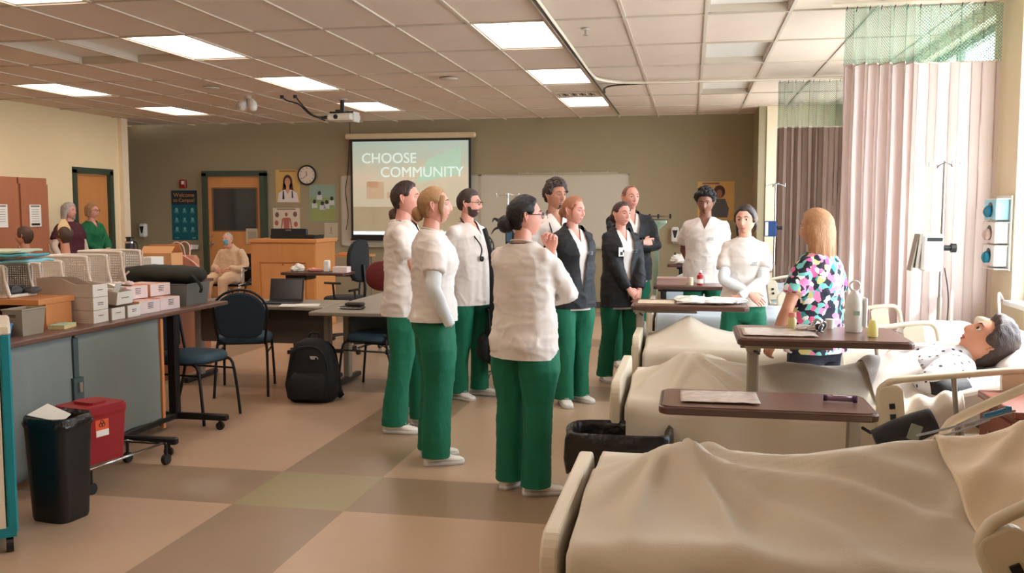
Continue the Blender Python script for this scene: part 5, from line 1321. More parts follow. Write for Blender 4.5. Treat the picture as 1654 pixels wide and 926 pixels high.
# perforated baskets
M_bask = mat('basket_white', (238, 226, 212), .5, .03)
def lattice(mb, w, h, nx, nz, bar, t_, T):
    """flat lattice in the x-z plane"""
    cw = w / nx; chh = h / nz
    for i in range(nx + 1): mb.box(T @ V((-w / 2 + cw * i, 0, h / 2)), (bar, t_, h), T=T.to_3x3().to_4x4())
    for j in range(nz + 1): mb.box(T @ V((0, 0, chh * j)), (w, t_, bar), T=T.to_3x3().to_4x4())
def basket_w(label, x, y, z, rz, w=.36, d_=.26, h=.20, nx=24, nz=12):
    t = thing('perforated_basket', label, 'basket', (x, y, z), rz, 'white perforated baskets')
    for nm, T, ww in (('side_panel', TR(0, -d_ / 2, .02), w), ('side_panel', TR(0, d_ / 2, .02), w), ('back_panel', TR(-w / 2, 0, .02) @ RZ(PI / 2), d_)):
        q = MB(); lattice(q, ww, h - .04, max(3, int(nx * ww / w)), nz, .0080, .005, T); q.build(nm, M_bask, t)
    q = MB(); q.box((0, 0, .008), (w, d_, .012)); q.build('bottom', M_bask, t)
    q = MB()
    for s_ in (-1, 1): q.tube([(-w / 2, s_ * d_ / 2, h - .01), (w * .36, s_ * d_ / 2, h - .01), (w * .44, s_ * d_ / 2, h - .03), (w * .47, s_ * d_ / 2, h * .5), (w / 2 + .01, s_ * d_ / 2, .03), (w / 2 + .02, s_ * d_ / 2, .01)], .010, 8, smooth=3)
    q.tube([(-w / 2, -d_ / 2, h - .01), (-w / 2, d_ / 2, h - .01)], .010, 8); q.tube([(w / 2 + .02, -d_ / 2, .012), (w / 2 + .02, d_ / 2, .012)], .011, 8)
    q.build('rim', M_bask, t, smooth=True); return t
basket_w('white perforated basket under the teal pads, on the first oak riser', -4.30, 5.08, 1.03, 0, .38, .22, .21)
basket_w('white basket holding a small carton and grey cloth', -4.52, 5.70, 1.0, .05, .34, .24, .22)
basket_w('white basket with a black pouch inside', -4.40, 6.02, 1.0, .03, .38, .24, .25)
basket_w('white perforated basket beside the upright white cartons', -4.36, 6.38, 1.0, 0, .38, .24, .27)
t = thing('pouch', 'black drawstring pouch in the white basket', 'pouch', (-4.36, 5.98, 1.02)); q = MB(); q.zloft([(0, .06, .045), (.03, .075, .055), (.09, .07, .05), (.13, .035, .03), (.15, .045, .035)], 16); q.v = [tuple(V(v) + V((1, 1, 0)) * .010 * noise.noise(V(v) * 30)) for v in q.v]; q.build('bag', M_black, t, smooth=True)
q = MB(); q.tube([(-.03, -.03, .13), (-.03, -.04, .17), (.01, -.04, .19), (.03, -.03, .14)], .005, 6, smooth=3); q.build('drawstring', M_dark, t, smooth=True)
crumple('folded_cloth', 'grey folded cloth in the white basket under the teal pads', 'cloth', -4.12, 5.12, 1.045, (.12, .12, .05), mat('cloth_grey', (96, 96, 98), .8), 4, 21)
# teal drape pads on the first basket
def pads(label, x, y, z, w, l, m, rz, seed):
    q = MB(); q.grid(lambda u, v: ((u - .5) * w, (v - .5) * l, .015 + .018 * noise.noise(V((u * 3, v * 2, seed))) + .012 * u), 24, 12); o = q.build('drape_pad', m, None, smooth=True, solid=.014); o.location = (x, y, z); o.rotation_euler = (0, 0, rz); tag(o, label, 'pad', 'drape pads'); return o
M_tq = mat('drape_aqua', (96, 176, 188), .8, .1); M_pale = mat('drape_pale', (204, 214, 186), .8, .05); M_blue2 = mat('drape_lightblue', (150, 210, 222), .8)
pads('pale green pad at the top of the stack on the first basket', -4.34, 5.06, 1.285, .62, .24, M_pale, .12, 1)
pads('teal folded pad in the stack on the first basket', -4.22, 5.06, 1.262, .50, .24, M_tq, .02, 4)
pads('light blue pad, lowest of the stack on the first basket', -4.20, 5.08, 1.238, .52, .22, M_blue2, -.06, 8)
# bins under the riser
def tub(label, x, y, z, w, d_, h, m, taper=.85, rim=True, slot=False, lid=None, cat='bin', name='plastic_bin'):
    t = thing(name, label, cat, (x, y, z)); k = taper
    q = MB(); out = [(0, w / 2 * k, d_ / 2 * k), (h, w / 2, d_ / 2)]
    rings = []
    for z_, a, b in (out[0], out[1], (h, w / 2 - .006, d_ / 2 - .006), (.006, w / 2 * k - .006, d_ / 2 * k - .006)): rings.append([(a, b, z_), (-a, b, z_), (-a, -b, z_), (a, -b, z_)])
    q.loft(rings, cap=False); q.f += [(0, 3, 2, 1), (12, 13, 14, 15)]; q.m += [0, 0]; q.build('bin_body', m, t)
    if rim: q = MB(); q.tube([(w / 2, d_ / 2, h), (-w / 2, d_ / 2, h), (-w / 2, -d_ / 2, h), (w / 2, -d_ / 2, h), (w / 2, d_ / 2, h)], .006, 6, round_=False); q.build('rim', m, t)
    if slot: q = MB(); q.box((0, -d_ / 2 * .96, h * .78), (w * .34, .006, .016)); q.build('handle_slot', mat('slot', (96, 80, 66), .6), t)
    return t
tub('taupe plastic bin with a handle slot, under the oak riser', -3.80, 4.72, TH, .13, .20, .15, mat('taupe_plastic', (150, 138, 118), .45), slot=True)
tub('light blue shallow bin beside the taupe bin', -3.845, 4.52, TH, .13, .16, .075, mat('blue_plastic', (76, 134, 190), .4))
t = thing('blue_carton', 'dark blue carton with a white strip at the table end', 'carton', (-3.90, 4.36, TH)); q = MB(); q.box((0, 0, .055), (.16, .14, .11)); q.build('carton', mat('carton_navy', (22, 40, 110), .5), t)
q = MB(); q.box((.01, -.072, .045), (.10, .003, .03)); q.build('strip', M_paper, t); q = MB(); q.prism([(-.07, -.06), (.05, -.06), (-.07, .05)], .111, .114); q.build('flap', M_paper, t)
# stacked cardboard bins with white fronts
M_card = mat('cardboard_grey', (196, 180, 164), .75, .04, 4); M_cardin = mat('cardboard_brown', (154, 112, 84), .8, .05)
def open_bin(label, x, y, z, L_=.34, w=.13, hb=.14, hf=.075, T=None, writing='', group='cardboard supply bins', tilt=0):
    """box open at the sloped front top; front (label) faces +x"""
    t = thing('cardboard_bin', label, 'bin', (x, y, z), 0, group); t.rotation_euler = (0, -tilt, 0) if tilt else (0, 0, 0)
    prof = [(-L_, 0), (0, 0), (0, hf), (-L_ * .30, hf), (-L_ * .55, hb), (-L_, hb)]
    for s_ in (-1, 1):
        q = MB(); n = len(prof); yy = s_ * w / 2
        vs = [(a, yy - .002, b) for a, b in prof] + [(a, yy + .002, b) for a, b in prof]
        q.add(vs, [tuple(range(n)), tuple(range(2 * n - 1, n - 1, -1))] + [(i, (i + 1) % n, (i + 1) % n + n, i + n) for i in range(n)]); q.build('side_panel', M_card, t)
    q = MB(); q.box((-L_ / 2, 0, .002), (L_, w, .004)); q.box((-L_, 0, hb / 2), (.004, w, hb)); q.build('bin_body', M_cardin, t)
    q = MB(); q.box((.0, 0, hf / 2), (.006, w, hf)); f_ = q.build('front_panel', M_paper, t)
    if writing: text('lettering', writing, .022, (.0040, 0, hf / 2), (R(90), 0, R(90)), M_black, t)
    return t
def scribble(par, x, n, y0, z0, w):
    q = MB(); rnd = random.Random(int(abs(y0 * 100)) + n)
    for k in range(n):
        xx = -w / 2
        while xx < w / 2 - .004:
            a = rnd.uniform(.003, .009); q.box((x, xx + a / 2 + y0, z0 - k * .012), (.001, a, rnd.uniform(.003, .006))); xx += a + .002
    return q.build('printed_line', M_black, par)
names = ['lowest of the column beside the small book', 'middle of the column beside the small book', 'topmost and widest, beside the small book']
for k in range(3):
    b_ = open_bin('grey cardboard bin with white front, ' + names[k], -3.73, 5.33, TH + .083 * k, .40, .15, .082 if k < 2 else .12, .080); scribble(b_, .0045, 1 if k != 1 else 2, 0, .045, .06)
for k, nm in enumerate(('lower bin of the second column', )):
    b_ = open_bin('grey cardboard bin with white front, ' + nm, -3.72, 5.50, TH, .38, .14, .082, .078); scribble(b_, .0045, 1, 0, .045, .06)
b_ = open_bin('grey cardboard bin with white front, third along the table edge', -3.71, 5.66, TH, .38, .14, .082, .080); scribble(b_, .0045, 2, 0, .05, .05)
b_ = open_bin('tilted open cardboard bin filled with white packets', -3.74, 5.60, TH + .092, .34, .20, .10, .085, tilt=R(10)); scribble(b_, .0045, 1, 0, .045, .10); b_.rotation_euler = (0, R(8), R(4))
for k in range(9):
    rnd = random.Random(k + 40); q = MB(); q.box((0, 0, 0), (.10, .045, .006)); o = q.build('packet', M_paper if k % 3 else mat('packet_cream', (232, 214, 178), .5)); o.location = (-3.98 + .027 * k, 5.56 + .012 * (k % 4), TH + .165 + .006 * (k % 3) + .02 * math.sin(k)); o.rotation_euler = (rnd.uniform(-.4, .4), R(-58 + 9 * (k % 4)), rnd.uniform(-.5, .5))
    tag(o, 'sealed paper packet standing in the tilted cardboard bin', 'packet', 'packets in the tilted bin')
crumple('packet_heap', 'crumpled white packets behind the tilted bin', 'packet', -4.0, 5.72, TH + .10, (.16, .22, .09), M_paper, 7, 33)
# peach glove cartons
M_peach = mat('carton_peach', (222, 164, 140), .6, .05); M_peachw = mat('carton_pinkwhite', (236, 216, 212), .6)
for (x, y, z, lb) in ((-3.86, 5.90, TH, 'peach glove carton, lower one closest to the camera'), (-3.86, 6.16, TH, 'peach glove carton, lower one by the grey tub'), (-3.98, 5.94, TH + .095, 'peach glove carton with torn opening, upper one closest to the camera'), (-3.96, 6.20, TH + .095, 'peach glove carton, upper one by the grey tub')):
    t = thing('glove_carton', lb, 'carton', (x, y, z), R(-6), 'peach glove cartons')
    q = MB(); q.box((0, 0, .044), (.25, .22, .088)); q.build('carton_body', M_peach, t)
    q = MB(); q.box((.127, 0, .044), (.004, .22, .088)); q.build('end_panel', M_peachw, t)
    q = MB(); q.prism([(.11 * math.cos(a) * .7, .04 * math.sin(a)) for a in [2 * PI * k / 12 for k in range(12)]], .0885, .090); q.build('opening', M_dark if 'torn' in lb else M_peachw, t)
    scribble(t, .1295, 4, .01, .07, .06)
crumple('glove_tuft', 'pale glove poking out of the upper carton', 'glove', -3.98, 5.94, TH + .185, (.10, .06, .03), M_peachw, 3, 44)
# grey tub with duffel
tub('translucent grey plastic tub under the dark duffel bag', -3.93, 6.53, TH, .42, .34, .16, mat('tub_grey', (120, 124, 122), .3, trans=.15), .92, name='plastic_tub')
t = thing('duffel_bag', 'dark olive duffel bag lying on the grey plastic tub', 'bag', (-4.02, 6.55, TH + .155), R(10)); q = MB(); q.tube([(-.30, 0, .055), (-.26, 0, .065), (0, 0, .075), (.24, 0, .068), (.29, 0, .055)], [(.10, .05), (.13, .065), (.14, .07), (.13, .065), (.09, .045)], 18, ref=(0, 1, 0), smooth=4)
q.v = [tuple(V(v) + V((0, 1, 1)) * .02 * noise.noise(V(v) * 8)) for v in q.v]; q.build('bag_body', mat('duffel_olive', (42, 42, 30), .8, .15), t, smooth=True)
q = MB(); q.tube([(.22, -.10, .10), (.30, -.14, .04), (.34, -.15, -.02), (.33, -.14, -.06)], [(.012, .004)] * 4, 6, smooth=3); q.build('strap', M_black, t, smooth=True)
q = MB(); q.tube([(-.22, -.13, .10), (-.26, -.17, .05), (-.30, -.18, -.0)], [(.010, .004)] * 3, 6, smooth=3); q.build('strap', mat('strap_pink', (206, 170, 160), .7), t, smooth=True)
# small book
t = thing('booklet', 'small cream and pale green booklet lying on the supply table', 'book', (-3.78, 5.02, TH), R(12)); q = MB(); q.box((0, 0, .012), (.10, .16, .022)); q.build('pages', mat('pages', (228, 204, 150), .7), t); q = MB(); q.box((.0, 0, .0245), (.102, .162, .003)); q.build('cover', mat('cover_green', (170, 196, 168), .6), t)
# upright cartons and kit behind
def carton(label, x, y, z, w, d_, h, m, rz=0, flap=None, lab=None, name='carton', group=None):
    t = thing(name, label, 'carton', (x, y, z), rz, group); q = MB(); q.box((0, 0, h / 2), (w, d_, h)); q.build('carton_body', m, t)
    if lab: q = MB(); q.box((0, -d_ / 2 - .0015, h * .55), (w * .6, .003, h * .35)); q.build('label_panel', lab, t); q = MB(); [q.box((0, -d_ / 2 - .0035, h * (.46 + .08 * k)), (w * (.45 - .08 * k), .001, .008)) for k in range(3)]; q.build('printed_line', M_black, t)
    if flap:
        for s_, a in ((-1, -50), (1, 40)): q = MB(); q.box((0, 0, .05), (w, .004, .10)); q.xf(TR(0, s_ * d_ / 2, h) @ RX(R(a))); q.build('flap', M_oak if False else mat('cardboard_tan', (214, 156, 104), .8), t)
    return t
carton('tall white carton with dark strap beside the perforated basket', -5.02, 7.55, .89, .16, .2, .28, mat('carton_greywhite', (206, 204, 196), .6), 0, None, M_paper)
carton('open tan carton with flaps behind the white cartons', -4.90, 7.95, .89, .30, .24, .28, mat('cardboard_tan', (214, 156, 104), .8), .1, True, None)
carton('white carton with small print, next to the open tan carton', -4.80, 7.62, .89, .12, .2, .26, M_paper, 0, None, M_paper)
carton('low white carton at the foot of the upright cartons', -4.72, 7.40, .89, .12, .14, .08, M_white)
t = thing('tote_bag', 'brownish pink tote bag with looped handles on the back counter', 'bag', (-4.92, 8.32, .89)); q = MB(); q.zloft([(0, .17, .08), (.05, .18, .085), (.20, .17, .07), (.24, .165, .04)], 24, 0, True, 3.5); q.v = [tuple(V(v) + V((1, 1, 0)) * .012 * noise.noise(V(v) * 14)) for v in q.v]; q.build('bag_body', mat('tote_brown', (176, 112, 86), .7, .1), t, smooth=True)
for s_ in (-1, 1): q = MB(); q.tube([(-.07, s_ * .04, .22), (-.06, s_ * .06, .33), (0, s_ * .07, .37), (.06, s_ * .06, .33), (.07, s_ * .04, .22)], .007, 6, smooth=4); q.build('handle', mat('tote_handle', (222, 168, 150), .6), t, smooth=True)
q = MB(); q.tube([(.05, -.05, .24), (.16, -.06, .18), (.24, -.05, .10), (.30, -.04, .03)], .009, 6, smooth=4); q.build('strap', mat('tote_handle', (222, 168, 150), .6), t, smooth=True)
bottle('dark glass bottle with white label beside the tote bag', -5.18, 8.2, .89, [(0, .04), (.12, .04), (.16, .018), (.19, .018)], M_paper, M_black, (.19, .02, .03))
t = thing('flask', 'tall black insulated flask with chrome band at the end of the pale wall', 'flask', (-6.05, 9.2, .98)); q = MB(); q.zloft([(0, .05, .05), (.22, .05, .05), (.27, .035, .035), (.30, .045, .045)], 18); smooth_edges(q.build('body', M_black, t), 40); q = MB(); q.tube([(.05, 0, .25), (.09, 0, .22), (.09, 0, .08), (.05, 0, .05)], .008, 6, smooth=3); q.build('handle', M_dark, t, smooth=True); q = MB(); q.cyl((0, 0, .24), .0515, .02, 18); q.build('band', M_chrome, t)
t = thing('flask_stand', 'narrow wooden stand under the black flask', 'stand', (-6.05, 9.2, 0)); q = MB(); q.box((0, 0, .96), (.5, .5, .04)); q.build('stand_top', M_oak, t)
for sx in (-1, 1):
    for sy in (-1, 1): q = MB(); q.box((sx * .22, sy * .22, .47), (.04, .04, .94)); q.build('leg', M_oak, t)
# practice heads
head_only('practice_head', 'practice head in profile wearing a short tan cap, by the cabinet doors', 'mannequin', TR(-7.92, 9.9, 1.255) @ RZ(R(100)), dict(th=.014, front=40, temple=30, side=-10, back=-50), 'brown', 'doll', .14)
t, Q = head_only('practice_head', 'practice head with brown hair and folded cream cap in front of the maroon vest', 'mannequin', TR(-7.38, 9.9, 1.275) @ RZ(R(80)), dict(th=.018, front=40, temple=30, side=-20, back=-60), 'brown', 'doll', .14)
q = MB(); q.zloft([(.05, .09, .11), (.10, .085, .10), (.19, .03, .035)], 4); q.xf(Q); q.build('paper_cap', mat('cap_cream', (240, 206, 152), .7), t)
# ================================================================ floor things at left
basket('black waste basket with liner and a white paper, beside the red sharps container', -3.15, 4.12, .275, .24, .53, M_black, R(-8), .05, 4.5, 5, 0)
q = MB(); q.prism([(-.10, -.06), (.10, -.03), (.08, .05), (-.10, .07)], 0, .003); o = q.build('paper_sheet', M_paper); o.location = (-3.17, 4.10, .535); o.rotation_euler = (R(16), R(10), R(-10)); tag(o, 'white paper lying on top of the black waste basket', 'paper')
t = thing('sharps_container', 'red sharps container on a wheeled dolly in front of the table skirt', 'sharps container', (-3.35, 4.66, .15), R(-14))
q = MB()
rings = []
for z, a, b in ((0, .115, .13), (.26, .125, .145), (.28, .13, .15), (.31, .13, .15)): rings.append([(x, y, z) for x, y in [(p[0], p[1]) for p in rrect(2 * a, 2 * b, .02, 3)]])
q.loft(rings); q.build('container', M_red, t)
q = MB(); q.prism(rrect(.25, .29, .03, 3), .31, .325); q.prism(rrect(.16, .12, .03, 3), .325, .34); q.build('lid', mat('sharps_lid', (150, 26, 30), .4), t)
q = MB(); q.box((.1225, -.03, .20), (.004, .09, .10)); lab = q.build('warning_label', mat('label_orange', (226, 88, 40), .5), t)
q = MB(); q.box((.1255, -.03, .17), (.003, .085, .035)); q.build('label_text_field', M_paper, lab)
# biohazard mark: three open rings round a small one
q = MB()
for k in range(3):
    a = PI / 2 + k * 2 * PI / 3; cy, cz = -.03 + .010 * math.cos(a), .222 + .010 * math.sin(a)
    q.tube([(.1262, cy + .011 * math.cos(a + b), cz + .011 * math.sin(a + b)) for b in [PI * (-.8 + 1.6 * j / 10) for j in range(11)]], .0018, 5)
q.cyl((.1262, -.03, .222), .004, .002, 10, axis='x'); q.build('biohazard_mark', M_black, lab)
q = MB(); q.box((.10, -.10, .18), (.003, .003, .003)); 
t = thing('dolly', 'chrome wheeled dolly under the red sharps container', 'dolly', (-3.35, 4.66, 0), R(-6))
q = MB(); q.tube([(-.13, -.16, .14), (.13, -.16, .14), (.13, .45, .14), (-.13, .45, .14), (-.13, -.16, .14)], .008, 8); q.tube([(-.13, .1, .14), (.13, .1, .14)], .007, 8); q.build('dolly_frame', M_chrome, t, smooth=True)
for x, y in ((.13, -.16), (.13, .48), (-.13, -.16), (-.13, .45)):
    q = MB(); q.cyl((x, y, .032), .032, .028, 16, axis='x'); q.build('caster', M_rubber, t); q = MB(); q.tube([(x, y, .13), (x, y, .06)], .010, 6); q.build('caster_stem', M_dark, t)
# teal cart at the picture's edge
t = thing('drawer_cart', 'teal and ivory drawer cart at the end of the supply table', 'cart', (-3.36, 3.66, 0), R(40))
q = MB(); q.box((0, 0, 1.03), (.52, .46, .05), ch=.01); q.build('cart_top', M_ivory, t)
for x in (-.235, .235): q = MB(); q.box((x, 0, .55), (.045, .46, .92), ch=.008); q.build('side_frame', M_teal, t)
for x in (-.19, .19): q = MB(); q.box((x, -.222, .56), (.035, .02, .88)); q.build('post', M_ivory, t)
q = MB(); q.box((0, 0, .10), (.50, .46, .05)); q.build('base', M_teal, t)
q = MB(); q.box((0, .2, .55), (.43, .02, .88)); q.build('back_panel', M_ivory, t)
for k in range(7):
    z = .20 + .12 * k; teal = k < 3; q = MB(); q.box((0, 0, z), (.34, .42, .10), ch=.006); d_ = q.build('drawer', M_teal if teal else M_oak, t); q = MB(); q.box((0, -.215, z + .03), (.12, .012, .016)); q.build('handle', M_ivory, d_)
    q = MB()
for x in (-.22, .22):
    for y in (-.2, .2): q = MB(); q.cyl((x, y, .035), .035, .03, 14, axis='x'); q.cyl((x, y, .065), .01, .03, 8); q.build('caster', M_black, t)
# ================================================================ chairs
M_fab = mat('chair_blue', (38, 54, 66), .85, .12, 8, .3, 150)
M_fabseat = mat('chair_blue_seat', (58, 84, 100), .85, .12, 8, .3, 150)
def banquet(label, x, y, rz, g='banquet chairs'):
    t = thing('banquet_chair', label, 'chair', (x, y, 0), rz, g)      # faces local +y
    q = MB(); q.prism(rrect(.44, .44, .10, 6), .435, .445); q.xf(TR(0, 0, 0)); q.build('seat_base', M_dark, t)
    q = MB(); rings = []
    for z, k in ((.445, 1.0), (.46, 1.03), (.485, 1.02), (.503, .93), (.508, .7)): rings.append([(a * k, b * k, z) for a, b in rrect(.44, .44, .13, 7)])
    q.loft(rings); q.build('seat', M_fabseat, t, smooth=True)
    T = TR(0, -.235, .48) @ RX(R(10))
    q = MB(); rings = []
    base = [( .19 * (1 - .18 * max(0, -v)) * 1, 0) for v in (0,)]
    out = []
    for k in range(29):
        a = PI * k / 28; out.append((.205 * math.cos(a), .24 + .17 * math.sin(a)))
    out += [(-.17, .05), (-.12, .02), (.12, .02), (.17, .05)]
    for d_, s_ in ((-.02, .94), (-.012, 1.0), (.012, 1.0), (.022, .94)): rings.append([(px * s_, d_, .2 + (pz - .2) * s_) for px, pz in out])
    q.loft(rings); q.xf(T); q.build('backrest', M_fab, t, smooth=False)
    q = MB(); pts = [(.222 * math.cos(PI * k / 16), -.0, .24 + .195 * math.sin(PI * k / 16)) for k in range(17)]
    q.tube([(.19, .03, -.05)] + pts + [(-.19, .03, -.05)], .011, 8); q.xf(T); q.build('back_frame', M_dark, t, smooth=True)
    for s_ in (-1, 1):
        q = MB(); q.tube([(s_ * .20, .17, .44), (s_ * .205, .22, .40), (s_ * .215, .25, .2), (s_ * .22, .27, .0)], .0115, 8, smooth=3, round_=False); q.build('leg', M_dark, t, smooth=True)
        q = MB(); q.tube([(s_ * .19, -.20, .48), (s_ * .205, -.21, .40), (s_ * .215, -.28, .15), (s_ * .22, -.33, .0)], .0115, 8, smooth=3, round_=False); q.build('leg', M_dark, t, smooth=True)
        q = MB(); q.tube([(s_ * .207, -.23, .36), (s_ * .207, .22, .36)], .008, 6); q.build('stretcher', M_dark, t)
    return t
c1 = banquet('blue-seated banquet chair pushed half under the end of the supply table', -3.70, 6.36, R(-98))
def chair_copy(label, loc, rz):
    return dup(c1, loc, rz, label)
chair_copy('dark banquet chair with its back to the camera at the grey desk', (-3.80, 7.42, 0), R(20))
chair_copy('dark banquet chair half hidden behind the person in profile', (-2.70, 7.72, 0), R(80))
# ================================================================ desks
M_desk = mat('desk_grey', (146, 136, 118), .4, .05, 3); M_deskp = mat('desk_panel', (92, 84, 76), .5, .06); M_deskb = mat('desk_panel_blue', (96, 106, 112), .5, .06)
def desk(label, x0, x1, y0, y1, panel, py):
    t = thing('desk', label, 'desk', ((x0 + x1) / 2, (y0 + y1) / 2, 0), 0, 'grey desks'); w, d_ = x1 - x0, y1 - y0
    q = MB(); q.box((0, 0, .705), (w, d_, .032)); o = q.build('desktop', M_desk, t); bevel_obj(o, .008, 2)
    q = MB(); q.box((0, py - (y0 + y1) / 2, .52), (w - .16, .02, .33)); q.build('modesty_panel', panel, t)
    for s_ in (-1, 1):
        q = MB(); q.box((s_ * (w / 2 - .06), py - (y0 + y1) / 2, .36), (.055, .09, .66), ch=.008); q.build('leg', M_steel, t)
        q = MB(); q.box((s_ * (w / 2 - .06), py - (y0 + y1) / 2, .03), (.055, .56, .045), ch=.008); q.build('foot', M_dark, t)
    return t
desk('grey desk with dark modesty panel, laptop on it', -4.55, -3.16, 7.62, 8.28, M_deskp, 7.88)
desk('grey desk with blue-grey panel behind the black backpack', -3.14, -2.46, 7.26, 9.35, M_deskb, 8.0)
t = thing('laptop', 'open black laptop on the grey desk', 'laptop', (-3.66, 7.90, .722), R(6)); q = MB(); q.box((0, -.02, .008), (.32, .22, .016), ch=.004); q.build('keyboard_base', M_black, t)
q = MB(); q.box((0, 0, .105), (.32, .008, .21), ch=.003); q.xf(TR(0, .09, .012) @ RX(R(-14))); s_ = q.build('screen_lid', M_black, t); q = MB(); q.box((0, -.0055, .108), (.29, .002, .18)); q.xf(TR(0, .09, .012) @ RX(R(-14))); q.build('display', mat('display_off', (26, 26, 28), .2), s_)
flat('paper_sheet', 'loose white papers on the grey desk beside the laptop', 'paper', -3.42, 7.72, .722, .34, .20, M_paper, .3, h=.006)
t = thing('wallet', 'dark zip wallet on the grey desk behind the backpack', 'wallet', (-2.86, 7.55, .722)); q = MB(); q.box((0, 0, .012), (.20, .12, .022), ch=.008); q.box((.02, .01, .040), (.16, .09, .03), ch=.01); q.build('wallet_body', mat('wallet_brown', (52, 42, 38), .6), t); q = MB(); q.tube([(-.11, -.065, .012), (.10, -.065, .012)], .003, 6); q.build('zip', M_chrome, t)
flat('notebook', 'pale notebook at the edge of the grey desk', 'book', -2.62, 8.35, .722, .22, .28, M_paper, .1, h=.02)
# ================================================================ backpacks
def backpack(label, x, y, z, rz, s=1.0, logo=True, hanging=False):
    t = thing('backpack', label, 'backpack', (x, y, z), rz, 'backpacks'); M_bp = mat('backpack_black', (17, 17, 18), .75, .15, 8, .3, 60)
    q = MB(); q.zloft([(.0, .17, .10, 0, 0), (.03, .205, .13), (.14, .215, .14), (.28, .20, .12), (.40, .175, .10), (.48, .13, .075), (.515, .06, .04)], 28, 0, True, 3.0); q.v = [tuple(V(v) * s + V((1, 1, .3)) * .012 * noise.noise(V(v) * 9)) for v in q.v]; q.build('main_bag', M_bp, t, smooth=True)
    q = MB(); q.zloft([(.04, .14, .05, 0, -.125), (.07, .165, .06, 0, -.13), (.20, .16, .055, 0, -.125), (.25, .12, .03, 0, -.11)], 20, 0, True, 3.2); q.xf(Matrix.Scale(s, 4)); q.build('front_pocket', M_bp, t, smooth=True)
    q = MB(); q.tube([(-.16, -.105, .28), (-.14, -.105, .38), (-.07, -.10, .455), (.07, -.10, .455), (.14, -.105, .38), (.16, -.105, .28)], .006, 6, smooth=4); q.xf(Matrix.Scale(s, 4)); q.build('zip', M_dark, t, smooth=True)
    q = MB(); q.tube([(-.04, .05, .50), (-.035, .06, .55), (.035, .06, .55), (.04, .05, .50)], .009, 6, smooth=4); q.xf(Matrix.Scale(s, 4)); q.build('grab_loop', M_bp, t, smooth=True)
    for k in (-1, 1): q = MB(); q.tube([(k * .09, .07, .48), (k * .12, .17, .40 + (.3 if hanging and k > 0 else 0)), (k * .15, .18, .22), (k * .19, .12, .06), (k * .23, .05, .03)], [(.026, .006)] * 5, 8, smooth=4); q.xf(Matrix.Scale(s, 4)); q.build('shoulder_strap', M_bp, t, smooth=True)
    if logo:
        q = MB(); 
        for k in range(3): q.box((.045 + .0, -.122 - .0, .385 - .009 * k), (.05 - .008 * k, .003, .005))
        q.tube([(.075, -.122, .385), (.085, -.122, .375), (.087, -.122, .366)], .003, 5); q.xf(Matrix.Scale(s, 4)); q.build('logo', M_paper, t)
    return t
backpack('black backpack with a small white logo standing on the floor by the desk', -3.05, 7.12, 0, R(4))
backpack('black backpack hanging by its strap beside the bearded student', -1.55, 7.50, .30, R(-70), .98, False, True)
q = MB(); q.tube([(-1.60, 7.42, .70), (-1.585, 7.36, .95), (-1.60, 7.38, 1.22), (-1.66, 7.42, 1.42)], [(.020, .005)] * 4, 8, smooth=4); o = q.build('carrying_strap', M_black, None, smooth=True); tag(o, 'black strap running up from the hanging backpack to the shoulder', 'strap')
# ================================================================ small table, shelf and office chairs beyond
t = thing('instrument_table', 'narrow dark table with a white tube box before the wooden podium', 'table', (-3.95, 9.42, 0)); q = MB(); q.prism(rrect(.72, .38, .03), .88, .905); q.build('tabletop', M_walnut, t)
q = MB(); q.box((-.20, 0, .85), (.24, .26, .05)); q.build('bracket', M_dark, t); q = MB(); q.box((-.26, 0, .47), (.07, .06, .80), ch=.01); q.build('post', M_dark, t); q = MB(); q.box((0, 0, .05), (.66, .05, .04)); q.box((-.26, 0, .05), (.05, .4, .04)); q.build('base', M_dark, t)
crumple('crumpled_wrapper', 'white crumpled packet on the narrow dark table', 'wrapper', -4.17, 9.38, .907, (.14, .10, .07), M_paper, 4, 51)
t = thing('tissue_tube', 'upright white tube box on the narrow dark table', 'box', (-3.84, 9.40, .906)); q = MB(); q.box((0, 0, .065), (.065, .05, .13), ch=.01); q.build('tube_body', M_paper, t)
carton('pinkish white carton at the end of the narrow dark table', -3.68, 9.42, .906, .16, .12, .06, M_peachw, 0)
crumple('crumpled_wrapper', 'pink wrapping in the middle of the narrow dark table', 'wrapper', -3.98, 9.44, .907, (.14, .10, .04), mat('wrap_pink', (226, 150, 140), .5), 4, 61)
t = thing('shelf_table', 'light wooden side table by the board wall with a pink tray', 'table', (-5.25, 13.2, 0)); q = MB(); q.box((0, 0, .895), (1.1, .45, .03)); q.build('tabletop', M_maple, t); 
for sx in (-1, 1):
    for sy in (-1, 1): q = MB(); q.box((sx * .5, sy * .18, .44), (.03, .03, .88)); q.build('leg', M_steel, t)
q = MB(); q.box((0, .0, .60), (1.0, .4, .02)); q.build('lower_shelf', M_dark, t)
crumple('pink_bundle', 'bright pink folded bundle in a tray on the light wooden side table', 'bundle', -5.42, 13.15, .91, (.24, .18, .09), mat('pink_cloth', (206, 66, 96), .6), 5, 71)
flat('tray', 'pale wooden tray on the light wooden side table', 'tray', -4.98, 13.15, .911, .34, .2, M_oak, 0, h=.03)
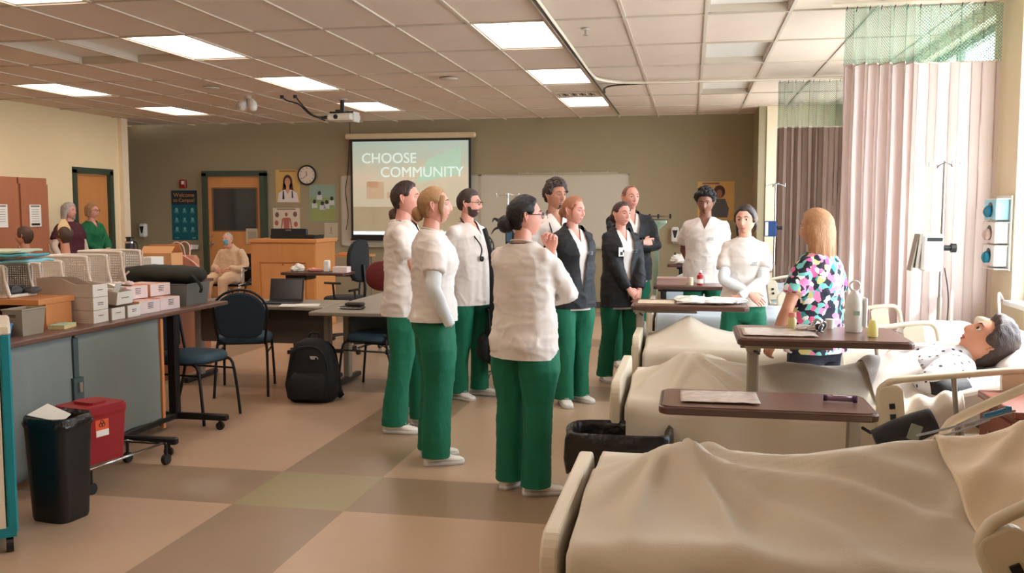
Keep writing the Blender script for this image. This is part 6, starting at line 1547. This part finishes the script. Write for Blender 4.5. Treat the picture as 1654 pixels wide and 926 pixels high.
def office_chair(label, x, y, rz, m, z=.46, bw=.21, bh=.22, bz=.86):
    t = thing('office_chair', label, 'chair', (x, y, 0), rz, 'office chairs')
    q = MB(); rings = []
    for z_, k in ((z - .04, .92), (z - .02, 1), (z + .02, 1), (z + .04, .9)): rings.append([(a * k, b * k, z_) for a, b in rrect(.46, .44, .14, 6)])
    q.loft(rings); q.build('seat', m, t, smooth=True)
    q = MB(); rings = []
    for y_, k in ((-.035, .86), (-.025, 1), (.015, 1), (.03, .9)): rings.append([(bw * k * math.copysign(abs(math.cos(a)) ** .8, math.cos(a)), y_ + .04 * math.cos(a) ** 2, bz + bh * k * math.copysign(abs(math.sin(a)) ** .8, math.sin(a))) for a in [2 * PI * i / 28 for i in range(28)]])
    q.loft(rings); q.xf(TR(0, -.22, 0)); q.build('backrest', m, t, smooth=True)
    q = MB(); q.tube([(0, -.26, bz - .05), (0, -.27, z + .02), (0, -.1, z - .06)], .018, 8, smooth=3); q.build('back_bracket', M_black, t, smooth=True)
    q = MB(); q.cyl((0, 0, .27), .025, .32, 12); q.build('gas_post', M_dark, t)
    for k in range(5):
        a = 2 * PI * k / 5; q = MB(); q.tube([(0, 0, .11), (.27 * math.cos(a), .27 * math.sin(a), .075)], [(.022, .016), (.014, .01)], 8); q.build('leg', M_black, t); q = MB(); q.cyl((.27 * math.cos(a), .27 * math.sin(a), .03), .03, .03, 10, axis='x'); q.build('caster', M_black, t)
    for s_ in (-1, 1): q = MB(); q.tube([(s_ * .24, -.02, z), (s_ * .27, -.02, z + .2), (s_ * .27, .1, z + .21), (s_ * .27, -.12, z + .21)], .014, 8); q.build('armrest', M_black, t)
    return t
office_chair('maroon office chair with oval back behind the grey desk', -3.42, 9.75, R(172), mat('chair_maroon', (112, 38, 36), .8), .47, .135 * 1.55, .17, .83)
office_chair('black office chair seen edge-on beside the maroon one', -4.0, 10.35, R(75), mat('chair_black', (26, 30, 32), .8), .52, .20, .25, .98)
# ================================================================ podium
t = thing('podium', 'honey-coloured wooden podium cabinet in front of the board wall', 'podium', (-5.32, 11.85, 0))
q = MB(); q.box((0, 0, .57), (.92, .68, 1.14)); q.build('cabinet', M_maple, t)
q = MB(); q.box((0, 0, 1.165), (.98, .74, .05)); o = q.build('podium_top', M_maple, t); bevel_obj(o, .01)
for x in (-.39, .39): q = MB(); q.box((x, -.348, .57), (.12, .016, 1.1)); q.build('stile', M_maple, t)
for z in (1.0, .1): q = MB(); q.box((0, -.348, z), (.66, .016, .24)); q.build('rail', M_maple, t)
q = MB(); q.box((0, -.343, .53), (.62, .008, .66)); q.build('front_panel', mat('maple_panel', (214, 150, 92), .45, .12, 3, stretch=(3, 3, .5)), t)
q = MB(); q.cyl((0, -.35, .85), .008, .012, 8, axis='y'); q.build('lock', M_dark, t)
t = thing('monitor', 'low black monitor lying back on the podium top', 'monitor', (-5.27, 11.72, 1.19)); q = MB(); q.box((-.05, 0, .07), (.52, .05, .13), T=None, ch=.01); q.build('screen_housing', mat('monitor_black', (20, 26, 34), .4), t); q = MB(); q.prism([(-.30, -.05), (.33, -.05), (.36, .2), (-.30, .2)], 0, .05); q.build('stand_base', M_black, t); q = MB(); q.box((-.05, -.027, .115), (.08, .003, .014)); q.build('nameplate', M_steel, t)
# ================================================================ wheelchair with masked mannequin
t = thing('wheelchair', 'wheelchair with dark spoked wheels beside the wooden door', 'wheelchair', (-6.55, 12.55, 0), R(176))
for s_ in (-1, 1):
    q = MB(); q.tube([(s_ * .27, -.05 + .29 * math.cos(a), .30 + .29 * math.sin(a)) for a in [2 * PI * k / 28 for k in range(29)]], .014, 8, round_=False); w_ = q.build('wheel', M_rubber, t, smooth=True)
    for k in range(8):
        a = PI * k / 8; q = MB(); q.tube([(s_ * .27, -.05 + .28 * math.cos(a), .30 + .28 * math.sin(a)), (s_ * .27, -.05 - .28 * math.cos(a), .30 - .28 * math.sin(a))], .003, 5); q.build('spoke', M_chrome, w_)
    q = MB(); q.cyl((s_ * .22, .34, .09), .09, .03, 18, axis='x'); q.build('front_wheel', M_rubber, t)
    q = MB(); q.tube([(s_ * .235, -.22, 1.0), (s_ * .235, -.20, .92), (s_ * .235, -.18, .30), (s_ * .235, .25, .25), (s_ * .235, .30, .50), (s_ * .235, -.18, .52)], .012, 8, smooth=2); q.tube([(s_ * .235, -.18, .72), (s_ * .235, .22, .72), (s_ * .235, .25, .5)], .012, 8); q.tube([(s_ * .235, .26, .48), (s_ * .22, .38, .2), (s_ * .2, .46, .12)], .011, 8); q.build('frame', M_chrome, t, smooth=True)
    q = MB(); q.tube([(s_ * .235, -.20, 1.0), (s_ * .235, -.30, 1.0)], .018, 8); q.build('push_handle', M_black, t)
    q = MB(); q.box((s_ * .235, .02, .735), (.05, .28, .03), ch=.008); q.build('armrest', M_black, t)
    q = MB(); q.box((s_ * .12, .50, .10), (.14, .16, .012)); q.build('footplate', M_dark, t)
q = MB(); q.box((0, .05, .49), (.44, .44, .03)); q.build('seat', M_black, t); q = MB(); q.box((0, -.20, .72), (.44, .02, .42)); q.build('backrest', M_black, t)
t, Q = head_only('mannequin', 'seated mannequin with blue face mask and cream gown in the wheelchair', 'mannequin', TR(-6.62, 12.47, 1.155) @ RZ(R(165)), dict(th=.004, front=50, temple=40, side=10, back=-30), 'grey', 'fair', .0, s=.82)
G0 = V((-6.62, 12.47, 1.155))
def wp(x, y, z): p = RZ(R(176)) @ V((x, y, 0)); return (p.x + .02, p.y + .05, z - G0.z)
g = MB(); g.tube([wp(0, 0, .53), wp(0, -.02, .70), wp(0, -.03, .90), wp(0, -.02, .98), wp(0, -.01, 1.04)], [(.19, .14), (.18, .13), (.18, .11), (.15, .09), (.06, .06)], 18, ref=(1, 0, 0))
for s_ in (-1, 1):
    g.tube([wp(s_ * .10, .02, .57), wp(s_ * .12, .28, .60), wp(s_ * .12, .42, .57)], [.10, .085, .075], 14); g.tube([wp(s_ * .12, .42, .58), wp(s_ * .12, .45, .35), wp(s_ * .12, .46, .22)], [.075, .06, .055], 12)
    g.tube([wp(s_ * .15, -.02, .96), wp(s_ * .23, .0, .80), wp(s_ * .22, .08, .72), wp(s_ * .12, .20, .74)], [.06, .06, .055, .045], 12, smooth=3)
co, nr, fs = remesh(g, .013, 4); co = folds(co, nr, .014, (9, 9, 9), 6, .008); q = MB(); q.add([tuple(c) for c in co], fs); q.build('gown', mat('gown_cream', (232, 204, 170), .8), t, smooth=True, recalc=False)
q = MB(); q.grid(lambda u, v: tuple(headpt(-1.0 + 2.0 * u, R(-55 + 50 * v), False, .012, 1)), 16, 10); q.xf(Q); q.build('face_mask', mat('mask_blue', (110, 186, 202), .7), t, smooth=True, solid=.003)
for s_ in (-1, 1): q = MB(); q.add_mb(hand_mb(V(wp(s_ * .11, .20, .745)), V(wp(s_ * .02, .30, .72)) - V(wp(s_ * .11, .20, .745)), (0, 0, 1), s_, .4)); q.build('hand', SK['fair'], t, smooth=True)
for s_ in (-1, 1): q = MB(); q.tube([wp(s_ * .12, .46, .24), wp(s_ * .12, .46, .14), wp(s_ * .12, .54, .12)], [.04, .04, .03], 10); q.build('foot', SK['fair'], t, smooth=True)
# ================================================================ back wall furniture
BY = 14.85
def board(name, label, cat, x0, x1, z0, z1, y, m, frame=None, fw=.02, d_=.02):
    t = thing(name, label, cat, ((x0 + x1) / 2, y, (z0 + z1) / 2)); w, h = x1 - x0, z1 - z0
    q = MB(); q.box((0, 0, 0), (w, d_, h)); q.build('panel', m, t)
    if frame:
        for s_ in (-1, 1): q = MB(); q.box((s_ * w / 2, -.004, 0), (fw, d_ + .01, h + fw)); q.build('frame', frame, t); q = MB(); q.box((0, -.004, s_ * h / 2), (w + fw, d_ + .01, fw)); q.build('frame', frame, t)
    return t
M_wb = mat('whiteboard', (196, 188, 170), .25, .03); M_alu = mat('aluminium', (186, 178, 160), .4, metal=.5)
board('whiteboard', 'wide white marker board running behind the projection screen', 'board', -5.78, -3.40, .98, 2.14, BY - .015, M_wb, M_alu)
board('whiteboard', 'white marker board between the screen and the olive wall end, with a rail on top', 'board', -3.38, -.98, .98, 2.14, BY - .015, M_wb, M_alu)
q = MB(); q.box((0, 0, 0), (4.0, .07, .02)); o = q.build('marker_tray', M_alu); o.location = (-3.38, BY - .05, .965); tag(o, 'aluminium marker tray below the white boards', 'tray')
q = MB(); q.box((-1.95, BY - .03, 2.165), (1.6, .02, .02)); [q.box((-2.6 + .43 * k, BY - .04, 2.17), (.03, .02, .035)) for k in range(4)]; o = q.build('map_rail', M_alu); tag(o, 'slim metal map rail above the marker board', 'rail')
# projection screen
t = thing('projection_screen', 'pull-down projection screen showing the words CHOOSE COMMUNITY', 'screen', (-4.545, BY - .12, 0))
q = MB(); q.box((0, 0, 2.79), (2.22, .10, .09), ch=.02); q.build('case', mat('case_cream', (216, 196, 160), .5), t)
q = MB(); q.box((0, 0, 1.92), (2.06, .006, 1.66)); q.build('black_border', M_black, t)
q = MB(); q.box((0, 0, 1.085), (2.08, .03, .03)); q.build('weight_bar', M_black, t)
mp = bpy.data.materials.new('projected_picture'); mp.use_nodes = True; nt = mp.node_tree; N = nt.nodes; Lk = nt.links; b = N['Principled BSDF']; b.inputs['Base Color'].default_value = rgb(200, 196, 180); b.inputs['Roughness'].default_value = .9
tc = N.new('ShaderNodeTexCoord'); sp = N.new('ShaderNodeSeparateXYZ'); Lk.new(tc.outputs['Object'], sp.inputs[0])
gz = N.new('ShaderNodeMapRange'); gz.inputs[1].default_value = 1.15; gz.inputs[2].default_value = 2.7; Lk.new(sp.outputs[2], gz.inputs[0])
cr = N.new('ShaderNodeValToRGB'); e = cr.color_ramp.elements; e[0].color = rgb(176, 158, 128); e[1].color = rgb(150, 196, 190); a_ = cr.color_ramp.elements.new(.45); a_.color = rgb(186, 174, 140); a_ = cr.color_ramp.elements.new(.62); a_.color = rgb(206, 184, 156); a_ = cr.color_ramp.elements.new(.8); a_.color = rgb(160, 186, 168)
nz = N.new('ShaderNodeTexNoise'); nz.inputs['Scale'].default_value = 2.2; nz.inputs['Detail'].default_value = 4; Lk.new(tc.outputs['Object'], nz.inputs['Vector'])
ma = N.new('ShaderNodeMath'); ma.operation = 'MULTIPLY_ADD'; ma.inputs[1].default_value = .5; Lk.new(nz.outputs['Fac'], ma.inputs[0]); mb_ = N.new('ShaderNodeMath'); mb_.operation = 'SUBTRACT'; mb_.inputs[1].default_value = .25; Lk.new(gz.outputs[0], mb_.inputs[0]); Lk.new(mb_.outputs[0], ma.inputs[2]); Lk.new(ma.outputs[0], cr.inputs[0]); Lk.new(cr.outputs[0], b.inputs['Emission Color']); b.inputs['Emission Strength'].default_value = .50
q = MB(); q.box((0, -.005, 1.945), (1.98, .004, 1.52)); pic = q.build('picture', mp, t)
mt_ = mat('picture_text', (206, 226, 218), .8, .02, emit=.75); mt2 = mat('picture_text_green', (150, 214, 184), .8, .02, emit=.7); mt3 = mat('picture_building', (196, 170, 140), .8, .1, 3, emit=.42); mt4 = mat('picture_band', (172, 200, 178), .8, .05, emit=.55); mt5 = mat('picture_grass', (168, 154, 124), .9, .15, 4, emit=.40); mtw = mat('picture_white', (222, 246, 250), .8, emit=1.0)
text('title_text', 'CHOOSE', .235, (-.36, -.010, 2.42), (R(90), 0, 0), mt_, pic); text('title_text', 'COMMUNITY', .235, (.20, -.010, 2.19), (R(90), 0, 0), mt_, pic)
q = MB(); q.box((-.60, -.0085, 1.90), (.30, .002, .28)); q.box((-.64, -.0085, 2.0), (.18, .002, .10)); q.box((.1, -.0085, 1.82), (1.0, .002, .10)); q.build('picture_building', mt3, pic)
q = MB(); q.add([(.1, -.0088, 2.02), (.86, -.0088, 2.16), (.86, -.0088, 2.62), (.3, -.0088, 2.40)], [(0, 1, 2, 3)]); q.build('picture_wing', mt4, pic)
q = MB(); q.box((0, -.0085, 1.42), (1.98, .002, .42)); q.build('picture_lawn', mt5, pic)
q = MB(); q.box((0, -.0087, 1.195), (1.98, .002, .055)); q.build('picture_footer', mtw, pic)
q = MB(); q.tube([(-5.62, BY - .03, 2.75), (-5.66, BY - .03, 2.2), (-5.70, BY - .04, 1.9), (-5.66, BY - .04, 1.5), (-5.70, BY - .04, 1.25)], .006, 6, smooth=5); o = q.build('cable', M_dark, None, smooth=True); tag(o, 'dark cable hanging down the wall beside the projection screen', 'cable')
# posters
def poster(label, x0, x1, z0, z1, m, y=None, name='poster', cat='poster'):
    t = thing(name, label, cat, ((x0 + x1) / 2, (BY if y is None else y) - .004, (z0 + z1) / 2)); q = MB(); q.box((0, 0, 0), (x1 - x0, .004, z1 - z0)); q.build('sheet', m, t); return t, x1 - x0, z1 - z0
t, w, h = poster('teal welcome poster with orange lettering and rows of small icons', -8.93, -8.44, 1.05, 1.92, mat('poster_teal', (0, 92, 106), .6))
q = MB(); q.box((0, -.003, h / 2 - .13), (w, .002, .24)); q.build('header', mat('poster_navy', (30, 50, 66), .6), t)
mo = mat('poster_orange', (214, 142, 66), .6)
text('lettering', 'Welcome', .100, (0, -.005, h / 2 - .085), (R(90), 0, 0), mo, t); text('lettering', 'to Campus!', .086, (0, -.005, h / 2 - .175), (R(90), 0, 0), mo, t)
mi = mat('poster_icon', (120, 180, 186), .6)
for r_ in range(3):
    for c in range(3):
        q = MB(); x = (c - 1) * .15; z = .10 - r_ * .165; rnd = random.Random(r_ * 3 + c); q.cyl((x, -.0035, z), .022 + .008 * rnd.random(), .002, 12, axis='y'); q.box((x, -.0035, z - .035), (.07, .002, .014)); q.box((x, -.0035, z - .058), (.085, .002, .006)); q.build('icon', mi, t)
q = MB(); q.box((-.15, -.0035, -h / 2 + .04), (.08, .002, .01)); q.box((.17, -.0035, -h / 2 + .04), (.06, .002, .02)); q.build('footer_mark', mi, t)
t, w, h = poster('yellow poster of a smiling clinician in a white coat with long dark hair', -6.97, -6.53, 1.70, 2.26, mat('poster_yellow', (206, 168, 96), .6))
def blob(par, name, m, pts, y=-.003):
    q = MB(); n = len(pts); q.add([(a, y, b) for a, b in pts], [tuple(range(n))]); q.add([(a, y - .001, b) for a, b in pts], [tuple(range(n))]); return q.build(name, m, par)
def ell(cx, cz, rx, rz, n=20): return [(cx + rx * math.cos(2 * PI * k / n), cz + rz * math.sin(2 * PI * k / n)) for k in range(n)]
blob(t, 'portrait_hair', mat('print_hair', (66, 40, 30), .6), ell(.0, .07, .085, .125), -.0030); blob(t, 'portrait_hair', mat('print_hair', (66, 40, 30), .6), [(-.085, .05), (.085, .05), (.11, -.12), (-.10, -.12)], -.0030)
blob(t, 'portrait_coat', mat('print_coat', (222, 212, 206), .6), [(-.07, -.06), (.07, -.06), (.17, -.12), (.20, -.27), (-.20, -.27), (-.17, -.12)], -.0045)
blob(t, 'portrait_face', mat('print_face', (206, 146, 112), .6), ell(.0, .07, .05, .075), -.0060); blob(t, 'portrait_neck', mat('print_face', (206, 146, 112), .6), [(-.03, .02), (.03, .02), (.035, -.08), (0, -.13), (-.035, -.08)], -.0056)
blob(t, 'portrait_stethoscope', mat('print_dark', (50, 40, 44), .6), [(-.09, -.08), (-.07, -.08), (-.06, -.22), (-.10, -.22)], -.0065); blob(t, 'portrait_stethoscope', mat('print_dark', (50, 40, 44), .6), [(.09, -.08), (.07, -.08), (.07, -.20), (.10, -.20)], -.0065)
q = MB(); q.box((0, -.003, .255), (.30, .002, .02)); q.build('printed_line', mat('print_brown', (150, 100, 50), .6), t)
t, w, h = poster('anatomy chart with a red human figure between small organ drawings', -7.03, -6.54, 1.10, 1.61, mat('poster_cream', (214, 200, 176), .6))
mr = mat('print_red', (176, 96, 84), .6); mdk = mat('print_greyred', (120, 84, 76), .6)
blob(t, 'figure_torso', mr, [(-.06, .09), (.06, .09), (.05, -.05), (.05, -.24), (-.05, -.24), (-.05, -.05)], -.0032); blob(t, 'figure_head', mr, ell(0, .145, .026, .035), -.0034)
for s_ in (-1, 1): blob(t, 'figure_arm', mr, [(s_ * .055, .09), (s_ * .08, .07), (s_ * .11, -.15), (s_ * .09, -.15)], -.0036)
for x, z in ((-.17, .14), (.16, .15), (-.18, .0), (-.17, -.16), (.17, -.02), (.17, -.16)): blob(t, 'organ', mdk if z > .05 else mr, ell(x, z, .035, .045), -.0032)
q = MB(); q.box((0, -.003, .235), (.34, .002, .018)); q.build('printed_line', mdk, t)
t, w, h = poster('green and blue poster of students sitting on a lawn', -6.36, -5.90, 1.38, 2.00, mat('poster_sky', (140, 164, 146), .6))
blob(t, 'lawn', mat('print_lawn', (150, 156, 96), .6), [(-.22, -.30), (.22, -.30), (.22, -.09), (-.22, -.09)]); blob(t, 'lawn_upper', mat('print_lawn2', (136, 160, 104), .6), [(-.22, -.09), (.22, -.09), (.22, .10), (-.22, .10)])
for x, z in ((-.05, .17), (-.14, .03), (.08, .02), (.17, .08), (.0, .0)): blob(t, 'student_figure', mat('print_dark', (50, 40, 44), .6), ell(x, z, .03, .035), -.0042); blob(t, 'student_body', mat('print_white', (200, 200, 200), .6), [(x - .045, z - .03), (x + .045, z - .03), (x + .05, z - .11), (x - .05, z - .11)], -.0040)
t, w, h = poster('small pale notice beside the marker board', -6.10, -5.86, 1.07, 1.36, mat('poster_pale', (188, 178, 154), .6), name='notice', cat='notice')
q = MB(); q.box((0, -.003, .03), (.012, .002, .08)); q.box((0, -.003, -.03), (.06, .002, .008)); q.build('printed_line', mdk, t)
t, w, h = poster('orange poster of a person with dark curls near the far olive wall end', .10, .66, 1.42, 2.02, mat('poster_orange2', (206, 160, 92), .6))
blob(t, 'portrait_hair', mat('print_hair', (66, 40, 30), .6), ell(.05, .14, .09, .10), -.003); blob(t, 'portrait_face', mat('print_face2', (150, 100, 76), .6), ell(.05, .11, .045, .065), -.0045); blob(t, 'portrait_body', mat('print_grey', (84, 84, 88), .6), [(-.06, .03), (.14, .03), (.20, -.12), (.18, -.26), (-.10, -.26), (-.12, -.10)], -.004); q = MB(); q.box((-.08, -.003, .27), (.26, .002, .025)); q.build('printed_line', mdk, t)
# clock
t = thing('wall_clock', 'round black-rimmed wall clock above the clinic posters', 'clock', (-6.385, BY - .03, 2.165)); q = MB(); q.cyl((0, 0, 0), .148, .03, 40, axis='y'); q.build('face', mat('clock_face', (222, 208, 190), .5), t)
q = MB(); q.tube([(.155 * math.cos(2 * PI * k / 40), -.008, .155 * math.sin(2 * PI * k / 40)) for k in range(41)], .016, 8, round_=False); q.build('rim', M_black, t, smooth=True)
for k in range(12): text('numeral', str(k + 1), .038, (.118 * math.sin(2 * PI * (k + 1) / 12), -.0165, .118 * math.cos(2 * PI * (k + 1) / 12)), (R(90), 0, 0), M_black, t)
def hand_(nm, a, l, w): q = MB(); q.box((0, -.019, l / 2 - .01), (w, .002, l)); q.xf(Matrix.Rotation(a, 4, 'Y')); q.build(nm, M_black, t)
hand_('hour_hand', R(-8), .075, .009); hand_('minute_hand', R(230), .11, .006)
# fire alarm, dispensers, switch plates
t = thing('fire_alarm', 'red fire alarm with strobe above the teal welcome poster', 'alarm', (-8.68, BY - .035, 2.03)); q = MB(); q.box((0, 0, 0), (.12, .06, .15), ch=.012); q.build('housing', mat('alarm_red', (150, 26, 22), .4), t); q = MB(); q.box((.01, -.035, .02), (.05, .02, .06), ch=.008); q.build('strobe', M_white, t)
def dispenser(label, x, y, z):
    t = thing('soap_dispenser', label, 'dispenser', (x, y, z), 0, 'white wall dispensers'); q = MB(); q.box((0, -.05, 0), (.12, .10, .24), ch=.02); q.build('housing', M_white, t); q = MB(); q.add([(-.04, -.103, .07), (.04, -.103, .07), (.012, -.103, -.05), (-.012, -.103, -.05)], [(0, 1, 2, 3)]); q.build('window', M_black, t); q = MB(); q.box((0, -.055, -.13), (.06, .07, .03)); q.build('push_bar', M_steel, t)
dispenser('white wall dispenser with dark window on the olive wall by the teal poster', -9.46, BY, 1.22); dispenser('white wall dispenser with dark window near the orange poster', -.24, BY, 1.19)
t = thing('thermostat', 'pale thermostat plate at the dark end of the olive wall', 'thermostat', (-9.86, BY - .02, 1.56)); q = MB(); q.box((0, 0, 0), (.09, .03, .26), ch=.006); q.build('plate', M_white, t); q = MB(); q.box((0, -.018, .03), (.04, .006, .05)); q.build('dial', M_steel, t)
t = thing('phone', 'white wall phone low on the olive wall beside the door', 'phone', (-8.50, BY - .04, .93)); q = MB(); q.box((0, 0, 0), (.16, .06, .08), ch=.01); q.build('body', M_white, t); q = MB(); q.box((-.04, -.04, 0), (.04, .03, .09), ch=.01); q.build('handset', M_white, t)
t = thing('seam_cover', 'narrow vertical cover strip on the olive wall above the screen', 'strip', (-5.62, BY - .004, 2.92)); q = MB(); q.box((0, 0, 0), (.012, .008, .24)); q.build('strip', mat('seam_dark', (96, 88, 64), .7), t)
flat('notice', 'printed notice taped to the wooden door with the window', 'notice', 0, 0, 0, .1, .1, M_paper) if False else None
t, w, h = poster('pale notice taped on the wooden door beside the masked mannequin', -7.50, -7.28, 1.0, 1.26, mat('poster_pale', (188, 178, 154), .6), 14.775, name='notice', cat='notice')
q = MB(); q.box((0, -.003, 0), (.14, .002, .16)); q.build('printed_block', mat('print_pale', (160, 150, 128), .7), t)
# tall cabinets on the left wall
for k, (y0, y1, nm) in enumerate(((9.35, 9.98, 'third'), (10.0, 10.62, 'second'), (10.64, 11.18, 'closest to the door'))):
    t = thing('tall_cabinet', 'tall brown wood cabinet on the pale wall, %s' % (nm if k == 2 else nm + ' from the green-framed door'), 'cabinet', (-8.78, (y0 + y1) / 2, 0), 0, 'tall brown cabinets'); w = y1 - y0
    q = MB(); q.box((0, 0, 1.0), (.42, w - .005, 2.0)); q.build('carcass', M_cab, t)
    q = MB(); q.box((.222, 0, .98), (.02, w - .02, 1.56 * 1.2)); d_ = q.build('door', M_cab, t); q = MB(); q.tube([(.236, w / 2 - .06, .95), (.262, w / 2 - .06, .97), (.262, w / 2 - .06, 1.09), (.236, w / 2 - .06, 1.11)], .006, 6); q.build('handle', M_chrome, d_, smooth=True)
for (y, z, lb) in ((10.28, 1.50, 'white checklist taped to the middle tall cabinet'), (10.90, 1.50, 'white notice with dark header taped to the tall cabinet by the door')):
    t = thing('notice', lb, 'notice', (-8.541, y, z)); q = MB(); q.box((0, 0, 0), (.004, .22, .29)); q.build('sheet', M_paper, t)
    q = MB(); [q.box((.003, .0, .08 - .03 * k), (.001, .14, .006)) for k in range(6)]; q.box((.003, 0, .125), (.001, .17, .02)); q.build('printed_line', mat('print_line', (120, 114, 112), .7), t)
    if 'dark' in lb: q = MB(); q.box((.003, 0, -.115), (.0015, .16, .03)); q.build('printed_band', M_black, t)
    else: q = MB(); [q.cyl((.003, -.085, .09 - .042 * k), .011, .001, 10, axis='x') for k in range(5)]; q.build('printed_dot', M_black, t)
q = MB(); q.box((-8.93, 9.9, 2.35), (.10, .55, .42), ch=.01); o = q.build('wall_heater', M_white); tag(o, 'white box high on the pale wall above the tall cabinets', 'box')
# ================================================================ ceiling hardware
t = thing('projector', 'white ceiling projector on a black mount with loose black cables', 'projector', (-4.55, 11.75, CE))
q = MB(); q.cyl((0, 0, -.09), .028, .17, 14); q.build('mount_post', M_black, t); q = MB(); q.cyl((.01, 0, -.008), .06, .02, 16); q.build('ceiling_plate', M_grid, t)
q = MB(); q.box((0, 0, -.175), (.34, .05, .02)); q.box((0, 0, -.165), (.12, .2, .03)); q.tube([(-.16, 0, -.175), (-.17, 0, -.215)], .012, 6); q.tube([(.16, 0, -.175), (.17, 0, -.21)], .012, 6); q.build('mount_arm', M_black, t)
q = MB(); q.box((.02, 0, -.245), (.36, .28, .09), ch=.02); q.xf(RZ(R(-8))); q.build('projector_body', M_white, t)
q = MB(); q.box((.205, -.0, -.245), (.014, .15, .13)); q.xf(RZ(R(-8))); q.build('lens_hood', M_white, t); q = MB(); q.cyl((-.02, -.145, -.245), .03, .02, 16, axis='y'); q.xf(RZ(R(-8))); q.build('lens', M_black, t)
for pts in ([(-.62, -.5, -.01), (-.58, -.45, -.06), (-.46, -.35, -.10), (-.36, -.2, -.22), (-.22, -.1, -.26), (-.12, -.05, -.23)], [(-.44, -.5, -.01), (-.42, -.4, -.08), (-.35, -.25, -.20), (-.26, -.15, -.25), (-.10, 0, -.20)], [(-.36, -.2, -.22), (-.26, -.2, -.26), (-.2, -.12, -.29)]):
    q = MB(); q.tube(pts, .010, 6, smooth=5); q.build('cable', M_black, t, smooth=True)
for x in (-.62, -.44): q = MB(); q.cyl((x, -.5, -.02), .025, .04, 10); q.build('cable_outlet', M_black, t)
t = thing('spotlight', 'round white ceiling spotlight with flared lens beside the projector cables', 'spotlight', (-5.62, 11.2, CE)); q = MB(); q.cyl((0, 0, -.02), .05, .04, 16); q.tube([(0, 0, -.03), (.0, 0, -.08)], .014, 8); q.build('base', M_grid, t)
q = MB(); q.tube([(-.09, -.02, -.10), (-.05, -.04, -.13)], [.05, .075], 16); q.xf(TR(0, 0, 0)); q.build('lamp_head', M_white, t, smooth=True); q = MB(); q.tube([(.03, 0, -.05), (.07, -.02, -.11), (.09, -.04, -.16)], [.03, .06, .055], 14, smooth=3); q.build('lamp_head', M_white, t, smooth=True); q = MB(); q.cyl((-.075, -.09, -.135), .035, .03, 14, axis='y'); q.build('lens', M_chrome, t)
# physician scale
M_sc = mat('scale_green', (128, 150, 128), .4, .05)
t = thing('physician_scale', 'pale green physician scale with balance beam beyond the person with folded arms', 'scale', (-.40, 11.0, 0)); q = MB(); q.box((0, 0, .06), (.36, .5, .08), ch=.02); q.build('platform', M_sc, t)
q = MB(); q.box((0, .2, .72), (.06, .05, 1.28)); q.build('column', M_sc, t); q = MB(); q.zloft([(1.34, .03, .03, 0, .2), (1.42, .12, .05, 0, .2), (1.45, .12, .05, 0, .2)], 16); q.build('head_casting', M_sc, t)
q = MB(); q.box((0, .18, 1.50), (.36, .02, .02)); q.box((0, .18, 1.46), (.34, .015, .012)); q.build('beam', M_chrome, t)
for x in (-.17, -.08, .02, .16): q = MB(); q.box((x, .17, 1.50), (.022, .03, .055)); q.build('poise_weight', M_dark, t)
# waste paper tray behind K: bright supplies by far window
